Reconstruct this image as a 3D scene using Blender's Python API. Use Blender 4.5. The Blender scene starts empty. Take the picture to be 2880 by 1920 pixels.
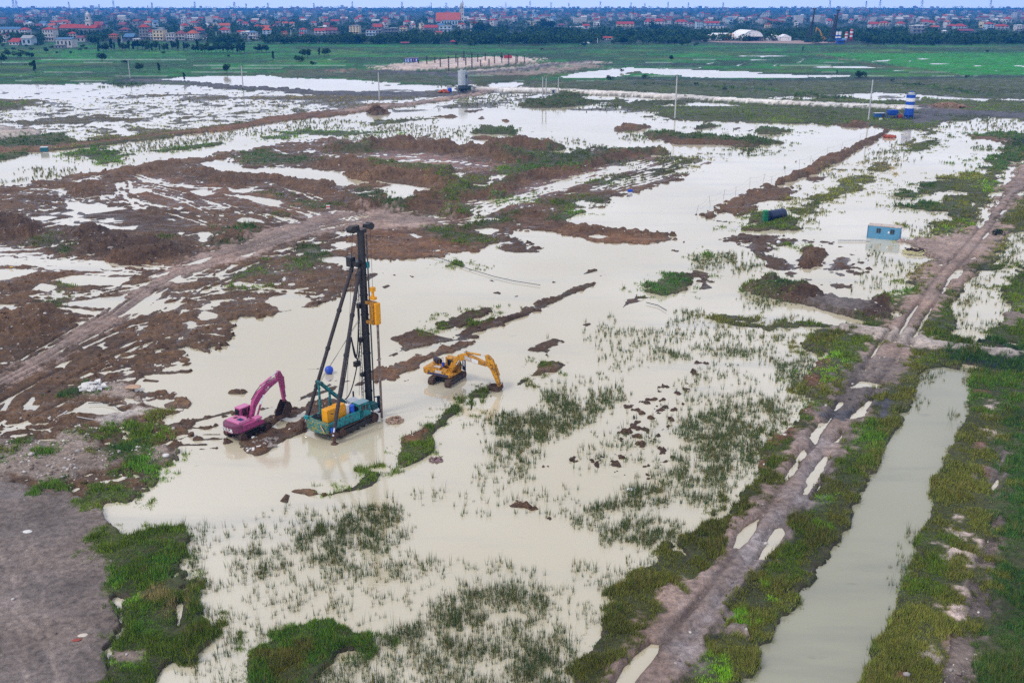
import bpy, math, random
import numpy as np
from mathutils import Vector, Matrix
S = bpy.context.scene
C = S.collection
R = math.radians
random.seed(7)
# ------------------------------------------------------------------ camera
CAM_H = 46.5; FPX = 2800.0; PITCH = math.atan(952 / FPX)
cd = bpy.data.cameras.new('Camera'); cam = bpy.data.objects.new('Camera', cd); C.objects.link(cam)
cam.location = (0, 0, CAM_H); cam.rotation_euler = (math.pi / 2 - PITCH, 0, 0)
cd.sensor_width = 36; cd.lens = 36 * FPX / 2880; cd.clip_start = 1; cd.clip_end = 60000
S.camera = cam
# ------------------------------------------------------------------ world, sun, exposure
SUN_EL, SUN_AZ = 52, 235          # overcast: weak broad sun, high, behind-left of the camera
wd = bpy.data.worlds.new('World'); S.world = wd; wd.use_nodes = True
nt = wd.node_tree; nt.nodes.clear()
out = nt.nodes.new('ShaderNodeOutputWorld'); bg = nt.nodes.new('ShaderNodeBackground')
sky = nt.nodes.new('ShaderNodeTexSky'); sky.sky_type = 'NISHITA'; sky.sun_disc = False
sky.sun_elevation = R(SUN_EL); sky.sun_rotation = R(SUN_AZ); sky.air_density = 1.0; sky.dust_density = 4.0; sky.ozone_density = 1.0
hs = nt.nodes.new('ShaderNodeHueSaturation'); hs.inputs['Saturation'].default_value = 0.22
mxw = nt.nodes.new('ShaderNodeMix'); mxw.data_type = 'RGBA'; mxw.inputs[0].default_value = 0.62   # overcast: an even cloud sheet over the clear sky
mxw.inputs[7].default_value = (8.9, 9.5, 11.5, 1)
nt.links.new(sky.outputs[0], hs.inputs['Color']); nt.links.new(hs.outputs[0], mxw.inputs[6])
tcw = nt.nodes.new('ShaderNodeTexCoord'); spw = nt.nodes.new('ShaderNodeSeparateXYZ'); nt.links.new(tcw.outputs['Generated'], spw.inputs[0])
rw = nt.nodes.new('ShaderNodeMapRange'); rw.interpolation_type = 'SMOOTHSTEP'; rw.inputs[1].default_value = 0.0; rw.inputs[2].default_value = 0.42; rw.inputs[3].default_value = 1.42; rw.inputs[4].default_value = 0.92   # the cloud sheet is brightest low over the horizon
nt.links.new(spw.outputs[2], rw.inputs[0]); scw = nt.nodes.new('ShaderNodeVectorMath'); scw.operation = 'SCALE'; nt.links.new(mxw.outputs[2], scw.inputs[0]); rw2 = nt.nodes.new('ShaderNodeMapRange'); rw2.interpolation_type = 'SMOOTHSTEP'; rw2.inputs[1].default_value = 0.0; rw2.inputs[2].default_value = 0.035; rw2.inputs[3].default_value = 1.5; rw2.inputs[4].default_value = 0.0; nt.links.new(spw.outputs[2], rw2.inputs[0])   # and paler still right at the horizon
adw = nt.nodes.new('ShaderNodeMath'); adw.operation = 'ADD'; nt.links.new(rw.outputs[0], adw.inputs[0]); nt.links.new(rw2.outputs[0], adw.inputs[1]); nt.links.new(adw.outputs[0], scw.inputs['Scale'])
nt.links.new(scw.outputs[0], bg.inputs['Color']); bg.inputs['Strength'].default_value = 0.115
nt.links.new(bg.outputs[0], out.inputs[0])
sd_ = bpy.data.lights.new('Sun', 'SUN'); sd_.energy = 1.7; sd_.angle = R(11); sd_.color = (1, 0.96, 0.9)
sun = bpy.data.objects.new('Sun', sd_); C.objects.link(sun)
_a = R(SUN_AZ); _d = Vector((math.sin(_a) * math.cos(R(SUN_EL)), math.cos(_a) * math.cos(R(SUN_EL)), math.sin(R(SUN_EL))))
sun.rotation_euler = _d.to_track_quat('Z', 'Y').to_euler(); sun.location = (0, 0, 200)
S.view_settings.view_transform = 'Standard'; S.view_settings.look = 'None'
S.view_settings.exposure = 0.0; S.view_settings.gamma = 1.0; S.view_settings.use_curve_mapping = False
S.render.engine = 'CYCLES'
cy = S.cycles; cy.max_bounces = 5; cy.diffuse_bounces = 2; cy.glossy_bounces = 2; cy.transmission_bounces = 2
cy.volume_bounces = 0; cy.transparent_max_bounces = 4; cy.caustics_reflective = False; cy.caustics_refractive = False
cy.use_adaptive_sampling = True; cy.adaptive_threshold = 0.01
cy.use_denoising = False; cy.denoiser = 'OPENIMAGEDENOISE'; cy.denoising_input_passes = 'RGB_ALBEDO_NORMAL'; cy.denoising_prefilter = 'ACCURATE'
# ------------------------------------------------------------------ helpers
def W(x, y, z=0.0):
    """photo pixel (2880x1920) -> world point on the plane at height z"""
    a = (x - 1440) / FPX; b = (960 - y) / FPX
    cp, sp = math.cos(PITCH), math.sin(PITCH)
    dy = cp + b * sp; dz = -sp + b * cp
    t = (z - CAM_H) / dz
    return (a * t, dy * t)
TILE = dict(A=(0, 0), B=(960, 0), C=(1920, 0), D=(0, 320), E=(960, 320), F=(1920, 320), G=(0, 960), H=(960, 960), I=(1920, 960), J=(0, 1440), K=(960, 1440), L=(1920, 1440))
def T(tile, x, y, z=0.0):
    o = TILE[tile]
    return W(o[0] + x / 2.45, o[1] + y / 2.45, z)
def TP(tile, s):
    return np.array([T(tile, *map(float, p.split(','))) for p in s.split()])

MATS = {}
def mat(name, col, rough=0.6, metal=0.0, var=0.22, scale=1.2, dirt=None, damt=0.0, bump=0.0, spec=0.4):
    if name in MATS: return MATS[name]
    m = bpy.data.materials.new(name); m.use_nodes = True; t = m.node_tree; N = t.nodes; L = t.links
    b = N['Principled BSDF']; b.inputs['Roughness'].default_value = rough; b.inputs['Metallic'].default_value = metal
    b.inputs['Specular IOR Level'].default_value = spec
    tc = N.new('ShaderNodeTexCoord'); no = N.new('ShaderNodeTexNoise'); no.inputs['Scale'].default_value = scale; no.inputs['Detail'].default_value = 5
    L.new(tc.outputs['Object'], no.inputs['Vector'])
    mr = N.new('ShaderNodeMapRange'); mr.inputs['To Min'].default_value = 1 - var; mr.inputs['To Max'].default_value = 1 + var
    L.new(no.outputs[0], mr.inputs[0])
    mu = N.new('ShaderNodeVectorMath'); mu.operation = 'SCALE'; mu.inputs[0].default_value = col[:3]
    L.new(mr.outputs[0], mu.inputs['Scale']); last = mu.outputs[0]
    if dirt:
        n2 = N.new('ShaderNodeTexNoise'); n2.inputs['Scale'].default_value = scale * 2.3; n2.inputs['Detail'].default_value = 7; n2.inputs['Roughness'].default_value = 0.65
        L.new(tc.outputs['Object'], n2.inputs['Vector'])
        cr = N.new('ShaderNodeMapRange'); cr.inputs['From Min'].default_value = 0.62 - damt * 0.3; cr.inputs['From Max'].default_value = 0.72 - damt * 0.2
        L.new(n2.outputs[0], cr.inputs[0])
        mx = N.new('ShaderNodeMix'); mx.data_type = 'RGBA'; mx.inputs[7].default_value = (*dirt, 1)
        L.new(cr.outputs[0], mx.inputs[0]); L.new(last, mx.inputs[6]); last = mx.outputs[2]
    L.new(last, b.inputs['Base Color'])
    if bump:
        bp = N.new('ShaderNodeBump'); bp.inputs['Strength'].default_value = bump; L.new(no.outputs[0], bp.inputs['Height']); L.new(bp.outputs[0], b.inputs['Normal'])
    MATS[name] = m
    return m

class MB:
    """collects shapes, then links them as ONE mesh object"""
    def __init__(s): s.v = []; s.f = []
    def add(s, vs, fs, M=None):
        o = len(s.v)
        s.v += [tuple(M @ Vector(v)) if M else tuple(v) for v in vs]
        s.f += [tuple(o + i for i in f) for f in fs]
        return s
    def box(s, c, d, rz=0, rx=0, ry=0, taper=1.0):
        x, y, z = d[0] / 2, d[1] / 2, d[2] / 2; k = taper
        vs = [(-x, -y, -z), (x, -y, -z), (x, y, -z), (-x, y, -z), (-x * k, -y * k, z), (x * k, -y * k, z), (x * k, y * k, z), (-x * k, y * k, z)]
        fs = [(0, 3, 2, 1), (4, 5, 6, 7), (0, 1, 5, 4), (1, 2, 6, 5), (2, 3, 7, 6), (3, 0, 4, 7)]
        M = Matrix.Translation(c) @ Matrix.Rotation(rz, 4, 'Z') @ Matrix.Rotation(ry, 4, 'Y') @ Matrix.Rotation(rx, 4, 'X')
        return s.add(vs, fs, M)
    def bar(s, a, b, w, h=None):
        a = Vector(a); b = Vector(b); d = b - a
        M = Matrix.Translation((a + b) / 2) @ d.to_track_quat('X', 'Z').to_matrix().to_4x4()
        h = h or w
        t = MB().box((0, 0, 0), (d.length, w, h))
        return s.add(t.v, t.f, M)
    def tube(s, a, b, r, n=10, r2=None):
        a = Vector(a); b = Vector(b); d = b - a; r2 = r if r2 is None else r2
        M = Matrix.Translation(a) @ d.to_track_quat('Z', 'Y').to_matrix().to_4x4(); l = d.length
        vs = [(r * math.cos(2 * math.pi * i / n), r * math.sin(2 * math.pi * i / n), 0) for i in range(n)] + [(r2 * math.cos(2 * math.pi * i / n), r2 * math.sin(2 * math.pi * i / n), l) for i in range(n)]
        fs = [(i, (i + 1) % n, n + (i + 1) % n, n + i) for i in range(n)] + [tuple(range(n - 1, -1, -1)), tuple(range(n, 2 * n))]
        return s.add(vs, fs, M)
    def path(s, pts, r, n=6):
        for a, b in zip(pts[:-1], pts[1:]): s.tube(a, b, r, n)
        return s
    def prism(s, prof, y0, y1, M=None):
        n = len(prof)
        vs = [(p[0], y0, p[1]) for p in prof] + [(p[0], y1, p[1]) for p in prof]
        fs = [tuple(range(n)), tuple(range(2 * n - 1, n - 1, -1))] + [(i, n + i, n + (i + 1) % n, (i + 1) % n) for i in range(n)]
        return s.add(vs, fs, M)
    def lathe(s, prof, n=16, c=(0, 0, 0)):
        k = len(prof); vs = []; fs = []
        for i in range(n):
            a = 2 * math.pi * i / n
            vs += [(c[0] + r * math.cos(a), c[1] + r * math.sin(a), c[2] + z) for r, z in prof]
        for i in range(n):
            j = (i + 1) % n
            for q in range(k - 1): fs.append((i * k + q, j * k + q, j * k + q + 1, i * k + q + 1))
        fs.append(tuple(i * k for i in range(n - 1, -1, -1))); fs.append(tuple(i * k + k - 1 for i in range(n)))
        return s.add(vs, fs)
    def build(s, name, m, parent=None, bevel=0.0, smooth=False):
        me = bpy.data.meshes.new(name); me.from_pydata(s.v, [], s.f); me.validate(); me.update()
        if smooth: me.shade_smooth()
        o = bpy.data.objects.new(name, me); C.objects.link(o); me.materials.append(m)
        if parent: o.parent = parent
        if bevel:
            md = o.modifiers.new('edge', 'BEVEL'); md.width = bevel; md.segments = 2; md.limit_method = 'ANGLE'; md.angle_limit = R(40)
        return o
def tag(o, label=None, cat=None, group=None, kind=None):
    if label: o['label'] = label
    if cat: o['category'] = cat
    if group: o['group'] = group
    if kind: o['kind'] = kind
    return o
def thing(name, label, cat, loc=(0, 0, 0), rz=0, group=None):
    o = bpy.data.objects.new(name, None); C.objects.link(o); o.location = loc; o.rotation_euler = (0, 0, rz); o.empty_display_size = 0.3
    return tag(o, label, cat, group)
def dup(root, loc, rz, label=None, group=None, scale=None):
    r = root.copy(); C.objects.link(r); r.location = loc; r.rotation_euler = (0, 0, rz)
    if scale: r.scale = scale
    if label: r['label'] = label
    if group: r['group'] = group
    for ch in list(root.children):
        c = ch.copy(); C.objects.link(c); c.parent = r
        for g in ch.children:
            d = g.copy(); C.objects.link(d); d.parent = c
    return r
def text(name, body, size, m, parent, loc, rot, depth=0.01):
    cu = bpy.data.curves.new(name, 'FONT'); cu.body = body; cu.size = size; cu.align_x = 'CENTER'; cu.align_y = 'CENTER'; cu.extrude = depth
    t = bpy.data.objects.new(name, cu); C.objects.link(t)
    bpy.context.view_layer.update()
    me = bpy.data.meshes.new_from_object(t.evaluated_get(bpy.context.evaluated_depsgraph_get()))
    bpy.data.objects.remove(t)
    o = bpy.data.objects.new(name, me); C.objects.link(o); me.materials.clear(); me.materials.append(m); o.parent = parent
    o.location = loc; o.rotation_euler = rot
    return o

# ------------------------------------------------------------------ terrain (one sheet to the horizon)
def hash2(ix, iy, seed):
    h = (ix.astype(np.int64) * 374761393 + iy.astype(np.int64) * 668265263 + seed * 2147483647) & 0xFFFFFFFF
    h = ((h ^ (h >> 13)) * 1274126177) & 0xFFFFFFFF
    h = (h ^ (h >> 16)) & 0xFFFFFF
    return h.astype(np.float32) / 0xFFFFFF
def vnoise(x, y, seed):
    ix = np.floor(x); iy = np.floor(y); fx = (x - ix).astype(np.float32); fy = (y - iy).astype(np.float32)
    fx = fx * fx * (3 - 2 * fx); fy = fy * fy * (3 - 2 * fy)
    a = hash2(ix, iy, seed); b = hash2(ix + 1, iy, seed); c = hash2(ix, iy + 1, seed); d = hash2(ix + 1, iy + 1, seed)
    return (a + (b - a) * fx) * (1 - fy) + (c + (d - c) * fx) * fy
def fbm(x, y, wl, seed, octv=4, gain=0.55):
    """noise in -1..1"""
    t = 0; amp = 1; tot = 0
    for o in range(octv):
        t = t + amp * (vnoise(x / wl + 17.3 * o, y / wl - 9.1 * o, seed + o) * 2 - 1); tot += amp; amp *= gain; wl /= 2.03
    return t / tot * 1.6
def sstep(a, b, x):
    t = np.clip((x - a) / (b - a), 0, 1); return t * t * (3 - 2 * t)
NC, D0 = 1300, 38.0
sv = np.linspace(-0.80, 0.80, NC)
dep = np.arange(math.atan(CAM_H / D0), math.atan(CAM_H / 1500.0), -R(0.052))
yv = CAM_H / np.tan(dep)
yv = np.concatenate([yv, [1560, 1640, 1750, 1900, 2100, 2400, 2900, 3800, 5200, 7000, 9500]])
NR = len(yv)
X = (yv[:, None] * sv[None, :]); Y = np.repeat(yv[:, None], NC, 1)
n_s = fbm(X, Y, 1.1, 11, 4); n_m = fbm(X, Y, 4.5, 31, 4); n_b = fbm(X, Y, 22.0, 51, 4); n_l = fbm(X, Y, 11.0, 71, 3)
_wx, _wy = X + 5 * n_b, Y + 7 * fbm(X, Y, 22.0, 55, 3)
def aniso(deg, wl, seed, ratio=6.0, sl=np.s_[:]):
    c, s = math.cos(R(deg)), math.sin(R(deg)); x = _wx[sl]; y = _wy[sl]
    return fbm((x * c + y * s) / ratio, -x * s + y * c, wl, seed, 3)
Hh = np.full(X.shape, -0.4, np.float32)
COL = np.empty(X.shape + (3,), np.float32); COL[:] = (0.11, 0.085, 0.055)
SPK = np.zeros_like(Hh); VEG = np.zeros_like(Hh); VHT = np.full_like(Hh, 0.4); REED = np.zeros_like(Hh); RUB = np.zeros_like(Hh)
VCL = np.empty_like(COL); VCL[:] = (0.045, 0.075, 0.014)
PAL = dict(mud=(0.120, 0.065, 0.030), dmud=(0.080, 0.043, 0.021), red=(0.21, 0.11, 0.078), clay=(0.172, 0.136, 0.118), road=(0.315, 0.225, 0.185), grvl=(0.30, 0.265, 0.265), pale=(0.42, 0.36, 0.32),
           rub=(0.25, 0.195, 0.160), sand=(0.54, 0.43, 0.375), gs=(0.060, 0.068, 0.024), marsh=(0.080, 0.066, 0.028), white=(0.70, 0.65, 0.60), grav=(0.085, 0.083, 0.092),
           paddy=(0.001, 0.100, 0.004), paddyb=(0.002, 0.19, 0.002), olive=(0.050, 0.066, 0.022), dark=(0.012, 0.034, 0.022), rmud=(0.158, 0.080, 0.038))
VC = dict(g=(0.050, 0.080, 0.008), b=(0.046, 0.098, 0.010), lime=(0.090, 0.190, 0.010), o=(0.076, 0.080, 0.015), d=(0.024, 0.056, 0.011), dry=(0.13, 0.105, 0.04), m=(0.042, 0.066, 0.010))
def block(pts, margin):
    y0, y1 = pts[:, 1].min() - margin, pts[:, 1].max() + margin
    r0 = max(0, np.searchsorted(yv, y0) - 1); r1 = min(NR, np.searchsorted(yv, y1) + 1)
    q = pts[:, 0] / np.maximum(pts[:, 1], 1); ms = margin / max(y0, 30)
    c0 = max(0, np.searchsorted(sv, q.min() - ms) - 1); c1 = min(NC, np.searchsorted(sv, q.max() + ms) + 1)
    return np.s_[r0:r1, c0:c1]
def seg_dist(x, y, a, b):
    dx, dy = b - a; L2 = dx * dx + dy * dy + 1e-9
    t = np.clip(((x - a[0]) * dx + (y - a[1]) * dy) / L2, 0, 1)
    return np.hypot(x - a[0] - t * dx, y - a[1] - t * dy), t, ((x - a[0]) * dy - (y - a[1]) * dx) / math.sqrt(L2)
def sdist(pts, sl):
    x = X[sl]; y = Y[sl]; d = np.full(x.shape, 1e9); ins = np.zeros(x.shape, bool); n = len(pts)
    for i in range(n):
        a, b = pts[i], pts[(i + 1) % n]
        d = np.minimum(d, seg_dist(x, y, a, b)[0])
        if a[1] != b[1]:
            ins ^= ((a[1] > y) != (b[1] > y)) & (x < (b[0] - a[0]) * (y - a[1]) / (b[1] - a[1]) + a[0])
    return np.where(ins, d, -d)
def lerp(arr, sl, m, v): arr[sl] = arr[sl] * (1 - m) + v * m
def put(sl, sd, h=None, r=0.0, wl='m', col=None, spk=None, veg=None, vc=None, vh=None, peak=0, pw=2.0, amp=1.0, st=None, rub=None, soft=1.0, add=0):
    y = Y[sl]; nn = dict(s=n_s, m=n_m, b=n_b)
    nz = amp * (0.0085 * y * n_m[sl] + 0.0055 * y * n_s[sl] + 0.009 * y * n_l[sl]); lim = 0.42 * max(float(sd.max()), 0.05)
    sd = sd + lim * np.tanh(nz / lim)
    m = sstep(-0.0022 * soft * y, 0.0022 * soft * y, sd)
    if h is not None:
        n = nn[wl][sl] if st is None else 0.8 * aniso(st[0], st[1], 77, st[2] if len(st) > 2 else 6.0, sl) + 0.4 * n_s[sl]
        t = h + r * n + (0.12 * r * n_s[sl])
        if peak: t = t + peak * np.clip(sd / pw, 0, 1) ** 0.8 * (0.75 + 0.45 * n_m[sl] + 0.18 * n_s[sl])
        if add: t = np.maximum(t, Hh[sl])
        lerp(Hh, sl, m, t)
    mc = sstep(-0.008 * soft * y, 0.006 * soft * y, sd + 0.010 * y * n_s[sl])[..., None]
    if col is not None: COL[sl] = COL[sl] * (1 - mc) + np.array(PAL[col]) * mc
    mv = sstep(-0.014 * y, 0.004 * y, sd + 0.014 * y * n_s[sl] + 0.012 * y * n_m[sl]) if veg else mc[..., 0]
    if veg is not None: lerp(VEG, sl, mv, veg)
    if vc is not None: VCL[sl] = VCL[sl] * (1 - mv[..., None]) + np.array(VC[vc]) * mv[..., None]
    if vh is not None: lerp(VHT, sl, mv, vh)
    if spk is not None: lerp(SPK, sl, m, spk)
    if rub is not None: lerp(RUB, sl, m, rub)
PRE = dict(
    MUD=dict(h=0.30, r=0.22, wl='m', col='mud', spk=0.35, veg=0, rub=0.25),
    WET=dict(h=0.02, r=0.22, wl='m', col='mud', spk=0.2, veg=0, rub=0.1),
    SHOAL=dict(h=-0.05, r=0.34, wl='m', col='dmud', spk=0.1, veg=0, amp=2, soft=3, rub=0.3),
    WATER=dict(h=-0.3, r=0.0, veg=0, amp=0.7, rub=0),
    POOL=dict(h=-0.22, r=0.12, wl='s', veg=0, amp=0.8, rub=0, soft=2),
    GRASS=dict(h=0.35, r=0.12, col='gs', spk=0, veg=1, vc='g', vh=0.55, amp=1.2),
    TUFT=dict(veg=1, vc='m', vh=0.5, amp=2.0, col='gs', soft=2),
    MOUND=dict(h=0.3, r=0.15, col='mud', peak=1.4, pw=3, spk=0.4, veg=0, amp=1.0, add=1, rub=0.4))
def P(tile, pre, s, **kw):
    pts = TP(tile, s) if isinstance(s, str) else s
    k = dict(PRE[pre]); k.update(kw)
    sl = block(pts, 0.03 * pts[:, 1].max() + 2)
    put(sl, sdist(pts, sl), **k)
def LINE(tile, pre, s, wpx, taper=False, **kw):
    """band along a traced polyline; wpx = width in tile pixels (measured across, at its middle)"""
    pts = TP(tile, s) if isinstance(s, str) else s
    k = dict(PRE[pre]); k.update(kw)
    sl = block(pts, 0.06 * pts[:, 1].max() + 6); x = X[sl]; y = Y[sl]; sd = np.full(x.shape, -1e9); rg_ = np.hypot(y, CAM_H)
    for a, b in zip(pts[:-1], pts[1:]):
        L = math.hypot(*(b - a)) + 1e-6; tx, ty = (b[0] - a[0]) / L, (b[1] - a[1]) / L; fx_, fy_ = FPX / rg_, FPX * CAM_H / rg_ ** 2          # how wide the band must be on the ground to look wpx wide
        half = wpx / 4.9 * np.hypot(tx * fx_, ty * fy_) / (fx_ * fy_)
        sd = np.maximum(sd, half - seg_dist(x, y, a, b)[0])
    put(sl, sd, **k)
def RUTS(tile, s, offs, w, depth=0.3, seed=5, amount=0.0, dark=0.20):
    """wheel ruts at lateral offsets (m) along a traced polyline"""
    pts = TP(tile, s)
    sl = block(pts, max(abs(o) for o in offs) + 4); x = X[sl]; y = Y[sl]
    d = np.full(x.shape, 1e9); lat = np.zeros(x.shape); al = np.zeros(x.shape); acc = 0
    for a, b in zip(pts[:-1], pts[1:]):
        dd, t, l = seg_dist(x, y, a, b); u = dd < d; L = math.hypot(*(b - a))
        d = np.where(u, dd, d); lat = np.where(u, l, lat); al = np.where(u, acc + t * L, al); acc += L
    for i, o in enumerate(offs):
        ww = np.maximum(w, 0.0016 * y)
        g = np.exp(-((lat - o + 0.5 * n_m[sl] * w) / ww) ** 2) * (np.abs(d - np.abs(lat)) < 2.0)
        n = vnoise(al / 9.0 + 31 * i, lat * 0.15 + 7 * i, seed + i) * 2 - 1
        Hh[sl] = Hh[sl] - depth * g * np.clip(0.62 + amount + 0.9 * n, 0, 1.3); COL[sl] *= 1 - dark * g[..., None]
def REEDS(tile, s, d, vc='o', soft=8):
    pts = TP(tile, s); sl = block(pts, 0.05 * pts[:, 1].max() + 3)
    y = Y[sl]; sd = sdist(pts, sl) + 0.02 * y * n_m[sl] + 0.012 * y * n_b[sl]
    m = sstep(-0.0022 * soft * y, 0.0022 * soft * y, sd)
    lerp(REED, sl, m, d)

# ---- beyond the flooded site: marsh, paddies, town ground
far = np.s_[np.searchsorted(yv, 425):, :]
m = sstep(425, 470, Y[far] + 12 * n_b[far]); lerp(Hh, far, m, 0.03 + 0.25 * n_b[far]); COL[far] = COL[far] * (1 - m[..., None]) + np.array(PAL['marsh']) * m[..., None]
far = np.s_[np.searchsorted(yv, 560):, :]
cx = np.floor(X[far] / 62 + 0.25 * np.floor(Y[far] / 40)); cyy = np.floor(Y[far] / 40)
fx = X[far] / 62 + 0.25 * np.floor(Y[far] / 40) - cx; fy = Y[far] / 40 - cyy
hh = hash2(cx + 500, cyy, 3); h2 = hash2(cx + 500, cyy, 4); h3 = hash2(cx * 0 + 7, cyy, 9)
m = sstep(605, 625, Y[far] + 8 * n_b[far]); mc = m[..., None]
pc = np.array(PAL['paddy']) * (0.45 + 0.95 * hh[..., None]) + np.array((0.03, 0.028, 0.0)) * (h2[..., None] > 0.8)
COL[far] = COL[far] * (1 - mc) + pc * mc * (1 + 0.25 * n_b[far][..., None]); Hh[far] = Hh[far] * (1 - m) + 0.35 * m
dyke = (((fy > 0.80) & (h2 > 0.25)) | ((fx < 0.05) & (h2 < 0.6))) & (Y[far] > 625) & (Y[far] < 1240)
COL[far] = np.where(dyke[..., None], COL[far] * 0.42 + np.array((0.012, 0.012, 0.006)), COL[far])
edge = (fy < 0.16) & (hh > 0.38) & (vnoise(X[far] / 24, cyy * 7.3, 87) > 0.46) & (Y[far] > 620) & (Y[far] < 1240)
COL[far] = np.where(edge[..., None], COL[far] * 0.5 + np.array((0.17, 0.20, 0.17)), COL[far])  # sky reflected in thin water along plot edges, put into the ground colour
far = np.s_[np.searchsorted(yv, 1120):, :]
m = sstep(1225, 1290, Y[far] + 60 * n_b[far] + 45 * np.sin(X[far] / 230)); mc = m[..., None]
COL[far] = COL[far] * (1 - mc) + np.array(PAL['dark']) * mc * (1 + 0.4 * n_m[far][..., None]); Hh[far] = Hh[far] * (1 - m) + 0.4 * m
# ---- traced ground: far band (tiles A, B, C)
P('A', 'WATER', "-900,575 300,590 720,570 900,600 1050,580 1600,610 2352,650 2352,700 1800,660 1200,650 700,700 300,690 -900,680", h=-0.1, r=0.2, amp=1)
P('A', 'SHOAL', "-900,680 300,690 1100,655 1850,640 2352,690 2700,700 2352,790 1200,790 -900,790", col='marsh', h=0.0, r=0.3, wl='b', veg=0.3, vc='dry')
P('A', 'GRASS', "730,580 760,555 850,535 1000,548 1010,575 850,592", col='dark', vc='d', vh=1.5)
P('A', 'GRASS', "-900,690 0,700 200,720 340,750 200,784 -900,800", vc='b', peak=1, pw=15)
P('A', 'GRASS', "850,720 960,700 1070,712 960,725", vc='b'); P('A', 'GRASS', "1600,615 1700,607 1830,615 1700,632", vc='g')
P('A', 'WATER', "1100,550 1280,530 1850,518 2000,540 2352,545 2800,575 2700,585 2352,632 2200,612 2000,615 1500,582 1300,566", amp=.5)
P('A', 'GRASS', "1860,515 2000,490 2200,480 2330,500 2352,530 2150,540 2000,536", col='olive', veg=.6, vc='g')
P('A', 'GRASS', "1150,655 1700,690 2352,640 3100,655 2900,680 2352,720 1700,760 1200,750", col='marsh', vc='dry', veg=.5, h=.1, r=.25, wl='b')
P('B', 'WATER', "-300,600 100,600 350,585 660,590 640,620 350,650 0,640 -200,625", h=-.12, r=.2, wl='b', amp=.6)
LINE('A', 'MUD', "1000,560 1350,576 1600,602 2000,622 2352,645 2900,650", 16, col='grav', h=.6)
P('B', 'GRASS', "0,480 250,490 700,520 800,560 800,600 650,580 300,570 0,540", col='olive', vc='d', veg=.8, vh=1.2)
P('B', 'GRASS', "870,540 1050,520 1700,450 1750,480 1500,520 1300,555 1020,570 1000,610 900,590", col='olive', vc='g', veg=.5, h=.8)
P('B', 'MUD', "-60,490 60,480 0,500", col='red')
P('B', 'MUD', "230,470 450,440 600,428 850,408 1150,393 1310,405 1360,440 1100,462 900,475 600,487 400,493", col='sand', h=1.2, r=.2, spk=.3, amp=.5)
P('B', 'GRASS', "650,490 900,475 1360,440 1450,430 1250,470 900,505 650,510", col='olive', vc='b', veg=.4)
LINE('B', 'MUD', "960,500 1200,485 1450,455 1700,440", 22, col='pale', h=1.3, spk=.6, amp=.6)
LINE('B', 'MUD', "300,500 500,512 800,522 1000,512 1250,490 1500,452 1680,432", 16, col='grav', h=1.3, amp=.4)
LINE('B', 'MUD', "1150,520 1400,500 1700,455", 26, col='rub', h=.7, spk=.8)
P('B', 'MUD', "700,518 840,522 880,580 960,620 1080,622 1100,640 900,660 700,665 780,640 830,600 780,545", col='grav', h=.5, spk=.3, amp=.5)
P('B', 'WATER', "1010,590 1060,570 1300,565 1260,585 1230,610 1100,612", h=-.15, r=.15)
P('B', 'GRASS', "1250,560 1850,560 2352,560 2900,560 2900,660 2352,665 1900,645 1400,620 1280,600", col='olive', veg=.35, vc='m', h=.3, r=.05)
P('B', 'GRASS', "1950,610 2200,600 2352,605 2352,650 2000,640", col='olive', veg=.6, vc='b')
P('C', 'GRASS', "-400,540 600,550 2352,540 3300,540 3300,690 2352,690 1350,640 1050,650 400,690 -400,660", col='olive', veg=.35, vc='m', h=.3, r=.04)
P('B', 'WATER', "1500,540 1560,515 1720,490 1980,468 2352,480 2900,500 2800,530 2352,520 2000,505 1900,530 1700,540", amp=.5)
P('C', 'WATER', "-60,488 150,490 300,500 700,515 1130,520 1130,532 600,540 250,538 0,532", amp=.5, h=-.2, r=.12)
P('B', 'GRASS', "1950,500 2100,492 2100,505 1980,510", vc='d')
P('C', 'MUD', "860,372 2352,372 3300,372 3300,528 2352,526 1900,520 1500,455 1100,402", col='paddyb', h=.35, r=.02, veg=0, spk=0, rub=0, amp=.4)
for s in ("1290,424 1350,420 1440,412 1410,424 1300,430", "1560,420 1620,424 1560,428", "1600,404 1720,408 1620,412", "1700,440 1900,442 1700,447", "2000,452 2090,456 2000,462", "2220,448 2352,455 2600,462 2352,464", "2150,484 2210,486 2150,490", "1450,487 1640,490 1450,493"): P('C', 'POOL', s, amp=.1)
for s in ("320,394 430,382 640,382 840,386 640,389 440,388", "400,412 520,414 700,416 560,420", "160,442 230,428 180,446", "360,454 430,434 385,456", "620,456 660,434 645,456", "900,462 1100,458 1490,466 1300,470 900,468", "800,430 840,402 812,432", "520,398 600,382 545,400", "100,470 140,458 115,474"): P('C', 'POOL', s, amp=.1)
LINE('C', 'MUD', "870,372 1000,392 1150,420 1350,460 1600,480 1750,500 1900,520", 9, col='marsh', h=.5, amp=.5)
P('C', 'WATER', "1090,655 1300,648 1480,700 1520,735 1300,737 1150,700", h=-.1, r=.25, wl='b')
P('C', 'WATER', "1360,640 1500,650 1800,680 1650,684 1420,655", h=-.2, r=.1)
P('C', 'WATER', "1600,690 1900,700 2352,690 3000,690 3000,740 2352,735 1900,722 1650,730", h=-.12, r=.2, wl='b')
LINE('C', 'GRASS', "1600,670 1900,708 2352,740", 12, vc='b', col='olive')
P('C', 'GRASS', "780,655 900,650 1100,670 1270,690 1250,712 1000,690", vc='d', vh=1.5, col='gs')
LINE('C', 'GRASS', "1340,560 1700,600 2100,660", 9, vc='d', vh=1.6, col='dark'); LINE('C', 'GRASS', "-300,575 250,600 600,625", 7, vc='d', vh=1.2, col='dark')
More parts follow.
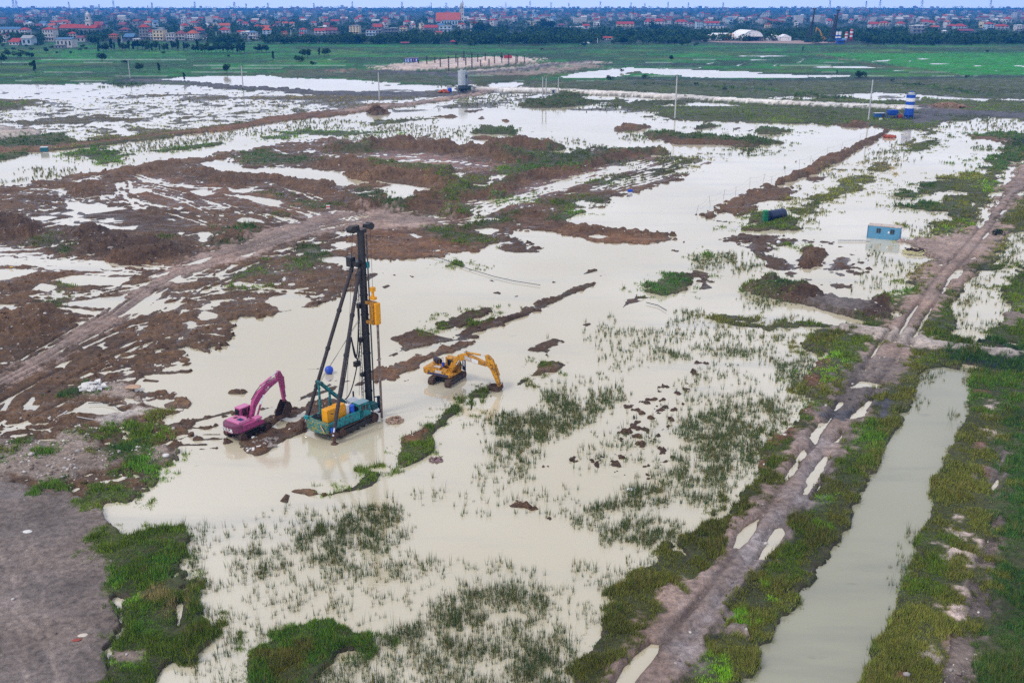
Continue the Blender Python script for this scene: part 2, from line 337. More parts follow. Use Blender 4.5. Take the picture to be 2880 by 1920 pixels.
LINE('C', 'GRASS', "-300,545 600,556 1500,545 2352,528", 14, vc='d', vh=1.5, col='dark'); LINE('B', 'GRASS', "1900,450 2352,445", 14, vc='d', vh=2, col='dark')
# ---- edge of site on the right, road in white concrete
P('C', 'GRASS', "-400,690 0,700 500,715 900,730 1500,755 2352,745 3300,745 3300,860 2352,830 2352,784 1800,860 1400,880 900,860 400,845 -100,830", vc='g', veg=.7, h=.4, r=.15, vh=.3)
P('F', 'GRASS', "-500,-60 0,20 400,42 700,72 1000,78 1320,92 1500,112 1690,112 1830,92 1800,45 1840,12 2352,45 3000,60 3000,-80 0,-100", vc='g', veg=.85, h=.5, r=.1)
P('F', 'MUD', "1560,-60 1700,-50 1900,-20 2352,0 2800,20 2800,45 2352,40 1840,10 1790,55 1620,70 1590,20", col='grav', h=.55, r=.15, spk=.5)
P('C', 'MUD', "1700,735 1800,725 1960,745 1940,758 1750,755", col='rmud', peak=2, pw=6, spk=.8, h=.4)
P('C', 'WATER', "-30,706 250,712 420,730 300,738 0,738 -200,734", amp=.4)
LINE('B', 'MUD', "1050,620 1200,625 1400,628 1900,650 2352,673", 21, col='white', r=.06, h=1.2, spk=0, amp=.04, rub=0); LINE('C', 'MUD', "0,673 400,700 900,725 1500,748", 23, col='white', r=.06, h=1.2, spk=0, amp=.04, rub=0)
P('B', 'GRASS', "1230,720 1300,700 1400,675 1550,650 1620,660 1640,690 1800,690 1760,705 1600,735 1300,742", vc='d', veg=1, vh=.9, peak=2.2, pw=12)
P('B', 'GRASS', "1600,690 2000,700 2352,690 2352,720 2000,712", vc='g', veg=.7)
P('B', 'SHOAL', "300,700 700,660 1000,650 1300,650 1250,690 1000,700 700,740 400,760", h=-.1, r=.3, col='marsh', veg=.3, vc='g')
for t, s, pk in (('B', "800,770 860,762 1000,768 880,778", .4), ('B', "905,760 960,755 1000,764", .4), ('E', "650,22 760,8 840,25 740,28", .4), ('E', "1075,40 1130,35 1185,50 1140,58", .7), ('E', "940,40 970,20 990,40", .5)): P(t, 'MOUND', s, peak=pk, pw=4, h=.2)
P('E', 'GRASS', "120,70 300,40 560,30 640,35 450,65 250,85 130,85", vc='o', veg=.8, h=.15)
# ---- left: causeway, marsh, spits
P('D', 'SHOAL', "-900,30 500,-80 1500,-80 2352,-60 1800,60 1200,120 700,190 330,200 -900,120", col='marsh', h=-.05, r=.30, wl='m', veg=.4, vc='o')
P('D', 'MUD', "60,60 400,25 700,18 990,32 900,50 500,72 150,80", col='marsh', h=.2, r=.2, veg=.2, vc='dry')
P('D', 'GRASS', "600,130 850,80 1100,90 1150,130 900,170 650,190", col='marsh', vc='o', veg=.5, h=.05, r=.25)
P('D', 'WATER', "760,90 800,85 930,150 900,160", amp=.5); P('D', 'WATER', "430,150 550,180 560,205 470,215 450,190")
P('D', 'MUD', "-700,80 0,95 150,100 330,140 300,165 0,185 -700,180", col='pale', peak=.9, pw=8, spk=.2)
P('D', 'GRASS', "-700,185 0,182 330,140 480,195 400,235 0,248 -700,250", vc='d', veg=.8, h=.5)
LINE('D', 'MUD', "-700,275 0,258 300,245 500,225 700,200 1200,140 1700,80 2000,28 2352,-8 2700,-60", 42, h=.65, r=.1, col='rmud', spk=.3, amp=.6)
LINE('D', 'GRASS', "420,250 700,217 1000,180 1250,150", 12, vc='dry', veg=.6, h=.55); LINE('D', 'GRASS', "500,205 800,175 1200,125 1650,70", 10, vc='o', veg=.7, h=.5)
LINE('B', 'MUD', "0,775 300,740 600,705 900,655 1000,630", 22, h=.65, r=.1, col='road', spk=.2, amp=.4); LINE('B', 'MUD', "-300,640 300,662 700,660", 14, h=.5, col='grav', amp=.5)
P('D', 'GRASS', "-700,270 0,290 90,280 100,310 0,325 -700,340", vc='d'); P('D', 'GRASS', "120,270 180,265 190,290 130,295", vc='d')
P('D', 'GRASS', "445,275 620,250 640,235 700,228 745,255 850,280 1100,250 1500,200 1510,212 1200,255 900,292 880,322 700,345 550,315", vc='b', veg=1, h=.25)
P('D', 'GRASS', "1820,158 1950,125 2050,110 2352,115 2700,130 2500,150 2100,150 1900,180", vc='b', h=.15, r=.15)
for s, d in (("200,370 420,380 440,430 240,460", .35), ("740,230 1200,170 1500,160 1400,230 900,270", .45), ("1250,120 1800,60 1800,140 1400,160", .35), ("1900,60 2352,40 2352,110 1900,110", .4), ("0,460 80,465 60,485 0,490", .5), ("500,290 900,300 880,350 600,330", .3)): REEDS('D', s, d)
P('B', 'MOUND', "175,782 230,752 290,760 320,784 240,800", peak=2.6, pw=3, h=.3)
# ---- main mud mass (tiles D, E, G)
P('D', 'MUD', "-900,520 0,512 150,490 300,468 470,430 580,415 700,402 900,372 1050,345 1200,322 1400,290 1560,262 1700,250 1850,212 1960,190 2352,170 2500,195 2760,202 2930,162 3090,200 3070,230 3250,245 3420,250 3430,210 3520,182 3650,195 3770,235 3860,262 4000,252 4130,232 4350,246 4480,275 4580,312 4704,325 4704,430 4550,480 4400,540 4250,590 4100,650 3990,662 3850,742 4050,792 4200,822 4350,832 4600,832 4704,868 4550,892 4400,887 4200,892 3950,852 3750,822 3520,802 3560,832 3540,872 3450,872 3412,902 3250,952 3050,1002 2750,1022 2550,1012 2400,1004 2380,1040 2440,1062 2560,1110 2580,1150 2480,1180 2420,1230 2352,1265 2250,1300 2200,1332 2050,1342 1880,1392 1700,1410 1600,1432 1620,1482 1680,1532 1640,1568 1440,1665 1300,1636 1290,1680 1310,1710 1000,1760 1120,1762 990,1800 900,1862 930,1912 1090,1902 1240,1922 1250,1972 1330,1992 1310,2042 1180,2082 1110,2122 1230,2136 1300,2190 1400,2212 1230,2252 1290,2292 1250,2382 1180,2412 1100,2442 1040,2502 970,2622 900,2650 830,2642 630,2742 -900,2742", h=.20, r=.34, st=(22, 1.7, 5))
P('G', 'MUD', "-900,260 0,250 300,60 700,-200 1000,0 800,120 500,330 400,480 300,560 -900,640", col='mud', h=.3, r=.1, spk=.2)   # bare slope
P('G', 'MUD', "-900,700 200,680 500,640 720,740 850,760 1000,760 1290,740 1250,810 1100,860 850,850 700,900 500,960 300,1000 100,960 -900,930", col='rub', h=.4, r=.12, spk=1.0, rub=1)
P('G', 'MUD', "600,320 760,300 900,340 1000,420 1000,500 900,560 700,580 640,540 880,480 870,430 760,390 620,380", col='rub', spk=1, h=.35, r=.2, rub=.8)
P('G', 'MUD', "690,560 800,510 920,470 1040,480 1000,510 850,560 750,590", col='pale', h=.3, r=.08, spk=.8)
P('G', 'MUD', "-900,900 100,960 300,1010 560,1060 640,1180 760,1330 690,1480 830,1560 830,1690 770,1780 810,1850 850,1990 760,2130 760,2500 -900,2500", col='clay', h=.55, r=.05, wl='b', spk=.12, rub=.006)
P('J', 'GRASS', "735,175 850,195 990,185 1100,150 1250,190 1300,260 1250,330 1265,480 1330,500 1262,540 1392,560 1402,680 1392,800 1442,900 1340,965 1330,1022 1200,992 1130,1062 1090,1180 1050,1500 720,1500 750,1050 760,930 850,870 820,640 780,540 830,330 690,280", h=.45, vc='g', vh=.6)
P('J', 'TUFT', "1000,300 1200,280 1180,480 1050,500", vc='b', vh=.7, amp=3); P('J', 'TUFT', "940,690 1060,670 1080,830 960,840", vc='b', amp=3); P('J', 'TUFT', "830,420 900,380 880,480 830,500", vc='b', amp=2); P('J', 'TUFT', "880,570 960,560 900,680", vc='lime', amp=2, veg=.6); P('J', 'TUFT', "800,1090 900,1060 860,1130", vc='lime', amp=2)
P('J', 'MUD', "780,990 960,960 960,1010 900,1050 790,1060", col='rub', h=.4, spk=.8); P('J', 'TUFT', "1080,560 1250,560 1250,720 1100,720 1060,640", vc='dry', veg=.8, amp=3)
P('J', 'POOL', "1215,640 1270,600 1262,660 1240,810 1215,790"); P('J', 'POOL', "1190,420 1240,410 1230,450 1190,470")
P('J', 'GRASS', "1745,1300 1750,1160 1790,1010 1900,925 2060,832 2200,792 2352,797 2500,828 2570,862 2580,905 2480,965 2352,990 2270,1060 2200,1150 2150,1300", h=.45, vc='b', vh=.55)
P('J', 'TUFT', "2100,850 2300,810 2350,860 2150,920", vc='b', amp=3); P('J', 'TUFT', "1900,1050 2150,960 2200,1000 1950,1176", vc='o', amp=3)
# inner ponds
P('D', 'WATER', "1300,342 1500,322 1600,342 1700,372 2000,368 2352,402 2602,462 2852,492 2952,522 2962,562 2912,602 2782,632 2682,602 2742,562 2582,502 2452,490 2352,500 2200,472 2000,432 1700,412 1550,402 1450,382")
P('D', 'MUD', "2490,490 2560,465 2680,490 2620,505 2520,500", h=.2)
LINE('E', 'WET', "-100,700 240,735 450,742 700,725 900,700 1050,632 1180,590 1300,556 1480,500 1700,440 1900,385 2100,335 2250,340", 90, col='red', h=0.06, st=(28, 2.2, 7), r=.2)
P('E', 'WET', "0,292 300,262 700,282 1000,342 1200,352 1100,392 800,402 600,342 300,342", col='red', h=.1, st=(8, 2.0, 6), r=.2)
P('E', 'MUD', "1750,480 2352,330 2352,420 1900,580 1600,600 1600,540", col='mud', st=(28, 1.6, 9), h=.12, r=.26)
P('E', 'MUD', "180,740 500,770 900,860 1060,890 900,950 700,1000 400,1020 200,1010 60,950 60,800", col='rmud', st=(-22, 1.3, 9), h=.3, r=.24, spk=.2)
P('E', 'MUD', "1180,690 1400,690 1500,745 1700,795 1860,825 2050,838 2250,835 2320,865 2200,888 2050,880 1860,885 1600,845 1400,818 1170,795", col='rmud', h=.35, r=.08, spk=.1); LINE('E', 'MOUND', "1200,700 1400,712 1550,770 1700,800 1850,815 2200,842", 40, peak=.7, pw=2)
P('E', 'POOL', "1690,845 1760,830 1840,848 1780,862")
for s, w, pk in (("100,240 400,208 700,240 1000,270 1270,330", 62, 1.9), ("250,425 550,420 750,480 830,515", 75, 1.9), ("220,650 500,640 770,690", 70, 1.7), ("700,560 1000,555 1250,445 1500,392 1700,345 2100,270", 60, 1.7), ("0,345 250,385", 70, 1.6), ("1060,232 1170,200 1300,215 1410,245", 50, 2.0)): LINE('E', 'MOUND', s, w, peak=pk, pw=4.5, rub=.5)
P('E', 'GRASS', "1080,405 1250,342 1550,310 1760,322 1500,392 1300,402 1150,425", vc='b', h=.3)
for s, v in (("700,430 900,485 1120,470 950,540 720,590 850,510", 'g'), ("300,350 700,370 740,410 500,400 300,380", 'm'), ("380,760 500,757 700,790 900,850 1050,880 1050,912 850,882 600,822", 'g'), ("1650,255 1800,235 2130,270 2140,290 1950,270", 'd'), ("280,610 400,620 420,680 330,690", 'd'), ("880,770 1000,720 1150,700 1160,740 950,790", 'm'), ("1440,620 1800,570 1860,590 1600,640", 'g'), ("1750,470 1950,430 2000,460 1800,500", 'g'), ("1450,730 1640,660 1600,700 1500,745", 'b'), ("2100,400 2352,340 2352,380 2150,430", 'o'), ("480,700 770,700 600,730", 'm'), ("1080,580 1300,560 1300,600 1120,610", 'b'), ("0,250 160,235 260,262 0,270", 'm'), ("2150,340 2250,300 2352,290 2500,290 2400,340 2250,350", 'o'), ("800,640 900,650 860,690", 'b'), ("1850,340 2000,320 1960,360", 'g'), ("1180,260 1700,250 1760,310 1400,320 1250,310", 'm'), ("140,530 240,540 220,590 150,570", 'd'), ("860,440 1040,430 1000,480 880,480", 'o')): P('E', 'TUFT', s, vc=v, veg=.9)
for s, v in (("1690,330 1750,270 1850,262 2000,300 2110,290 2100,340 1800,350", 'd'), ("1450,880 1490,830 1600,800 1700,790 1755,850 1680,900 1600,912 1500,902", 'd'), ("1960,1050 2090,1000 2210,1012 2100,1100 2000,1085", 'm'), ("2070,960 2120,915 2210,950 2170,1005 2100,990", 'd'), ("1590,1120 1720,1080 1700,1130 1620,1145", 'g'), ("1570,1190 1740,1190 1700,1212", 'g'), ("1700,1070 1800,1040 1880,1120 1760,1110", 'g'), ("380,1180 440,1160 490,1190 420,1207", 'g'), ("310,1310 400,1288 420,1320 340,1328", 'g'), ("380,940 520,890 480,945 400,980", 'm'), ("220,900 340,800 410,880 330,920", 'o'), ("1750,540 1930,570 1900,590 1760,560", 'm'), ("2030,610 2250,630 2300,660 2100,650", 'm'), ("1320,450 1500,460 1480,480", 'm'), ("1100,770 1200,765 1180,800", 'm'), ("1940,700 1990,680 2030,700", 'm'), ("1030,860 1130,850 1110,872", 'm')): P('D', 'TUFT', s, vc=v, veg=.9, h=.35)
P('D', 'TUFT', "1480,860 1560,810 1700,800 1740,850 1620,900", vc='d', veg=1, vh=1.3)
# wet, rutted stretches of the mud
P('D', 'WET', "-900,880 0,890 120,920 330,930 450,990 700,1022 1060,1020 1185,1040 1050,1080 900,1112 600,1100 300,1062 -900,1000", h=-.02, st=(0, 1.2, 7), r=.2, col='rmud')
P('D', 'WET', "900,400 1200,440 1520,490 1900,600 2150,680 2100,700 1700,640 1350,680 1100,650 830,590 840,470", h=.16, st=(-28, 1.5, 8), r=.25, col='rmud')
P('D', 'WET', "200,690 700,620 1000,700 1450,740 1250,820 900,820 500,780 300,760", h=.12, r=.28, col='dmud', spk=.8)
for s in ("380,1140 500,1120 700,1130 905,1120 890,1160 800,1182 690,1195 560,1182", "200,1212 280,1170 400,1190 330,1222", "-300,1110 100,1070 250,1068 180,1112 60,1150 -300,1160", "-300,1390 280,1338 250,1372 120,1400 -300,1420", "420,1312 700,1260 935,1240 930,1292 800,1342 620,1322", "440,1345 780,1370 640,1390", "530,762 650,750 800,780 955,770 930,802 800,802 680,772", "420,652 480,610 680,620 830,660 600,692 560,682", "180,722 310,700 392,715 290,737", "1030,882 1110,870 1212,912 1180,927", "1340,882 1380,810 1450,820 1450,880 1400,890", "1460,905 1640,930 1740,860 1900,830 1860,860 1700,935 1560,935", "1590,742 1680,715 1795,735 1700,752", "1910,777 1990,765 2062,780 1980,802", "1840,1292 1880,1250 2000,1238 2122,1270 2080,1322 1950,1347", "1330,1402 1400,1360 1500,1370 1512,1412 1420,1427", "1280,1442 1310,1425 1352,1440 1320,1458", "490,472 620,445 702,455 600,477", "350,527 450,510 455,535", "880,542 950,515 1032,520 950,547", "1320,532 1400,525 1462,555 1400,567", "1600,522 1750,510 1762,527 1650,542", "1200,485 1320,490 1310,505", "1610,560 1800,580 1925,605 1900,635 1750,612", "2290,900 2352,890 2450,905 2352,930", "2040,960 2100,950 2060,990", "2200,1000 2352,990 2450,1010 2352,1035 2250,1030", "2300,820 2400,810 2500,830 2352,835", "1560,1170 1650,1150 1800,1180 1700,1200 1600,1185"): P('D', 'POOL', s)
P('D', 'POOL', "2352,890 2450,888 2440,915"); P('E', 'POOL', "440,825 500,822 610,855 520,862"); P('E', 'POOL', "735,410 850,412 820,440 750,438"); P('E', 'POOL', "1595,610 1660,600 1725,615 1650,632"); P('E', 'POOL', "1870,470 1930,465 1935,485"); P('E', 'POOL', "1900,540 1980,530 2010,545 1930,552", amp=.2); P('E', 'WATER', "930,800 1000,785 1070,790 1060,830 950,830"); P('E', 'WATER', "870,480 1000,490 1040,430 1060,440 1030,495 900,500"); P('E', 'POOL', "1085,420 1110,425 1100,480 990,505 1085,470", amp=.2)
P('G', 'POOL', "500,462 540,430 600,410 720,405 800,450 862,490 750,512 560,502")
for s, pk, pw in (("-400,740 60,700 170,722 285,795 270,832 100,862 -400,850", 1.6, 3.5), ("470,812 580,770 700,790 900,850 1200,900 1410,960 1150,1000 950,1042 700,992 520,972 530,890", 1.3, 3.2), ("-400,1420 300,1340 505,1400 450,1482 -400,1560", .9, 3), ("700,400 900,372 1200,322 1250,350 900,430 700,450", .8, 2.5), ("450,480 700,470 740,560 480,570", .8, 3), ("1250,390 1400,370 1560,420 1850,430 1700,500 1400,460", .8, 3), ("1450,880 1500,830 1650,800 1740,850 1600,900", .9, 2), ("1880,430 2300,480 2352,540 2100,540 1900,490", .8, 3)): P('D', 'MOUND', s, peak=pk, pw=pw, rub=.6, col='dmud' if pk > 1.2 else 'mud')
# the pink-brown track across the mud
LINE('D', 'MUD', "2400,725 2000,832 1700,940 1450,1012 1200,1130 1000,1230 800,1380 600,1510 300,1690 -100,1900", 165, h=.34, r=.06, col='road', spk=.15, rub=.05, amp=.8)
LINE('D', 'MUD', "2352,735 2550,735 2800,750", 110, h=.34, r=.06, col='road', spk=.1, rub=0)
RUTS('D', "2500,715 2000,832 1700,940 1450,1012 1200,1130 1000,1230 800,1380 600,1510 300,1690 -100,1900", (-2.6, -1.7, -0.5, 0.6, 1.7, 2.8), .24, .50, 5, amount=-.1)
for s in ("1245,1052 1350,1010 1462,985 1380,1032", "1040,1132 1180,1080 1150,1112", "1150,1152 1240,1110 1290,1142 1385,1128 1360,1152 1220,1168", "815,1402 900,1340 1000,1270 1165,1198 1100,1262 950,1362", "905,1408 1000,1350 1100,1290 1165,1268 1030,1372", "1150,1352 1200,1310 1260,1268 1220,1322", "1495,1097 1600,1040 1655,1038 1540,1102", "1550,1112 1720,1042 1690,1082", "1240,1387 1262,1350 1282,1350", "2000,900 2100,870 2200,850 2150,880", "1880,960 2000,920 1960,950", "1650,985 1760,960 1700,990"): P('D', 'POOL', s, amp=.3)
for s in ("365,190 420,150 505,125 440,182", "630,35 740,-5 710,40", "-200,215 0,205 75,162 60,192", "155,475 190,420 222,380 240,385 205,470", "0,485 30,430 60,390 92,388 35,480", "210,455 240,440 275,440 240,482", "790,62 870,20 945,-4 870,42", "915,78 980,40 1045,8 1000,42", "265,57 300,35 348,43", "388,82 440,62 430,80", "545,252 620,215 640,222 570,255", "680,217 760,203 740,222", "-300,560 0,555 38,535 30,572", "108,577 180,553 215,570 150,592", "110,680 300,670 640,680 600,692 300,690", "440,300 560,290 480,310", "60,605 150,600 170,615 60,620", "700,30 760,40 710,60"): P('G', 'POOL', s, amp=.35)
RUTS('D', "850,545 880,590 1030,622 1200,652", (0, 1.5), .35, .5, 15); RUTS('D', "1040,540 1250,600 1420,680 1500,720", (-1.5, 0), .35, .5, 16, amount=.2); RUTS('D', "950,420 1100,470 1250,500 1500,505", (0, 1.8), .35, .55, 17, amount=.3); RUTS('D', "1610,560 1900,620 2140,690", (-1.2, 1.2), .4, .5, 18, amount=.2); RUTS('D', "1900,485 2100,540 2200,580", (0, 1.6), .3, .5, 19, amount=.2); RUTS('D', "1880,240 1950,270 2100,250 2352,300", (0, 1.6), .3, .45, 20, amount=.2); RUTS('D', "0,1000 400,1030 800,1060 1050,1080", (-3, -1.5, 0, 1.5, 3), .4, .4, 21); RUTS('D', "1540,350 1570,310 1620,290 1700,280", (0, 1.6), .35, .5, 22, amount=.4)
RUTS('E', "0,720 240,735 450,742 700,725 900,700 1050,632 1300,556 1700,440 2100,335", (-3, -1.2, .8, 2.6), .5, .45, 25, amount=.1); RUTS('E', "1850,500 2352,370", (-3, -1, 1, 3, 5), .4, .5, 26, amount=.1)
RUTS('F', "0,330 -100,360 -300,420", (0, 2), .4, .4, 27, amount=.3)
# grass at the left shore
for s, v in (("850,880 980,815 1090,840 1085,900 1040,985 920,935", 'b'), ("590,1062 700,1010 850,970 975,1040 940,1112 850,1090 700,1112 600,1122", 'g'), ("310,985 430,950 512,1000 490,1052 320,1052", 'g'), ("720,752 850,690 955,680 960,735 900,760 840,790", 'o'), ("590,640 650,610 755,620 740,652", 'g'), ("890,600 1000,590 1062,650 940,672", 'g'), ("840,750 930,735 960,790 900,830 850,800", 'd'), ("1180,790 1240,780 1250,820 1200,835", 'g'), ("-200,770 0,760 120,780 60,800 -200,810", 'o'), ("100,690 180,680 190,710 120,720", 'g'), ("460,350 590,315 580,370 470,385", 'd'), ("230,1040 300,1030 290,1060", 'b'), ("750,920 810,910 800,945", 'g'), ("-200,800 20,810 0,850 -200,860", 'b'), ("320,750 350,750 345,780", 'b'), ("1020,510 1100,500 1100,530", 'o')): P('G', 'TUFT', s, vc=v, h=.35, amp=1.5, soft=1.5)
P('H', 'SHOAL', "-80,340 0,330 140,260 210,240 130,330 0,390 -80,400"); P('G', 'POOL', "860,390 960,420 950,440 880,430")
P('G', 'WATER', "1000,420 1080,400 1200,400 1180,470 1120,480 1000,440", h=-.1, r=.25)
# mud under and around the machines
P('G', 'MUD', "1525,670 1560,700 1640,705 1690,730 1770,775 1850,725 1960,662 2060,612 2120,560 2352,470 2352,370 2220,400 2100,455 2010,450 1990,500 1900,520 1800,560 1850,590 1780,610 1650,690", h=.22, r=.12, col='dmud', rub=.8, spk=.3)
P('G', 'POOL', "1880,590 1960,520 2010,540 1950,590 1900,600"); P('G', 'POOL', "2020,530 2100,480 2090,510 2030,560")
for s, wd in (("1180,575 1300,560 1450,522 1590,487", 42), ("1410,605 1480,585 1460,600", 22), ("1260,590 1430,600", 18), ("1340,680 1530,670", 20), ("1230,715 1420,712", 22), ("1290,750 1480,735", 16), ("1400,640 1520,640", 14), ("1900,485 2100,390 2352,300", 26), ("2050,410 2352,250", 22), ("2260,280 2352,210", 20), ("1820,465 1890,450", 20), ("1600,352 1680,352", 18), ("2120,190 2190,188", 28), ("950,225 1290,210", 18), ("1000,270 1080,275", 12)): LINE('G', 'SHOAL', s, wd, h=.16, r=.2, soft=1.5, amp=1.5)
P('H', 'MUD', "205,215 330,160 480,120 600,70 800,0 960,-10 900,42 800,82 700,112 610,135 560,192 430,232 385,272 280,282 225,285", h=.24, r=.16, col='rmud', st=(42, .9, 8))
LINE('H', 'SHOAL', "270,125 400,70 520,20 650,-30", 34, h=.2, r=.16, st=(42, .8, 8)); LINE('H', 'SHOAL', "-100,380 40,330 140,290", 26, h=.12, r=.2); LINE('H', 'SHOAL', "-100,300 60,270 140,225", 22, h=.12, r=.2); LINE('H', 'SHOAL', "0,240 100,205", 18, h=.12, r=.2)
for s, wd in (("270,305 310,300", 16), ("375,302 410,298", 10), ("435,272 460,268", 14), ("930,293 975,292", 8), ("1110,470 1140,470", 6), ("1210,457 1250,455", 6), ("555,455 660,415", 6), ("460,545 480,545", 12), ("610,832 700,790", 14)): LINE('H', 'SHOAL', s, wd, h=.05, r=.2, soft=1)
LINE('E', 'SHOAL', "720,1560 900,1500 1100,1432 1250,1382 1400,1312 1550,1242 1700,1182", 56, h=.30, r=.22, st=(45, .9, 6), soft=1.2, amp=1.0)
P('E', 'SHOAL', "380,1545 500,1500 700,1512 830,1500 1030,1512 900,1580 500,1600", h=.15, r=.22, soft=1.5)
P('E', 'GRASS', "610,1482 700,1430 800,1372 950,1340 1060,1330 1062,1362 900,1432 770,1492 650,1502", vc='g', col='dmud', veg=.8, h=.3)
P('E', 'GRASS', "710,1040 770,1000 870,1010 890,1042 860,1080 780,1055", vc='g', h=.2)
P('E', 'SHOAL', "1060,905 1150,872 1250,862 1265,920 1345,950 1200,950 1100,930", h=.15, r=.3)
P('E', 'SHOAL', "1280,880 1420,900 1400,930 1290,925", h=-.02, r=.35, wl='s')
for s in ("1640,1102 1700,1070 1765,1065 1760,1090 1660,1122", "1720,1112 1820,1108 1800,1125", "1790,1140 1835,1120 1820,1145", "990,1145 1040,1135 1090,1158 1040,1168", "1090,1135 1165,1122 1170,1142", "1000,1232 1090,1210 1150,1252 1040,1245", "1140,1255 1240,1242 1245,1265 1160,1272", "1100,1310 1150,1285 1130,1312", "1180,1320 1225,1305 1200,1330", "1850,1372 1950,1272 2050,1242 2195,1282 2100,1300 2000,1332 1900,1392", "1655,1450 1730,1445 1690,1465", "1430,1195 1480,1200 1450,1212", "1440,1160 1500,1155 1470,1172", "1580,1128 1640,1132 1600,1140", "2190,980 2230,975 2220,985", "2260,940 2352,930 2352,960 2290,962", "280,1190 345,1180 300,1205", "350,1110 380,1108 370,1122", "460,1110 520,1128 480,1125", "180,1130 240,1100 250,1110 200,1150"): P('E', 'SHOAL', s, h=.14, r=.2, soft=1.2, amp=1.4)
P('E', 'GRASS', "2085,1212 2150,1170 2250,1122 2340,1100 2440,1118 2480,1170 2352,1242 2250,1268 2120,1242", vc='d', h=.3, peak=.5, pw=2, vh=.5)
P('F', 'SHOAL', "90,1080 150,1100 170,1145 275,1210 160,1225 60,1215 100,1150", h=.2, r=.2)
P('H', 'SHOAL', "1285,62 1380,10 1480,-20 1590,-40 1570,-10 1430,42 1350,72", h=.18, r=.2)
P('H', 'GRASS', "408,845 430,680 540,600 620,560 700,490 740,440 850,430 840,482 740,552 640,642 645,700 560,792 500,832 440,865", vc='g', h=.3, peak=.4, pw=1.2, amp=.45); P('H', 'MUD', "450,690 480,640 570,610 620,640 600,680 500,720", h=.6, col='rmud', amp=1.5)
P('H', 'GRASS', "862,482 870,370 930,338 1005,350 1000,382 930,392 930,462 910,490", vc='g', h=.2, vh=.7, amp=.5)
P('H', 'GRASS', "1370,182 1390,150 1500,148 1520,185 1480,202 1390,207", vc='g', h=.3); P('H', 'SHOAL', "1370,205 1440,185 1450,210", h=.3, r=.1, col='red'); P('H', 'SHOAL', "1310,238 1350,205 1382,232", h=.15); P('H', 'SHOAL', "1500,150 1550,160 1540,188", h=.2)
P('H', 'GRASS', "1175,318 1220,270 1285,265 1250,302", vc='o', h=.15); P('H', 'SHOAL', "1390,100 1400,60 1440,60 1425,105", h=.15)
P('H', 'GRASS', "-120,1060 50,1000 100,970 180,910 250,920 245,1000 150,1032 -50,1060", vc='g', h=.25, amp=.5); P('G', 'SHOAL', "2020,1032 2100,1022 2352,1060 2352,1075 2130,1060", h=.18, col='rmud')
P('H', 'SHOAL', "2070,170 2100,168 2170,222 2130,232", h=.15, r=.1); P('H', 'SHOAL', "1900,240 1950,210 1975,240", h=.15, r=.1)
for s in ("-80,1080 -30,1010 0,990 20,1060", ):
    P('H', 'SHOAL', s, h=.05)
P('G', 'SHOAL', "1930,1100 1970,1050 1995,1060 1980,1112", h=.2, r=.1)
# clods in the shallows
P('H', 'SHOAL', "1430,860 1550,820 1650,880 1800,900 1900,940 2100,960 2250,780 2200,640 2352,420 2352,300 2180,320 1950,430 2050,520 1850,700 1700,780", h=-.19, r=.42, wl='s', amp=2)
P('H', 'SHOAL', "1140,1110 1200,1090 1350,1150 1300,1165 1180,1140", h=-.12, r=.4, wl='s'); P('I', 'SHOAL', "60,150 330,140 300,220 80,230", h=-.2, r=.42, wl='s', amp=2); P('K', 'SHOAL', "1360,20 1470,30 1450,80 1370,70", h=-.2, r=.45, wl='s')
# ---- right: dikes, islands, cabin flats
P('E', 'GRASS', "870,122 950,95 1150,100 1218,130 1150,146 950,142", vc='d', peak=1, pw=5, h=.3); P('E', 'MOUND', "1842,105 1950,78 2100,85 2132,95 2050,120 1900,122", peak=1.2, pw=5); P('E', 'MOUND', "895,168 1000,158 1052,175 930,182", peak=.5, pw=4)
P('E', 'MOUND', "2055,140 2150,120 2352,150 2852,170 2982,190 3000,202 2870,240 2762,280 2745,275 2832,240 2600,215 2352,208 2200,192", peak=1, pw=5)
P('E', 'TUFT', "2060,140 2150,118 2280,135 2170,165", vc='d', veg=1, vh=.9); P('F', 'TUFT', "-60,150 500,168 640,190 660,195 520,270 400,282 480,235 510,205 300,190 0,180", vc='d', vh=.8)
P('F', 'GRASS', "465,120 540,88 760,123 640,148 500,140", vc='d', peak=1, pw=5); P('F', 'GRASS', "92,95 150,75 222,85 200,105 100,107", vc='d', peak=.8, pw=4); P('F', 'MOUND', "1068,92 1200,62 1305,92 1200,104", peak=1.8, pw=6); P('F', 'SHOAL', "345,110 380,95 415,100 370,115", h=.2)
P('F', 'MUD', "640,482 720,430 830,390 940,330 1050,280 1200,210 1370,130 1410,108 1425,130 1340,182 1200,262 1050,342 930,402 830,442 660,492", h=.5, peak=.8, pw=1.5, col='mud', amp=.5, rub=.7)
P('F', 'SHOAL', "130,702 200,690 270,640 360,600 450,560 600,490 780,520 825,540 700,592 560,625 370,692 300,692 200,732 140,735", h=.3, r=.26, col='mud', rub=.8, st=(30, 1.4, 4), soft=1.2)
LINE('F', 'SHOAL', "200,735 300,745 420,765", 12, h=.1, r=.15)
for s, v in (("768,682 840,610 950,540 1050,480 1160,440 1290,400 1332,420 1260,490 1240,532 1060,592 950,622 880,682 810,722", 'o'), ("1280,390 1310,350 1400,325 1432,370 1390,402", 'dry'), ("1000,380 1100,370 1185,385 1130,407", 'dry'), ("1540,262 1600,210 1760,170 1752,210 1650,267", 'g'), ("1500,220 1600,170 1612,180 1530,225", 'o'), ("1640,150 1680,118 1780,108 1760,130 1700,150", 'o'), ("725,655 780,610 810,615 770,655", 'o'), ("690,690 700,675 760,725 740,725", 'o'), ("1200,400 1245,385 1230,410", 'o')): P('F', 'GRASS', s, vc=v, h=.12, r=.12, veg=.9)
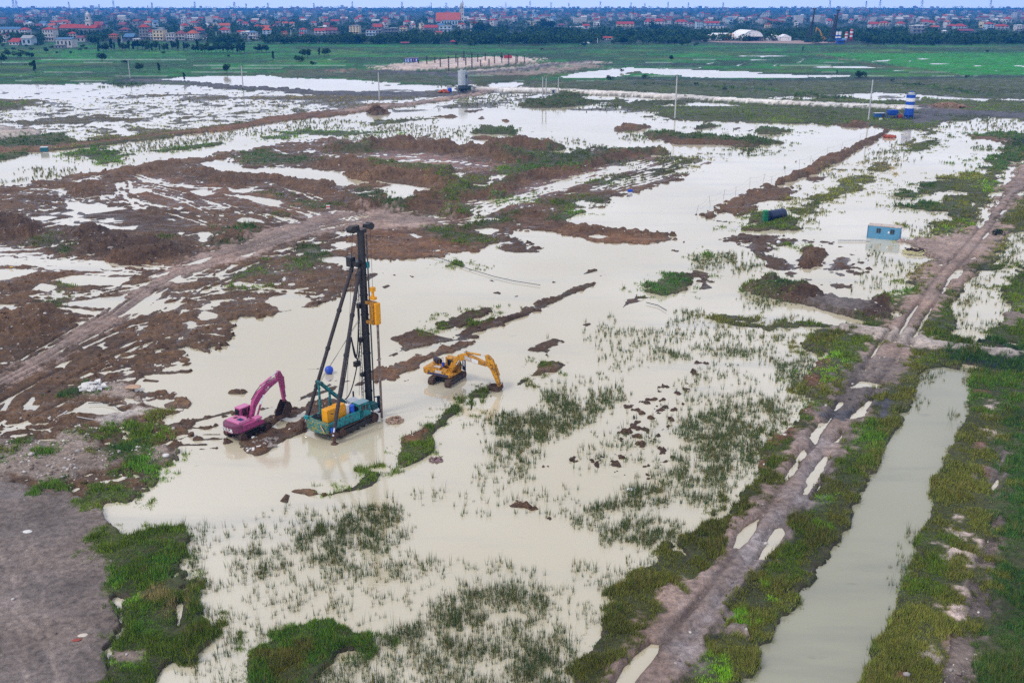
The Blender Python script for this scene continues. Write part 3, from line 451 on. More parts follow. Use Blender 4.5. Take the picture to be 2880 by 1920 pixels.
P('F', 'GRASS', "1980,155 2130,123 2352,130 2900,150 2900,560 2352,330 2270,400 2200,512 2170,600 2080,692 2000,792 1800,852 1640,830 1700,760 1840,740 1830,720 1780,692 1540,642 1610,602 1740,602 1690,570 1560,572 1540,560 1640,490 1700,450 1820,430 1990,422 2070,402 2050,342 2210,270 2190,242 2220,220 2200,192", vc='o', h=.3, r=.12)
P('F', 'TUFT', "1990,150 2352,130 2900,150 2900,300 2352,260 2270,400 2100,400 2050,340 2210,270 2230,200", vc='d', vh=.9); P('F', 'MUD', "1985,155 2220,180 2225,205 2150,195", h=.4, col='rmud'); P('F', 'TUFT', "1540,640 1610,600 1740,605 1730,680", vc='d', vh=.7); P('F', 'TUFT', "1540,570 1560,535 1640,520 1640,560", vc='d'); P('F', 'TUFT', "2140,480 2260,450 2240,560 2150,560", vc='lime'); P('F', 'TUFT', "1640,490 1750,480 1760,520 1640,520", vc='d')
P('F', 'TUFT', "1840,800 1990,800 1990,840 1850,855", vc='lime'); P('F', 'TUFT', "1940,740 2050,740 2040,790 1950,790", vc='lime', veg=.7); P('F', 'GRASS', "2250,560 2352,500 2900,560 2900,760 2352,740 2230,810 2190,780 2230,640", vc='b', veg=.8, h=.3)
P('F', 'WATER', "1690,545 1850,530 2020,540 1980,572 1760,572"); P('F', 'WATER', "1980,600 2040,620 2000,660 1970,640", h=-.1, r=.2); P('F', 'POOL', "2090,580 2140,580 2120,600"); P('F', 'GRASS', "2075,250 2095,238 2130,250 2090,265", vc='d', vh=.9)
REEDS('F', "1630,800 1700,740 1840,730 1850,855 1650,860", .8); REEDS('F', "930,350 1000,340 1020,410 960,420", .4); REEDS('F', "1380,260 1500,200 1560,260 1450,320 1350,350", .5); REEDS('F', "900,560 1000,640 850,760 760,720", .3)
P('F', 'SHOAL', "850,440 990,435 970,460 900,480", h=.05, r=.3); P('F', 'SHOAL', "420,1050 460,740 560,700", h=-.3, r=.3)
P('F', 'GRASS', "400,800 510,742 515,700 700,690 782,792 720,812 600,802 500,812", vc='g', h=.5, col='gs')
P('F', 'SHOAL', "280,872 350,822 560,815 800,842 1080,880 1110,912 800,915 450,895", h=.05, r=.3, st=(-6, 1.0, 8), amp=1.5, col='dmud')
P('F', 'SHOAL', "430,925 560,900 700,980 900,910 1100,930 1280,945 1340,1080 1150,1180 1100,1252 880,1200 760,1080 600,1040 450,985", h=-.04, r=.34, amp=2, col='dmud'); P('F', 'SHOAL', "1150,980 1330,990 1340,1080 1180,1100", h=-.16, r=.4, wl='s')
P('F', 'MOUND', "735,1010 800,942 900,922 1000,930 1045,980 1010,1032 940,1055 840,1055", peak=2.0, pw=3, col='mud'); P('F', 'TUFT', "760,920 820,905 850,930 790,940", vc='g')
P('F', 'MOUND', "435,1212 520,1150 650,1140 720,1170 850,1190 960,1240 1100,1282 1290,1300 1400,1280 1482,1300 1480,1400 1400,1442 1250,1422 1100,1382 880,1352 700,1282 560,1252", peak=1.3, pw=2.5, col='dmud')
P('F', 'TUFT', "520,1230 540,1190 680,1140 720,1180 600,1250", vc='g', veg=1); P('F', 'TUFT', "640,1190 700,1170 720,1210 660,1225", vc='d'); P('F', 'MUD', "870,1320 1000,1260 1290,1305 1300,1380 1200,1400 1000,1370", col='clay', h=.9, r=.3, spk=.1, amp=.4)
P('F', 'GRASS', "150,960 190,950 200,985 150,985", vc='b', h=.15); P('F', 'SHOAL', "260,960 310,930 360,965 320,985", h=.25); P('F', 'SHOAL', "55,1000 100,990 90,1015", h=.15, veg=.8)
# east bank between the pond and the canal, road, canal
P('F', 'GRASS', "1490,1300 1480,1290 1540,1160 1620,1160 1660,1080 1720,1000 1640,950 1500,905 1530,880 1700,860 1900,840 2000,785 2352,560 2900,500 2900,760 2352,815 2250,832 2270,902 2200,1002 2080,1092 2000,1152 1930,1252 1860,1312 1860,1372 1900,1442 1890,1492 1940,1542 2000,1640 1900,1800 1640,1830 1620,1960 1550,2140 1450,2280 1390,2420 1290,2620 1180,2820 1100,2952 1000,3152 850,3272 850,3382 680,3592 560,3712 430,3952 -800,3952 -740,3850 -690,3712 -640,3642 -600,3610 -540,3512 -490,3442 -412,3372 -350,3240 -300,3170 -220,3120 -170,3060 -100,2980 0,3045 10,2960 60,2900 130,2840 210,2760 240,2810 380,2672 470,2560 540,2470 620,2362 740,2210 830,2102 900,1990 840,1922 930,1880 890,1790 920,1740 1000,1702 1000,1680 870,1640 820,1568 830,1510 970,1490 1130,1490 1250,1425 1470,1400", vc='o', h=.45, r=.15, vh=.5)
LINE('F', 'GRASS', "680,1460 900,1452 1150,1478 1390,1472", 26, vc='g', h=.25); P('F', 'WATER', "1380,1440 1300,1440 1150,1468 900,1440 900,1380 1000,1375 1250,1430", amp=.3)
P('F', 'GRASS', "215,1410 360,1370 500,1410 490,1430 350,1430 600,1470 680,1480 600,1490 350,1450", vc='o', veg=.6, h=.12, r=.15)
for s, v in (("1480,1310 1540,1180 1620,1170 1600,1250 1500,1360", 'b'), ("1660,1480 1760,1340 1850,1330 1870,1440 1900,1560 1700,1560", 'g'), ("1640,1160 1700,1080 1740,1100 1650,1200", 'dry')): P('F', 'TUFT', s, vc=v)
for s, v in (("1000,60 1350,0 1330,120 1150,220 1100,160 1000,200", 'g'), ("940,210 1000,190 1020,260 960,290 930,250", 'lime'), ("1010,170 1060,130 1110,170 1060,200", 'lime'), ("830,260 850,220 890,215 900,250 860,280", 'lime'), ("1330,450 1400,330 1560,250 1640,330 1590,420 1500,560 1400,480", 'o'), ("1100,780 1130,710 1200,600 1280,590 1310,680 1240,740", 'b'), ("1040,860 1110,820 1250,830 1180,1000 1060,1000", 'g'), ("900,1100 940,1050 1010,1080 1000,1140 920,1150", 'lime'), ("640,760 780,640 830,660 700,800 560,930 480,960", 'g'), ("860,470 930,440 960,480 880,560 850,540", 'b'), ("1720,100 1850,80 1860,150 1700,170", 'g')): P('I', 'TUFT', s, vc=v)
for s, v in (("800,40 940,0 900,130 830,150", 'b'), ("640,300 800,200 900,320 700,420", 'g'), ("530,560 570,500 650,560 640,640 560,640", 'lime'), ("320,760 370,690 440,700 470,760 400,810", 'lime'), ("130,1110 180,1050 250,1060 280,1176 150,1200", 'lime'), ("520,440 700,360 780,420 640,520", 'g'), ("470,560 520,620 480,700 420,680", 'g'), ("0,240 250,60 300,180 100,420 0,500", 'o'), ("860,100 940,90 950,140 880,150", 'lime')): P('L', 'TUFT', s, vc=v)
for s in ("890,160 940,145 1010,160 1000,195 930,220 895,195", "850,280 930,250 960,290 930,330 880,310", "640,720 700,650 770,630 720,700", "480,940 560,810 600,800 560,900", "830,500 880,440 900,450 860,520"): P('I', 'MUD', s, col='rmud', spk=1, h=.3, amp=1.5, rub=1)
P('L', 'MUD', "290,850 330,820 430,830 470,900 440,910 380,850 330,860", col='rub', spk=.5, h=.8)
# road
P('F', 'MUD', "1400,1580 1430,1450 1500,1380 1570,1262 1640,1172 1700,1082 1722,1000 1640,960 1500,905 1530,882 1700,868 1900,838 1990,788 2050,782 2080,702 2160,602 2200,512 2280,402 2400,320 2900,150 2900,250 2400,520 2290,602 2210,692 2170,762 2225,832 2190,902 2050,1032 1960,1132 1850,1212 1760,1322 1660,1452 1640,1580", col='road', h=.62, r=.07, spk=.15, rub=0, amp=.7)
P('I', 'MUD', "1410,-20 1250,132 1150,232 1080,332 1000,422 950,502 880,602 800,722 720,802 660,882 640,982 560,1072 480,1180 350,1240 300,1380 240,1480 160,1600 60,1690 0,1720 -102,1740 -152,1880 -342,2032 -360,2140 -492,2260 -560,2380 -700,2600 -350,2600 -100,2430 0,2320 60,2230 130,2130 210,2010 280,1940 350,1820 440,1710 500,1610 530,1530 640,1450 720,1330 830,1180 900,1062 980,952 1040,832 1120,722 1180,622 1280,562 1310,482 1340,382 1420,292 1500,202 1540,102 1560,-20", col='road', h=.62, r=.05, spk=.45, rub=0, amp=.6)
P('I', 'MUD', "1100,250 1250,140 1520,160 1420,290 1330,400 1150,560 1020,560 950,500", col='clay', h=.58, r=.12, st=(58, .7, 5), spk=.1)
P('I', 'MUD', "1350,520 1320,440 1420,400 1460,430 1420,520 1380,580 1320,580", col='grav', h=.4, spk=.3); P('I', 'MUD', "1020,545 1080,490 1190,470 1150,560 1060,575", col='grav', h=.5)
P('I', 'MUD', "960,820 1040,700 930,700 880,860 740,1180 560,1300 300,1700 60,2000 -100,2100 0,2250 150,2000 420,1640 640,1340 780,1180", col='grvl', spk=1, rub=.03, amp=2, soft=4)
P('F', 'MUD', "1130,1490 1400,1520 1560,1500 1640,1568 1760,1628 1970,1642 2260,1658 2500,1690 2352,1670 2000,1650 1740,1636 1560,1605 1400,1580 1130,1505", col='pale', h=.6, r=.05, spk=.2); P('I', 'MUD', "1540,20 1760,60 1990,72 2260,85 2260,95 2352,110 2500,120 2500,140 2250,110 1990,82 1740,72 1560,55", col='pale', h=.6, r=.05)
RUTS('I', "1480,-20 1330,180 1200,360 1100,560 980,760 820,1000 620,1280 400,1620 150,1950 -100,2280", (-1.6, -1.2, 1.3, 1.7), .26, .26, 41, amount=-.35); RUTS('F', "2250,560 2120,740 2000,900 1800,1120 1650,1350 1520,1568", (-1.2, 1.0), .35, .28, 43, amount=-.4); RUTS('F', "1600,900 1800,890 2000,850 2150,840", (-1.5, 0, 1.5), .4, .35, 44)
for s in ("1225,205 1260,190 1290,205 1250,224", "1132,325 1160,295 1200,262 1280,275 1385,308 1365,350 1300,330 1250,330 1160,347", "1020,482 1060,412 1130,403 1135,440 1080,484", "1155,552 1180,462 1250,422 1345,376 1310,452 1250,522", "870,682 885,630 930,560 968,560 950,622 900,692", "1038,703 1090,632 1117,625 1112,660 1060,707", "665,1006 740,882 820,752 842,743 832,792 790,882 720,972", "805,1080 850,972 930,862 988,798 972,882 930,992 860,1082"): P('I', 'POOL', s, amp=.7, h=-.25)
for s in ("335,275 380,152 440,92 525,48 500,122 440,202 375,265", "510,345 580,222 640,112 690,105 705,150 640,252 560,345", "528,224 592,138 585,160 540,226"): P('L', 'POOL', s, amp=.3)
P('K', 'POOL', "1830,1260 1880,1178 1950,1062 2050,962 2130,908 2185,915 2172,972 2110,1062 2020,1178 1950,1280", amp=.3)
for s in ("1838,1142 1890,1080 1942,1068 1930,1102 1880,1152", "1755,1245 1800,1202 1838,1200 1800,1258", "1968,1002 2020,983 2028,1000 1980,1014", "2078,742 2085,718 2122,713 2112,748", "2148,745 2160,725 2180,728 2170,748", "1755,1060 1762,1040 1802,1018 1790,1062", "2210,665 2225,655 2240,665 2222,675", "1800,905 1840,905 1820,925"): P('F', 'POOL', s, amp=.3)
# right-hand canal (upper reach), track hedge, canal (lower reach), east bank
P('F', 'WATER', "2352,812 2900,660 2900,900 2352,1052 2280,1192 2240,1282 2190,1352 2180,1442 2130,1502 2110,1570 2352,1610 2352,1628 2100,1590 2000,1572 1942,1542 1890,1492 1900,1442 1860,1372 1860,1312 1930,1252 2000,1152 2080,1092 2200,1002 2270,902 2250,832", amp=.6)
REEDS('F', "1870,1350 1950,1290 2100,1100 2250,900 2330,830 2352,880 2280,950 2200,1100 2000,1360 1940,1480", .55); P('F', 'GRASS', "2040,1060 2190,1040 2200,1070 2060,1090", vc='g', h=.1, r=.1, veg=.9)
P('F', 'GRASS', "2352,1052 2900,900 2900,1700 2352,1620 2110,1568 2130,1502 2180,1442 2190,1352 2240,1282 2280,1192", vc='g', h=.4); P('F', 'MUD', "2180,1430 2240,1350 2330,1330 2352,1420 2260,1480", col='rub', h=.4, spk=.6); REEDS('F', "2110,1568 2180,1420 2250,1250 2352,1060 2352,1030 2230,1230 2110,1440 2070,1560", .6)
P('I', 'WATER', "1690,192 1800,178 1900,198 2012,226 1990,302 1970,422 1960,502 1920,582 1880,682 1830,782 1780,882 1712,952 1702,1052 1722,1122 1700,1180 1640,1310 1600,1450 1560,1560 1530,1650 1480,1760 1450,1860 1410,1960 1370,2040 1290,2100 1280,2220 1230,2360 1150,2600 350,2600 490,2360 560,2252 650,2142 680,2032 700,1922 850,1812 850,1732 950,1612 1000,1512 1090,1412 1100,1312 1160,1292 1180,1180 1240,1062 1290,982 1340,902 1390,782 1410,722 1450,642 1520,562 1550,502 1590,422 1620,322 1640,232", amp=.15, h=-.5)
P('I', 'GRASS', "2012,226 2200,200 2352,230 3000,300 3000,2700 1130,2600 1230,2360 1280,2220 1290,2100 1370,2040 1410,1960 1450,1860 1480,1760 1530,1650 1560,1560 1600,1450 1640,1310 1700,1180 1722,1122 1702,1052 1712,952 1780,882 1830,782 1880,682 1920,582 1960,502 1970,422 1990,302", vc='o', h=.4, r=.12, vh=.5, amp=.25)
P('I', 'TUFT', "2100,500 2352,300 3000,400 3000,2700 2000,2700 2050,2000 2200,1500 2100,900 2200,700", vc='d', veg=.85); P('I', 'TUFT', "1990,300 2352,230 2352,500 2150,560 1980,500", vc='b'); P('I', 'TUFT', "1720,1000 1850,800 2050,900 2000,1150 1750,1150", vc='o'); P('L', 'TUFT', "1640,200 1850,200 1830,560 1560,620 1600,330", vc='g'); P('L', 'TUFT', "1430,680 1820,650 1850,960 1600,980 1400,880", vc='o')
for s, c in (("2080,420 2150,415 2170,470 2110,480", 'sand'), ("2090,525 2160,530 2120,545", 'sand'), ("2070,620 2130,620 2170,675 2100,660", 'sand'), ("1970,730 2040,720 2050,760 2000,770", 'red'), ("2050,355 2130,360 2120,375 2070,375", 'rmud'), ("2050,870 2130,900 2110,960 2070,940", 'red'), ("1940,920 2010,925 1990,935", 'sand')): P('I', 'MUD', s, col=c, h=.45, spk=.4, amp=2)
for s, c in (("1790,265 1870,270 1990,330 1980,350 1880,320 1830,400 1810,330", 'sand'), ("1880,420 1970,410 1960,470 1900,460", 'sand'), ("1840,520 1960,560 1960,600 1850,560", 'sand'), ("1860,150 1990,170 2080,240 2040,250 1920,190", 'sand'), ("1610,1010 1700,980 1790,1030 1740,1070 1640,1050", 'pale'), ("1820,850 1900,870 1890,970 1850,990", 'red'), ("1820,680 1910,690 1900,760 1850,740", 'sand'), ("1400,1060 1480,1080 1520,1160 1450,1150", 'rmud'), ("1850,20 1920,60 1890,70", 'sand')): P('L', 'MUD', s, col=c, h=.45, spk=.5, amp=2)
P('I', 'WET', "2130,770 2180,760 2230,860 2200,1000 2120,1080 2100,1000 2170,900", col='clay', h=.06, r=.16, amp=2)
P('L', 'WET', "2120,60 2230,60 2230,130 2130,130", col='clay', h=.06, r=.16, amp=2); P('L', 'WET', "2100,190 2180,200 2170,240 2090,250 2150,330 2150,400 2050,420 2040,350 2100,300", col='clay', h=.06, r=.16, amp=2); P('L', 'WET', "2000,480 2080,500 2130,600 2130,760 2000,720 2010,600 1990,560", col='clay', h=.06, r=.16, amp=2); P('L', 'WET', "1880,870 2010,870 1980,1000 1970,1120 1990,1260 1770,1260 1780,1130 1830,1060 1880,1000", col='clay', h=.06, r=.16, amp=2)
P('I', 'GRASS', "1820,72 1950,58 2100,88 2352,108 2900,140 2900,260 2352,222 2200,202 2000,172 1860,152", vc='d', vh=1.1, col='dark', peak=.6, pw=2); P('I', 'GRASS', "1960,-5 2150,-5 2352,45 2900,100 2900,140 2352,92 2100,32", vc='d', vh=1.0, col='dark', h=.5)
LINE('F', 'MUD', "1130,1492 1400,1535 1560,1562 1750,1618 1990,1648 2260,1672 2500,1705", 40, col='pale', h=.95, r=.05, spk=.1, amp=.35, rub=0)
# ---- reeds in the flood water
for t, s, d in (('H', "1010,560 1130,520 1300,480 1400,420 1490,350 1700,320 1900,300 1910,350 1820,450 1700,500 1600,600 1480,660 1380,720 1210,772 1090,742 1040,640", 1.6), ('H', "1140,900 1240,780 1330,740 1460,780 1300,870 1240,940", .6), ('H', "870,860 1120,800 1100,950 900,1000", .22), ('H', "380,1000 1100,960 1200,1130 400,1140", .10), ('H', "1500,300 1900,200 1950,300 1600,420", .2), ('H', "1600,-20 2352,-60 2352,180 1900,200 1800,80", .33), ('H', "2180,60 2352,-20 2352,100 2200,110", 1.4), ('H', "1700,640 2352,380 2352,700 2000,900 1600,900", .12), ('H', "1380,1050 1600,1080 1600,1176 1400,1176", .35), ('H', "1860,1176 1900,1060 2050,950 2200,850 2352,690 2352,1176", 1.15), ('H', "940,560 1010,600 1090,800 950,800", .3), ('H', "1750,690 2352,560 2352,640 1900,860", .2), ('I', "-40,720 30,580 200,525 330,445 480,405 700,380 860,360 800,455 740,552 620,682 540,802 440,952 240,1172 -40,1190", 1.3), ('I', "540,110 850,130 870,270 800,330 640,240 550,170", 1.0), ('I', "0,0 300,-20 500,60 450,120 120,120 0,80", .35), ('I', "0,320 200,360 450,300 700,330 850,350 480,400 300,440 0,480", .35), ('I', "-40,150 500,200 400,320 0,350", .18), ('I', "330,60 430,70 430,105 330,100", 1.5), ('K', "1650,60 2352,-20 2352,200 2260,300 2000,240 1750,200", .9), ('K', "-250,20 0,-20 350,0 440,130 300,260 60,250 -200,220", .85), ('K', "120,0 350,20 300,200 120,200", 1.2), ('K', "-300,160 0,220 400,270 680,340 640,480 450,480 200,500 -100,420 -350,420", .55), ('K', "-200,450 700,480 600,720 100,800 -200,680", .2), ('K', "600,580 900,480 1200,470 1450,500 1600,640 1500,720 1700,900 1650,1000 1550,1280 -250,1280 -150,1000 250,980 300,800 550,740", 1.5), ('K', "850,350 1500,380 1500,460 900,470", .3), ('K', "1600,330 1800,370 2100,480 1900,720 1850,860 1550,800 1450,560", .33), ('K', "1700,900 1850,860 1640,1040 1560,1176", .5), ('K', "1880,230 2200,330 2100,460 1950,330", .35), ('J', "1280,120 2352,40 2352,240 1900,220 1650,280 1380,280", .22), ('J', "1620,260 1800,240 2000,230 2000,420 1800,460 1640,420", .85), ('J', "2000,200 2180,120 2352,110 2352,360 2050,330", .95), ('J', "1350,480 2352,440 2352,700 1400,620", .24), ('J', "1270,540 1400,540 1420,760 1300,760", 1.0), ('J', "1480,760 2352,640 2352,760 1900,900 1760,1080 1540,900", .28), ('J', "1280,980 1500,900 1700,950 1750,1200 1250,1300", .5), ('J', "1280,320 1330,300 1360,480 1290,480", .8), ('J', "2150,1176 2250,1100 2352,1020 2352,1280 2150,1280", .7), ('J', "1380,200 1450,160 1460,260 1380,260", .3)): REEDS(t, s, d)
for t, s, d in (('E', "1450,1568 1700,1480 2352,1440 2352,1568", .30), ('E', "1780,1450 1860,1440 1880,1530 1790,1560", .7), ('F', "0,1390 130,1380 120,1430 0,1430", .8), ('F', "180,1500 380,1470 380,1560 200,1568", 1.3), ('F', "0,1430 700,1480 820,1568 0,1568", .3), ('F', "100,990 230,1000 220,1060 110,1060", .9), ('F', "250,980 460,960 470,1070 340,1080 260,1040", .75), ('F', "440,1260 900,1290 880,1360 450,1310", .45), ('F', "1340,960 1500,1000 1650,1060 1500,1250 1200,1260 1100,1200 1350,1080", .16), ('F', "690,1400 760,1400 760,1450 690,1450", .9), ('F', "470,980 600,980 600,1020 480,1020", .7), ('E', "0,130 600,80 800,120 720,200 400,180 0,190", .35), ('E', "120,70 500,80 700,60 420,110 150,110", .45), ('E', "740,170 880,175 880,230 760,220", .35), ('E', "1980,150 2100,150 2100,190 2000,180", .8), ('E', "2150,270 2352,280 2352,330 2180,330", .6), ('E', "1320,170 1760,215 1700,222 1330,185", .6), ('B', "1000,650 1300,640 1250,720 850,740 780,760 700,750", .5), ('B', "1650,700 2352,700 2352,780 1700,760", .35), ('C', "0,760 200,770 600,800 0,800", .3), ('F', "1840,20 2352,50 2352,120 2000,110 1840,90", .3), ('I', "1630,240 1690,195 1640,330 1590,430", .5), ('I', "1940,500 1990,300 1960,560 1890,680 1870,500", .45), ('L', "1250,1000 1290,900 1400,850 1460,680 1380,740 1320,880 1230,960 1200,1060", .5), ('L', "1500,500 1640,180 1620,330 1540,520", .5)): REEDS(t, s, d)

for k, (s, o) in enumerate((("-200,470 200,500 450,540 700,560 900,620", (0, 1.8)), ("100,660 400,600 700,560 1000,590", (0, 1.7)), ("700,430 850,470 860,540 1000,640 1250,690 1450,760", (-1.6, 0, 1.5)), ("1000,480 1250,540 1500,600 1750,700 1900,760", (0, 1.8)), ("1500,640 1800,660 2050,740", (0, 1.8, 3.4)), ("-100,640 200,760 500,720 800,740", (0, 1.6)), ("0,1250 400,1260 700,1230 950,1180", (0, 1.7)), ("0,1320 300,1300 600,1330 800,1300", (0, 1.8)), ("1200,1300 1500,1230 1800,1200 2100,1230", (0, 1.6)), ("1400,1200 1700,1060 2000,930 2300,840", (0, 1.7)), ("1950,700 2150,760 2352,800", (0, 1.7)), ("600,1560 900,1420 1200,1300 1450,1250", (0, 1.8)))): RUTS('D', s, o, .38, .42, 60 + k, amount=.05)
for k, (s, o) in enumerate((("0,520 300,380 600,200 900,60", (0, 1.8, 4)), ("0,430 350,240 650,80 800,0", (0, 1.7)), ("200,620 500,480 800,420", (0, 1.6)), ("-200,600 200,560 600,590 1000,640", (0, 1.7)))): RUTS('G', s, o, .24, .36, 80 + k, amount=-.1)
for k, (s, o) in enumerate((("60,800 400,860 800,960", (0, 1.2, 2.4, 4)), ("150,760 500,820 900,900", (0, 1.4, 3)), ("1180,740 1500,790 1800,840 2250,860", (0, 1.6)), ("250,330 600,310 1000,360", (0, 1.7)))): RUTS('E', s, o, .3, .3, 90 + k, amount=-.1)

RUTS('I', "1480,-20 1330,180 1200,360 1100,560 980,760 820,1000 620,1280 400,1620 150,1950 -100,2280", (-1.7, 1.5), .32, 1.0, 141, amount=-.55)
RUTS('F', "2250,560 2120,740 2000,900 1800,1120 1650,1350 1520,1568", (-1.2, 1.0), .35, 1.0, 143, amount=-.6)
for k, s in enumerate(("60,700 200,820 330,1000 400,1180", "300,740 360,980 380,1180", "-100,300 200,420 420,380 640,240", "120,200 260,480 300,620", "450,1180 520,980 640,800")): RUTS('J', s, (0, 1.9), .22, .05, 120 + k, amount=.4, dark=-.22)

# ---- ground mesh
def grid_object(name, m):
    me = bpy.data.meshes.new(name); nv = NR * NC
    co = np.empty((NR, NC, 3), np.float32); co[..., 0] = X; co[..., 1] = Y; co[..., 2] = Hh
    i = np.arange(NR * NC).reshape(NR, NC)
    q = np.stack([i[:-1, :-1], i[:-1, 1:], i[1:, 1:], i[1:, :-1]], -1).reshape(-1, 4)
    me.vertices.add(nv); me.vertices.foreach_set('co', co.ravel())
    me.loops.add(q.size); me.loops.foreach_set('vertex_index', q.ravel().astype(np.int32))
    me.polygons.add(len(q)); me.polygons.foreach_set('loop_start', np.arange(0, q.size, 4, dtype=np.int32))
    me.polygons.foreach_set('use_smooth', np.ones(len(q), bool))
    me.update(calc_edges=True)
    at = me.color_attributes.new('soil', 'FLOAT_COLOR', 'POINT')
    c = np.empty((nv, 4), np.float32); c[:, :3] = COL.reshape(-1, 3); c[:, 3] = SPK.ravel(); at.data.foreach_set('color', c.ravel())
    me.materials.append(m); o = bpy.data.objects.new(name, me); C.objects.link(o)
    return o
def ground_material():
    m = bpy.data.materials.new('ground'); m.use_nodes = True; t = m.node_tree; N = t.nodes; L = t.links; b = N['Principled BSDF']
    at = N.new('ShaderNodeAttribute'); at.attribute_name = 'soil'
    geo = N.new('ShaderNodeNewGeometry'); sep = N.new('ShaderNodeSeparateXYZ'); L.new(geo.outputs['Position'], sep.inputs[0])
    def noise(sc, det, ro=0.6):
        n = N.new('ShaderNodeTexNoise'); n.inputs['Scale'].default_value = sc; n.inputs['Detail'].default_value = det; n.inputs['Roughness'].default_value = ro
        L.new(geo.outputs['Position'], n.inputs['Vector']); return n
    def rng(src, a, b_, c, d):
        r = N.new('ShaderNodeMapRange'); r.inputs[1].default_value = a; r.inputs[2].default_value = b_; r.inputs[3].default_value = c; r.inputs[4].default_value = d
        L.new(src, r.inputs[0]); return r.outputs[0]
    def math_(op, a, b_):
        q = N.new('ShaderNodeMath'); q.operation = op
        for k, v in ((0, a), (1, b_)):
            if isinstance(v, (int, float)): q.inputs[k].default_value = v
            else: L.new(v, q.inputs[k])
        return q.outputs[0]
    n1 = noise(1.6, 8, 0.7); n2 = noise(0.16, 4); n3 = noise(7, 4)
    var = math_('MULTIPLY', rng(n1.outputs[0], 0.28, 0.72, 0.40, 1.60), rng(n2.outputs[0], 0.3, 0.7, 0.78, 1.25))
    wet = rng(sep.outputs[2], 0.03, 0.20, 1, 0)
    var = math_('MULTIPLY', var, math_('SUBTRACT', 1, math_('MULTIPLY', wet, 0.28)))
    sc = N.new('ShaderNodeVectorMath'); sc.operation = 'SCALE'; L.new(at.outputs['Color'], sc.inputs[0]); L.new(var, sc.inputs['Scale'])
    vo = N.new('ShaderNodeTexVoronoi'); vo.inputs['Scale'].default_value = 2.6; L.new(geo.outputs['Position'], vo.inputs['Vector'])
    sv_ = N.new('ShaderNodeSeparateColor'); L.new(vo.outputs['Color'], sv_.inputs[0])
    vo2 = N.new('ShaderNodeTexVoronoi'); vo2.inputs['Scale'].default_value = 6.5; L.new(geo.outputs['Position'], vo2.inputs['Vector'])
    s2 = N.new('ShaderNodeSeparateColor'); L.new(vo2.outputs['Color'], s2.inputs[0])
    k1 = math_('MULTIPLY', math_('LESS_THAN', vo.outputs['Distance'], 0.30), math_('LESS_THAN', sv_.outputs[0], math_('MULTIPLY', at.outputs['Alpha'], 0.22)))
    k2 = math_('MULTIPLY', math_('LESS_THAN', vo2.outputs['Distance'], 0.30), math_('LESS_THAN', s2.outputs[0], math_('MULTIPLY', at.outputs['Alpha'], 0.46)))
    kk = math_('MULTIPLY', math_('MAXIMUM', k1, k2), rng(n2.outputs[0], 0.42, 0.62, 0.0, 0.9))
    mx = N.new('ShaderNodeMix'); mx.data_type = 'RGBA'; L.new(kk, mx.inputs[0]); L.new(sc.outputs[0], mx.inputs[6]); mx.inputs[7].default_value = (0.42, 0.385, 0.36, 1)
    L.new(mx.outputs[2], b.inputs['Base Color'])
    mp = N.new('ShaderNodeMapping'); mp.inputs['Rotation'].default_value = (0, 0, R(-24)); mp.inputs['Scale'].default_value = (0.16, 0.9, 0.5); L.new(geo.outputs['Position'], mp.inputs[0])
    n4 = N.new('ShaderNodeTexNoise'); n4.inputs['Scale'].default_value = 0.9; n4.inputs['Detail'].default_value = 6; n4.inputs['Distortion'].default_value = 0.6; L.new(mp.outputs[0], n4.inputs['Vector'])
    sheen = math_('MAXIMUM', wet, rng(n4.outputs[0], 0.55, 0.66, 0.0, 1.0))
    low = rng(sep.outputs[2], 0.35, 0.9, 1, 0)
    sheen = math_('MULTIPLY', sheen, low)
    L.new(rng(sheen, 0, 1, 0.85, 0.22), b.inputs['Roughness']); b.inputs['Specular IOR Level'].default_value = 0.35
    bp = N.new('ShaderNodeBump'); bp.inputs['Strength'].default_value = 1.0; bp.inputs['Distance'].default_value = 0.45; L.new(n1.outputs[0], bp.inputs['Height'])
    bp2 = N.new('ShaderNodeBump'); bp2.inputs['Strength'].default_value = 0.5; bp2.inputs['Distance'].default_value = 0.10; L.new(n3.outputs[0], bp2.inputs['Height']); L.new(bp.outputs[0], bp2.inputs['Normal'])
    L.new(bp2.outputs[0], b.inputs['Normal'])
    return m
Hh = Hh + np.where(Hh > 0.05, 0.05 * n_s + 0.10 * np.clip(RUB * 2, 0, 1) * n_s, 0)
COL *= np.clip(1 + 0.22 * n_b + 0.22 * n_m + 0.12 * n_s, 0.4, 1.8)[..., None] * (1 + np.array((0.05, 0.0, -0.05)) * n_l[..., None])
ground = grid_object('ground', ground_material()); tag(ground, 'muddy flooded ground with soil banks, fields and tracks', 'ground', kind='structure')

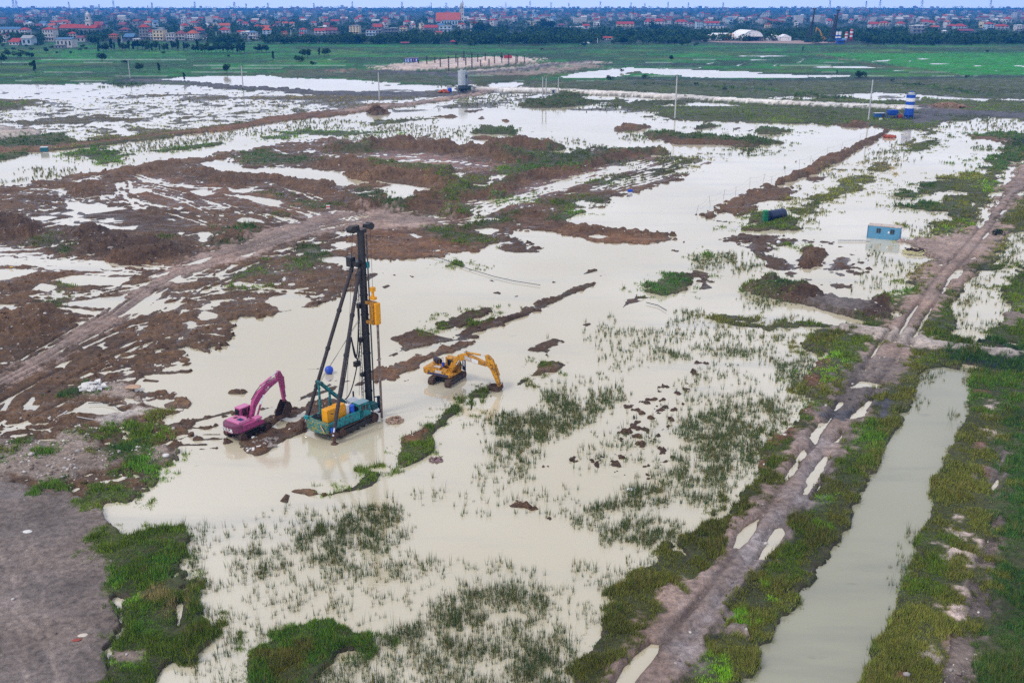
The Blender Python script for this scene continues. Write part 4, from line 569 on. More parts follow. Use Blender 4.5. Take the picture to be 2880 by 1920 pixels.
def water_material(name, c1, c2, c3, rough=0.05, ior=1.42):
    m = bpy.data.materials.new(name); m.use_nodes = True; t = m.node_tree; N = t.nodes; L = t.links; b = N['Principled BSDF']
    b.inputs['IOR'].default_value = ior; b.inputs['Specular IOR Level'].default_value = 0.5
    geo = N.new('ShaderNodeNewGeometry')
    def noise(sc, det, rot=0, st=(1, 1, 1), ro=0.55):
        mp = N.new('ShaderNodeMapping'); mp.inputs['Rotation'].default_value = (0, 0, R(rot)); mp.inputs['Scale'].default_value = st; L.new(geo.outputs['Position'], mp.inputs[0])
        n = N.new('ShaderNodeTexNoise'); n.inputs['Scale'].default_value = sc; n.inputs['Detail'].default_value = det; n.inputs['Roughness'].default_value = ro; L.new(mp.outputs[0], n.inputs['Vector']); return n.outputs[0]
    def mixc(f, a, b_):
        mx = N.new('ShaderNodeMix'); mx.data_type = 'RGBA'; L.new(f, mx.inputs[0])
        if isinstance(a, tuple): mx.inputs[6].default_value = (*a, 1)
        else: L.new(a, mx.inputs[6])
        mx.inputs[7].default_value = (*b_, 1); return mx.outputs[2]
    def rng(src, a, b_, c, d):
        r = N.new('ShaderNodeMapRange'); r.inputs[1].default_value = a; r.inputs[2].default_value = b_; r.inputs[3].default_value = c; r.inputs[4].default_value = d; r.interpolation_type = 'SMOOTHSTEP'
        L.new(src, r.inputs[0]); return r.outputs[0]
    big = rng(noise(0.017, 3, 20, (1, 0.7, 1)), 0.34, 0.66, 0, 1)
    col = mixc(big, c1, c2)                                                       # more or less silt in suspension
    col = mixc(rng(noise(0.10, 5, 48, (0.30, 1.3, 1), 0.6), 0.50, 0.72, 0, 0.62), col, c3)   # drifting silt streaks
    col = mixc(rng(noise(0.55, 6, 48, (0.5, 1.2, 1), 0.65), 0.62, 0.76, 0, 0.42), col, tuple(0.62 * c for c in c3))   # soil clods just under the surface
    L.new(col, b.inputs['Base Color'])
    L.new(rng(noise(0.035, 4, 60, (0.5, 1, 1)), 0.4, 0.65, rough, rough * 3.2), b.inputs['Roughness'])      # ruffled and calm patches
    bp = N.new('ShaderNodeBump'); bp.inputs['Strength'].default_value = 0.07; bp.inputs['Distance'].default_value = 0.1; L.new(noise(1.5, 4, 30, (0.6, 1.4, 1)), bp.inputs['Height']); L.new(bp.outputs[0], b.inputs['Normal'])
    return m
wm = water_material('flood_water', (0.49, 0.425, 0.275), (0.61, 0.55, 0.415), (0.39, 0.375, 0.325), 0.035, 2.5)
w = MB().add([(-1150, 20, 0), (1150, 20, 0), (1150, 1400, 0), (-1150, 1400, 0)], [(0, 1, 2, 3)]).build('flood_water', wm); tag(w, 'cream coloured muddy flood water over the building site', 'water', kind='structure')
cm = water_material('canal_water', (0.265, 0.255, 0.175), (0.33, 0.32, 0.23), (0.20, 0.20, 0.16), 0.05, 1.6)
cp_ = TP('I', "1620,150 2060,190 2010,560 1790,1110 1380,2120 1180,2700 240,2700 700,1700 1280,760 1540,300")
w = MB().add([(p[0], p[1], 0.006) for p in cp_], [tuple(range(len(cp_)))[::-1]]).build('canal_water', cm); tag(w, 'grey green still water in the straight canal beside the track', 'water', kind='structure')

# ---- vegetation: blades gathered in one mesh per kind
rng_ = np.random.default_rng(3)
def blades(name, px, py, pz, h, wdt, spread, n, col, m, lean=0.35, kind_label=None):
    N = len(px); rep = np.repeat(np.arange(N), n); k = len(rep)
    a = rng_.uniform(0, 2 * np.pi, k); rr = np.sqrt(rng_.uniform(0, 1, k)) * spread[rep]
    bx = px[rep] + rr * np.cos(a); by = py[rep] + rr * np.sin(a)
    hh_ = h[rep] * rng_.uniform(0.55, 1.15, k); ww = wdt[rep]
    ta = rng_.uniform(0, 2 * np.pi, k); lx = np.cos(a) * lean * hh_ * rng_.uniform(0, 1, k); ly = np.sin(a) * lean * hh_ * rng_.uniform(0, 1, k)
    v = np.empty((k, 3, 3), np.float32)
    v[:, 0] = np.stack([bx - ww * np.cos(ta), by - ww * np.sin(ta), pz[rep] - 0.06], -1)
    v[:, 1] = np.stack([bx + ww * np.cos(ta), by + ww * np.sin(ta), pz[rep] - 0.06], -1)
    v[:, 2] = np.stack([bx + lx, by + ly, pz[rep] + hh_], -1)
    me = bpy.data.meshes.new(name); me.vertices.add(k * 3); me.vertices.foreach_set('co', v.ravel())
    me.loops.add(k * 3); me.loops.foreach_set('vertex_index', np.arange(k * 3, dtype=np.int32))
    me.polygons.add(k); me.polygons.foreach_set('loop_start', np.arange(0, k * 3, 3, dtype=np.int32)); me.update(calc_edges=True)
    at = me.color_attributes.new('soil', 'FLOAT_COLOR', 'POINT'); c = np.ones((k, 3, 4), np.float32)
    c[:, :, :3] = (col[rep] * rng_.uniform(0.6, 1.45, k)[:, None])[:, None, :]; at.data.foreach_set('color', c.ravel())
    me.materials.append(m); o = bpy.data.objects.new(name, me); C.objects.link(o); return o
def leaf_material():
    m = bpy.data.materials.new('grass'); m.use_nodes = True; t = m.node_tree; b = t.nodes['Principled BSDF']
    at = t.nodes.new('ShaderNodeAttribute'); at.attribute_name = 'soil'; t.links.new(at.outputs['Color'], b.inputs['Base Color']); b.inputs['Roughness'].default_value = 0.7; b.inputs['Specular IOR Level'].default_value = 0.2
    return m
lm = leaf_material()
inview = (np.abs(X) < 0.70 * Y + 3) & (Y > 50)
clump = fbm(X, Y, 2.0, 91, 4)
p = np.clip(VEG * (0.74 + 0.7 * clump), 0, 1) * 0.85
sel = (rng_.uniform(0, 1, X.shape) < p) & (Hh > -0.12 - 0.35 * (n_s > 0.15)) & inview & (Y < 620)
r_, c_ = np.nonzero(sel); yy = Y[r_, c_]; cell = yy * 0.00123
gx = X[r_, c_] + rng_.uniform(-.5, .5, len(r_)) * cell; gy = yy + rng_.uniform(-.5, .5, len(r_)) * cell * 2
gc = 2.75 * VCL[r_, c_] * (1 + 0.5 * n_b[r_, c_])[:, None] + np.array((0.03, 0.012, 0)) * np.clip(n_m[r_, c_], 0, 1)[:, None]
gh = VHT[r_, c_] * (0.62 + 0.9 * np.clip(clump[r_, c_], -0.4, 1)) * rng_.uniform(0.6, 1.2, len(r_))
print('grass tufts', len(r_))
gz = np.maximum(Hh[r_, c_], -0.02)
g = blades('grass', gx, gy, gz, gh, np.maximum(0.022, yy * 0.00045), cell * 0.9 + 0.06, 5, np.maximum(gc, 0.004), lm, 0.6)
tag(g, 'rank green grass on the banks, bunds and islands', 'grass', kind='stuff')
w_ = np.nonzero(rng_.uniform(0, 1, len(gx)) < np.where(clump[r_, c_] > 0.25, 0.16, 0.035) * np.clip(90 / yy, 0.2, 1))[0]   # taller weeds and dry stems standing out of the sward
wc = np.where(rng_.uniform(0, 1, len(w_))[:, None] < 0.45, np.array((0.20, 0.155, 0.055)), np.where(rng_.uniform(0, 1, len(w_))[:, None] < 0.5, np.array((0.10, 0.17, 0.015)), np.array((0.045, 0.075, 0.015))))
g2 = blades('weeds', gx[w_], gy[w_], gz[w_], gh[w_] * rng_.uniform(1.2, 2.1, len(w_)), np.maximum(0.018, yy[w_] * 0.0003), np.full(len(w_), 0.16), 6, wc, lm, 0.45)
tag(g2, 'taller weeds and dry stems among the grass of the banks', 'weeds', kind='stuff')
rc = np.clip(0.5 + fbm(X, Y, 1.2, 191, 3) * 0.9, 0, 1.3); rb = np.clip(0.95 + 0.5 * fbm(X, Y, 6.0, 211, 3), 0.1, 1.5)
p = np.clip(REED * rb * (0.12 + rc) * 25.0 * np.clip(82 / Y, 0.10, 1) ** 2.0 * Y ** 3 * 2.4e-8, 0, 0.45)
sel = (rng_.uniform(0, 1, X.shape) < p) & (Hh < 0.1) & inview & (Y < 700)
r_, c_ = np.nonzero(sel); yy = Y[r_, c_]
rx = X[r_, c_] + rng_.uniform(-.05, .05, len(r_)); ry = yy + rng_.uniform(-.1, .1, len(r_))
pick = rng_.uniform(0, 1, len(r_))[:, None]; rcol = np.where(pick < 0.55, np.array((0.066, 0.090, 0.024)), np.where(pick < 0.8, np.array((0.115, 0.100, 0.030)), np.array((0.040, 0.080, 0.028))))
print('reed clumps', len(r_))
g = blades('reeds', rx, ry, np.zeros(len(r_)), rng_.gamma(7, 0.1, len(r_)), np.maximum(0.018, yy * 0.00026), 0.05 + rng_.uniform(0, 0.09, len(r_)) + yy * 0.0003, 7, rcol * 1.45, lm, 0.36)
tag(g, 'thin dark reeds and rice stubble standing in the flood water', 'reeds', kind='stuff')
# ---- clods and rubble
p = np.clip(RUB * (0.25 + 0.9 * n_s), 0, 1) * 0.16
sel = (rng_.uniform(0, 1, X.shape) < p) & (Hh > -0.05) & inview & (Y < 330)
r_, c_ = np.nonzero(sel); k = len(r_); yy = Y[r_, c_]
ico = np.array([(0, 0, -1), (.72, -.53, -.45), (-.28, -.85, -.45), (-.89, 0, -.45), (-.28, .85, -.45), (.72, .53, -.45), (.28, -.85, .45), (-.72, -.53, .45), (-.72, .53, .45), (.28, .85, .45), (.89, 0, .45), (0, 0, 1)])
icf = np.array([(0, 1, 2), (1, 0, 5), (0, 2, 3), (0, 3, 4), (0, 4, 5), (1, 5, 10), (2, 1, 6), (3, 2, 7), (4, 3, 8), (5, 4, 9), (1, 10, 6), (2, 6, 7), (3, 7, 8), (4, 8, 9), (5, 9, 10), (6, 10, 11), (7, 6, 11), (8, 7, 11), (9, 8, 11), (10, 9, 11)])
s_ = rng_.gamma(1.7, 0.045, k) + 0.035 + yy * 0.0003
vv = ico[None] * (s_[:, None, None] * rng_.uniform(0.55, 1.25, (k, 12, 1))) * np.array((1, 1, 0.7)) + np.stack([X[r_, c_], Y[r_, c_], Hh[r_, c_] + 0.2 * s_], -1)[:, None]
me = bpy.data.meshes.new('rubble'); nv = k * 12; me.vertices.add(nv); me.vertices.foreach_set('co', vv.astype(np.float32).ravel())
ff = (icf[None] + (np.arange(k) * 12)[:, None, None]).reshape(-1, 3); me.loops.add(ff.size); me.loops.foreach_set('vertex_index', ff.ravel().astype(np.int32))
me.polygons.add(len(ff)); me.polygons.foreach_set('loop_start', np.arange(0, ff.size, 3, dtype=np.int32)); me.update(calc_edges=True)
at = me.color_attributes.new('soil', 'FLOAT_COLOR', 'POINT'); cc = np.ones((k, 12, 4), np.float32)
pal_ = rng_.uniform(0, 1, k)[:, None] < (0.10 + 0.35 * SPK[r_, c_])[:, None]
cc[:, :, :3] = np.where(pal_, np.array((0.46, 0.42, 0.39)), COL[r_, c_] * 0.9)[:, None, :] * rng_.uniform(0.6, 1.3, (k, 1, 1)); at.data.foreach_set('color', cc.ravel())
me.materials.append(lm); o = bpy.data.objects.new('rubble', me); C.objects.link(o); tag(o, 'clods of mud and pale stones lying on the site', 'rubble', kind='stuff'); print('clods', k)

# ------------------------------------------------------------------ machines
M_track = mat('track_steel', (0.075, 0.045, 0.032), 0.75, 0.2, 0.4, 2, (0.13, 0.085, 0.05), 0.5)
M_black = mat('black_steel', (0.012, 0.011, 0.011), 0.42, 0.1, 0.4, 2, (0.08, 0.055, 0.045), 0.12, spec=0.5)
M_rust = mat('rusty_steel', (0.11, 0.055, 0.035), 0.8, 0.2, 0.4, 3, (0.04, 0.03, 0.03), 0.4)
M_chrome = mat('chrome_rod', (0.75, 0.76, 0.8), 0.2, 0.9, 0.05)
M_glass = mat('dark_glass', (0.012, 0.016, 0.018), 0.08, 0.0, 0.1, spec=0.6)
M_bucket = mat('bucket_steel', (0.070, 0.040, 0.028), 0.7, 0.2, 0.4, 3, (0.16, 0.11, 0.08), 0.35)
M_white = mat('white_paint', (0.74, 0.74, 0.74), 0.5, 0, 0.08, 2, (0.35, 0.3, 0.26), 0.2)
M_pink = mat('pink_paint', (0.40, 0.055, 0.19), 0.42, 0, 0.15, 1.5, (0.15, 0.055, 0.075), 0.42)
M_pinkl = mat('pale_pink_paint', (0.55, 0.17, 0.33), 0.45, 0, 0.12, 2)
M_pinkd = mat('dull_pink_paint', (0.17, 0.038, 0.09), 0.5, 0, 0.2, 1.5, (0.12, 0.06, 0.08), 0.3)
M_yel = mat('yellow_paint', (0.60, 0.27, 0.010), 0.5, 0, 0.2, 1.5, (0.12, 0.065, 0.03), 0.5)
M_yeld = mat('worn_yellow_paint', (0.42, 0.19, 0.012), 0.6, 0, 0.3, 2, (0.10, 0.05, 0.03), 0.45)
M_blue = mat('dark_blue_paint', (0.02, 0.035, 0.10), 0.5, 0, 0.2)
M_bplast = mat('blue_plastic', (0.012, 0.07, 0.50), 0.4, 0, 0.1)
M_teal = mat('teal_paint', (0.011, 0.235, 0.265), 0.48, 0, 0.2, 1.4, (0.03, 0.05, 0.045), 0.5)
M_teald = mat('dark_teal_paint', (0.008, 0.085, 0.095), 0.5, 0, 0.3, 2, (0.02, 0.02, 0.02), 0.4)
M_faded = mat('faded_white_paint', (0.50, 0.47, 0.47), 0.6, 0, 0.2, 2.5, (0.35, 0.22, 0.1), 0.35)
M_orange = mat('orange_yellow_panel', (0.72, 0.31, 0.006), 0.45, 0, 0.1, 1.2, (0.25, 0.10, 0.02), 0.12)
M_rub = mat('rubber_hose', (0.010, 0.010, 0.012), 0.5, 0, 0.2)

def add_track(root, L, h, w, y, rz, centre_x=0.0):
    b = MB(); r = h / 2; st = L - h; per = 2 * st + math.pi * h; n = int(per / 0.21)
    c, s = math.cos(rz), math.sin(rz)
    def pos(u, rr):
        u %= per
        if u < st: return (-st / 2 + u, r + rr, 0)
        u -= st
        if u < math.pi * r: a = math.pi / 2 - u / r; return (st / 2 + math.cos(a) * (r + 0) * ((r + rr - r) / r if False else 1) * (rr / r), r + math.sin(a) * rr, a - math.pi / 2)
        u -= math.pi * r
        if u < st: return (st / 2 - u, r - rr, math.pi)
        u -= st; a = -math.pi / 2 - u / r; return (-st / 2 + math.cos(a) * rr, r + math.sin(a) * rr, a - math.pi / 2)
    for k in range(n):
        x, z, a = pos((k + .5) * per / n, r); b.box((x, 0, z - 0.0), (per / n * 0.93, w, 0.05), ry=-a)
        b.box((x + 0.035 * math.sin(-a), 0, z + 0.035 * math.cos(a)), (0.035, w * 0.98, 0.05), ry=-a)
    t = b.build('track', M_track, root); t.location = (-s * y + c * centre_x, c * y + s * centre_x, 0); t.rotation_euler = (0, 0, rz)
    MB().box((0, 0, r), (st, w * 0.62, h * 0.5)).build('track_frame', M_black, t)
    for nm, x in (('sprocket', -st / 2), ('idler', st / 2)): MB().tube((x, -w * .40, r), (x, w * .40, r), r * 0.80, 14).build(nm, M_rust, t)
    for i in range(5):
        x = -st / 2 + st * (i + .5) / 5; MB().tube((x, -w * .36, 0.17), (x, w * .36, 0.17), 0.13, 8).build('roller', M_track, t)
    return t
def boom_solid(prof, hw): return MB().prism(prof, -hw, hw)
def add_bucket(root, pin, ang, w, s=1.0):
    c, q = math.cos(ang), math.sin(ang)
    def tr(u, v): u *= s; v *= s; return (pin[0] + u * c - v * q, pin[1] + u * q + v * c)
    curve = [(-0.02, 0.10), (0.30, -0.10), (0.42, -0.50), (0.28, -0.92), (-0.12, -1.16), (-0.80, -1.12)]
    b = MB()
    for p, q2 in zip(curve[:-1], curve[1:]):
        P0, P1 = tr(*p), tr(*q2); b.bar((P0[0], 0, P0[1]), (P1[0], 0, P1[1]), w, 0.05)
    side = [tr(*p) for p in curve + [(-0.62, -0.70), (-0.30, -0.22)]]
    b.prism(side, -w / 2 - 0.03, -w / 2 + 0.02); b.prism(side, w / 2 - 0.02, w / 2 + 0.03)
    for y in (-0.14, 0.14):
        b.prism([tr(-0.16, 0.20), tr(0.12, 0.20), tr(0.34, -0.22), tr(0.05, -0.20)], y - 0.03, y + 0.03)
    o = b.build('bucket', M_bucket, root)
    for k in range(5):
        y = (-0.42 + 0.21 * k) * w; a, e = tr(-0.74, -1.12), tr(-1.04, -1.06)
        MB().tube((a[0], y, a[1]), (e[0], y, e[1]), 0.06 * s, 4, 0.02).build('tooth', M_rust, o)
    return o
def add_cyl(root, name, a, b, r, f, m):
    a = Vector(a); b = Vector(b); k = a + (b - a) * f
    o = MB().tube(a, k, r, 10).tube(a - (b - a).normalized() * .06, a + (b - a).normalized() * .1, r * 1.25, 8).build(name, m, root)
    MB().tube(k, b, r * 0.55, 8).build('piston_rod', M_chrome, o)
    return o

# ---- pink excavator (seen from behind, boom reaching away to the right)
p = thing('excavator', 'pink tracked excavator with white lettering on its counterweight beside the teal piling rig', 'excavator', (-30.1, 104.2, 0.12), R(54))
add_track(p, 4.5, 0.95, 0.62, -1.15, R(2)); add_track(p, 4.5, 0.95, 0.62, 1.15, R(2))
MB().box((0, 0, 0.62), (2.2, 1.8, 0.5)).tube((0, 0, 0.8), (0, 0, 1.08), 0.7, 20).build('undercarriage', M_rust, p)
b = MB()
b.prism([(-2.0, 1.05), (1.35, 1.05), (1.35, 1.45), (0.6, 1.75), (-2.0, 1.78)], -1.40, -0.42)
b.prism([(-2.0, 1.05), (1.30, 1.05), (1.30, 1.25), (-2.0, 1.30)], -0.42, 1.40)
b.box((-1.2, 0.55, 1.52), (1.6, 1.66, 0.5))
house = b.build('upper_body', M_pink, p, bevel=0.04)
cw = MB(); prof = []
for k in range(13):
    a = math.pi / 2 + math.pi * k / 12; prof.append((-1.75 + 1.15 * math.cos(a) * (1 if abs(math.sin(a)) < .99 else 0.2), 1.42 * math.sin(a)))
vs = [(x, y, z) for z in (0.98, 1.92) for x, y in prof]; n = len(prof)
cw.add(vs, [tuple(range(n)), tuple(range(2 * n - 1, n - 1, -1))] + [(i, n + i, n + (i + 1) % n, (i + 1) % n) for i in range(n)])
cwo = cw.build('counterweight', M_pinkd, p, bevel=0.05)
text('lettering', '西知丸高', 0.52, M_white, cwo, (-2.915, 0.0, 1.38), (R(90), 0, R(-90)), 0.02)
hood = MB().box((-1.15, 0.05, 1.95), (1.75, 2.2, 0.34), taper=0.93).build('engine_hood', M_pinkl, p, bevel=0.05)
MB().box((-1.25, -0.45, 2.14), (0.55, 0.75, 0.04)).build('vent', M_blue, hood); MB().box((-1.2, 0.45, 2.14), (0.4, 0.34, 0.05)).build('access_hatch', M_rust, hood)
MB().tube((-0.6, -0.85, 2.1), (-0.6, -0.85, 2.45), 0.07, 8).build('exhaust', M_rust, p)
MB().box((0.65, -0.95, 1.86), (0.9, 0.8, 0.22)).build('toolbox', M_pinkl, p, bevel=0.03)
cab = MB().prism([(-0.55, 1.3), (1.25, 1.3), (1.30, 1.9), (0.95, 2.92), (-0.5, 2.92), (-0.6, 2.0)], 0.42, 1.36).build('cab', M_pink, p, bevel=0.04)
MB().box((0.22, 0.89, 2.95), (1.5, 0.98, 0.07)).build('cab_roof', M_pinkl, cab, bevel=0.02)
for c_, d_, q in (((-0.585, 0.89, 2.42), (0.03, 0.74, 0.72), 0.06), ((0.10, 0.405, 2.40), (0.62, 0.03, 0.78), 0), ((0.80, 0.405, 2.30), (0.42, 0.03, 0.9), 0), ((0.25, 1.375, 2.4), (1.1, 0.03, 0.8), 0), ((1.14, 0.89, 2.38), (0.03, 0.8, 0.9), -0.33)): MB().box(c_, d_, ry=q).build('window', M_glass, cab)
bm = boom_solid([(0.30, 1.45), (0.75, 1.40), (1.30, 2.75), (2.05, 3.55), (3.55, 4.38), (5.00, 4.90), (5.05, 5.22), (3.30, 5.00), (1.75, 4.35), (1.00, 3.55)], 0.24)
bo = bm.build('boom', M_pink, p, bevel=0.03)
text('lettering', '丸高', 0.34, M_white, bo, (3.05, -0.255, 4.45), (R(90), R(-28), 0), 0.008)
MB().path([(0.9, 0.1, 3.7), (1.7, 0.1, 4.5), (2.4, 0.1, 4.95), (3.3, 0.1, 5.12), (4.6, 0.1, 5.32)], 0.045, 6).build('hose', M_rub, bo)
add_cyl(p, 'boom_cylinder', (1.15, -0.42, 1.75), (2.35, -0.34, 3.95), 0.11, 0.55, M_pink); add_cyl(p, 'boom_cylinder', (1.15, 0.34, 1.75), (2.35, 0.34, 3.95), 0.11, 0.55, M_pink)
st = boom_solid([(4.62, 5.55), (4.95, 6.00), (5.22, 5.95), (5.62, 5.10), (5.68, 2.10), (5.42, 2.02), (5.05, 4.60), (4.78, 5.05)], 0.19).build('stick', M_pink, p, bevel=0.03)
add_cyl(p, 'stick_cylinder', (2.35, 0, 5.02), (4.92, 0, 5.92), 0.12, 0.62, M_pinkl)
add_cyl(p, 'bucket_cylinder', (5.72, 0, 5.0), (5.85, 0, 2.65), 0.09, 0.6, M_pink)
MB().bar((5.85, -0.1, 2.65), (5.50, -0.1, 2.45), 0.07).bar((5.85, 0.1, 2.65), (5.82, 0.1, 1.95), 0.07).build('bucket_link', M_rust, p)
add_bucket(p, (5.52, 2.0), R(4), 1.15, 1.5)

# ---- yellow excavator (side on, boom reaching to the right)
p = thing('excavator', 'worn yellow tracked excavator standing in the water with its bucket on the ground', 'excavator', (-8.4, 120.9, -0.05), R(-27))
add_track(p, 4.6, 0.95, 0.72, -1.22, R(91)); add_track(p, 4.6, 0.95, 0.72, 1.22, R(91))
MB().box((0, 0, 0.6), (1.8, 2.2, 0.5), rz=R(91)).tube((0, 0, 0.8), (0, 0, 1.12), 0.75, 20).build('undercarriage', M_black, p)
b = MB(); b.prism([(-2.1, 1.1), (1.3, 1.1), (1.3, 1.42), (0.75, 1.62), (0.5, 1.95), (-2.1, 1.95)], -1.42, -0.42)
b.prism([(-2.1, 1.1), (1.35, 1.1), (1.35, 1.34), (-2.1, 1.40)], -0.42, 1.42); b.box((-1.3, 0.5, 1.68), (1.6, 1.8, 0.55))
hb = b.build('upper_body', M_yel, p, bevel=0.04)
MB().box((-0.55, -1.43, 1.30), (3.1, 0.03, 0.26)).build('blue_stripe', M_blue, hb); MB().box((-0.5, -1.43, 1.68), (0.95, 0.03, 0.36)).build('faded_panel', M_faded, hb)
cw = MB().prism([(-2.75, 1.25), (-2.05, 1.02), (-2.05, 2.0), (-2.75, 2.0)], -1.44, 1.44).build('counterweight', M_yel, p, bevel=0.07)
MB().box((-2.765, 0, 1.45), (0.03, 2.6, 0.3)).build('blue_stripe', M_blue, cw)
hood = MB().box((-1.2, -0.2, 2.02), (1.7, 2.3, 0.12)).build('engine_hood', M_yeld, p, bevel=0.03)
MB().box((-0.9, -0.75, 2.11), (1.0, 0.5, 0.05)).build('access_hatch', M_faded, hood)
rl = MB()
for x in (-2.1, -1.3): rl.path([(x, 0.2, 1.9), (x, 0.2, 2.7), (x, 1.2, 2.7), (x, 1.2, 1.9)], 0.035)
rl.build('hand_rail', M_yel, p)
MB().tube((-0.2, -1.15, 2.0), (-0.2, -1.15, 2.5), 0.06, 8).build('exhaust', M_rust, p)
bo = boom_solid([(0.15, 1.45), (0.62, 1.40), (1.30, 2.25), (2.10, 3.15), (2.70, 3.45), (5.85, 3.05), (5.98, 3.45), (4.3, 3.98), (2.75, 4.30), (1.75, 3.95), (0.75, 2.75)], 0.26).build('boom', M_yel, p, bevel=0.03)
for x0, x1, m_ in ((2.75, 3.75, M_faded), (3.8, 4.75, M_white), (4.8, 5.45, M_yeld)):
    za = lambda x: 3.82 - (x - 2.7) * 0.17
    MB().add([(x0, -0.275, za(x0) - .27), (x1, -0.275, za(x1) - .23), (x1, -0.275, za(x1) + .23), (x0, -0.275, za(x0) + .27)], [(0, 1, 2, 3)]).build('faded_panel', m_, bo)
MB().path([(2.6, 0, 4.35), (2.9, 0, 4.62), (3.2, 0, 4.5), (3.5, 0, 4.35)], 0.04).build('hose', M_rub, bo)
add_cyl(p, 'stick_cylinder', (2.95, 0, 4.42), (5.85, 0, 4.42), 0.13, 0.70, M_yel)
add_cyl(p, 'boom_cylinder', (0.85, -0.42, 1.5), (2.05, -0.36, 3.35), 0.12, 0.62, M_yeld); add_cyl(p, 'boom_cylinder', (0.85, 0.36, 1.5), (2.05, 0.36, 3.35), 0.12, 0.62, M_yeld)
st = boom_solid([(5.70, 4.55), (6.05, 4.60), (6.75, 4.05), (7.10, 3.2), (7.85, 0.72), (7.55, 0.60), (6.45, 2.75), (5.85, 3.25)], 0.22).build('stick', M_yel, p, bevel=0.03)
MB().box((6.80, -0.235, 2.95), (0.5, 0.03, 0.10), ry=R(65)).box((6.6, -0.235, 3.4), (0.5, 0.03, 0.1), ry=R(10)).build('stick_band', M_rust, st)
add_cyl(p, 'bucket_cylinder', (7.15, 0, 3.45), (7.98, 0, 1.25), 0.1, 0.6, M_yeld)
MB().bar((7.98, -0.1, 1.25), (7.6, -0.1, 1.0), 0.07).bar((7.98, 0.1, 1.25), (8.15, 0.1, 0.55), 0.07).build('bucket_link', M_rust, p)
add_bucket(p, (7.70, 0.62), R(-52), 1.2, 1.15)
cab = MB().prism([(-0.5, 1.34), (1.35, 1.34), (1.45, 2.0), (1.0, 3.0), (-0.5, 3.0)], 0.45, 1.40).build('cab', M_yeld, p, bevel=0.04)
MB().box((0.25, 0.92, 3.03), (1.6, 1.0, 0.08)).build('cab_roof', M_yel, cab, bevel=0.02)
for c_, d_, q in (((-0.515, 0.92, 2.45), (0.03, 0.7, 0.7), 0), ((0.3, 0.435, 2.45), (1.0, 0.03, 0.8), 0), ((0.3, 1.415, 2.45), (1.1, 0.03, 0.8), 0), ((1.26, 0.92, 2.5), (0.03, 0.8, 0.85), -0.42)): MB().box(c_, d_, ry=q).build('window', M_glass, cab)
dr = MB().box((1.75, 1.35, 2.1), (0.06, 0.85, 1.5), rz=R(60)).build('cab_door', M_blue, p); MB().box((1.77, 1.32, 2.35), (0.05, 0.55, 0.75), rz=R(60)).build('window', mat('pale_glass', (0.5, 0.55, 0.6), 0.1), dr)
o = MB().lathe([(0.0, -0.55), (0.40, -0.55), (0.42, -0.2), (0.42, 0.2), (0.40, 0.55), (0.0, 0.55)], 16).build('drum', mat('dark_plastic', (0.016, 0.014, 0.028), 0.35)); tag(o, 'dark plastic drum lying on the back deck of the yellow excavator', 'drum'); 
_y = p.matrix_basis; o.location = _y @ Vector((-1.75, 0.55, 2.42)); o.rotation_euler = (R(90), 0, R(-27 + 60))
o = MB().lathe([(0.0, 0), (0.17, 0), (0.21, 0.42), (0.17, 0.42), (0.15, 0.05), (0, 0.05)], 14).build('bucket', M_bplast); tag(o, 'small blue plastic pail on the deck of the yellow excavator', 'pail'); o.location = _y @ Vector((-0.45, -0.2, 2.09)); o.rotation_euler = (0, 0, 0)

# ---- teal crawler piling rig
p = thing('piling_rig', 'tall teal crawler piling rig with black mast, two back stays and yellow hammer', 'piling rig', (-19.1, 106.3, -0.05), R(51))
add_track(p, 6.4, 1.15, 0.85, -1.55, R(4.6)); add_track(p, 6.4, 1.15, 0.85, 1.75, R(4.6))
MB().box((0, 0, 0.75), (2.6, 2.6, 0.6)).tube((0, 0, 0.9), (0, 0, 1.3), 0.9, 20).build('undercarriage', M_black, p)
b = MB(); b.prism([(-4.2, 1.25), (1.0, 1.25), (1.0, 2.3), (-0.9, 2.35), (-4.2, 2.15)], -1.80, -1.60); b.prism([(-4.2, 1.25), (1.0, 1.25), (1.0, 2.2), (-4.2, 2.15)], 1.55, 1.75)
b.box((-1.6, 0, 1.45), (5.2, 3.2, 0.35)); b.box((-4.15, 0, 1.7), (0.2, 3.3, 0.9))
hb = b.build('upper_body', M_teal, p, bevel=0.03)
text('lettering', '吊', 0.5, mat('pale_teal', (0.10, 0.30, 0.32)), hb, (-0.9, -1.81, 1.85), (R(90), 0, 0), 0.01)
cw = MB(); prof = []
for k in range(15):
    a = math.pi / 2 + math.pi * k / 14; prof.append((-4.25 + 0.75 * math.cos(a), 1.86 * math.sin(a)))
n = len(prof); vs = [(x, y, z) for z in (1.05, 2.25) for x, y in prof]
cw.add(vs, [tuple(range(n)), tuple(range(2 * n - 1, n - 1, -1))] + [(i, n + i, n + (i + 1) % n, (i + 1) % n) for i in range(n)])
cwo = cw.build('counterweight', mat('graffiti_teal', (0.010, 0.15, 0.165), 0.5, 0, 0.2, 1.6, (0.30, 0.23, 0.02), 0.55), p, bevel=0.05)
for k, c_ in enumerate(((0.65, 0.25, 0.02), (0.6, 0.6, 0.6), (0.02, 0.02, 0.02))): MB().bar((-4.86, -1.05 - 0.12 * k, 2.05), (-4.72, -1.42 - 0.12 * k, 1.35), 0.09, 0.05).build('stripe', mat('stripe_%d' % k, c_), cwo)
MB().box((-4.72, 1.4, 2.35), (0.35, 0.6, 0.35)).build('rear_bracket', M_teal, p, bevel=0.03)
co_ = MB()
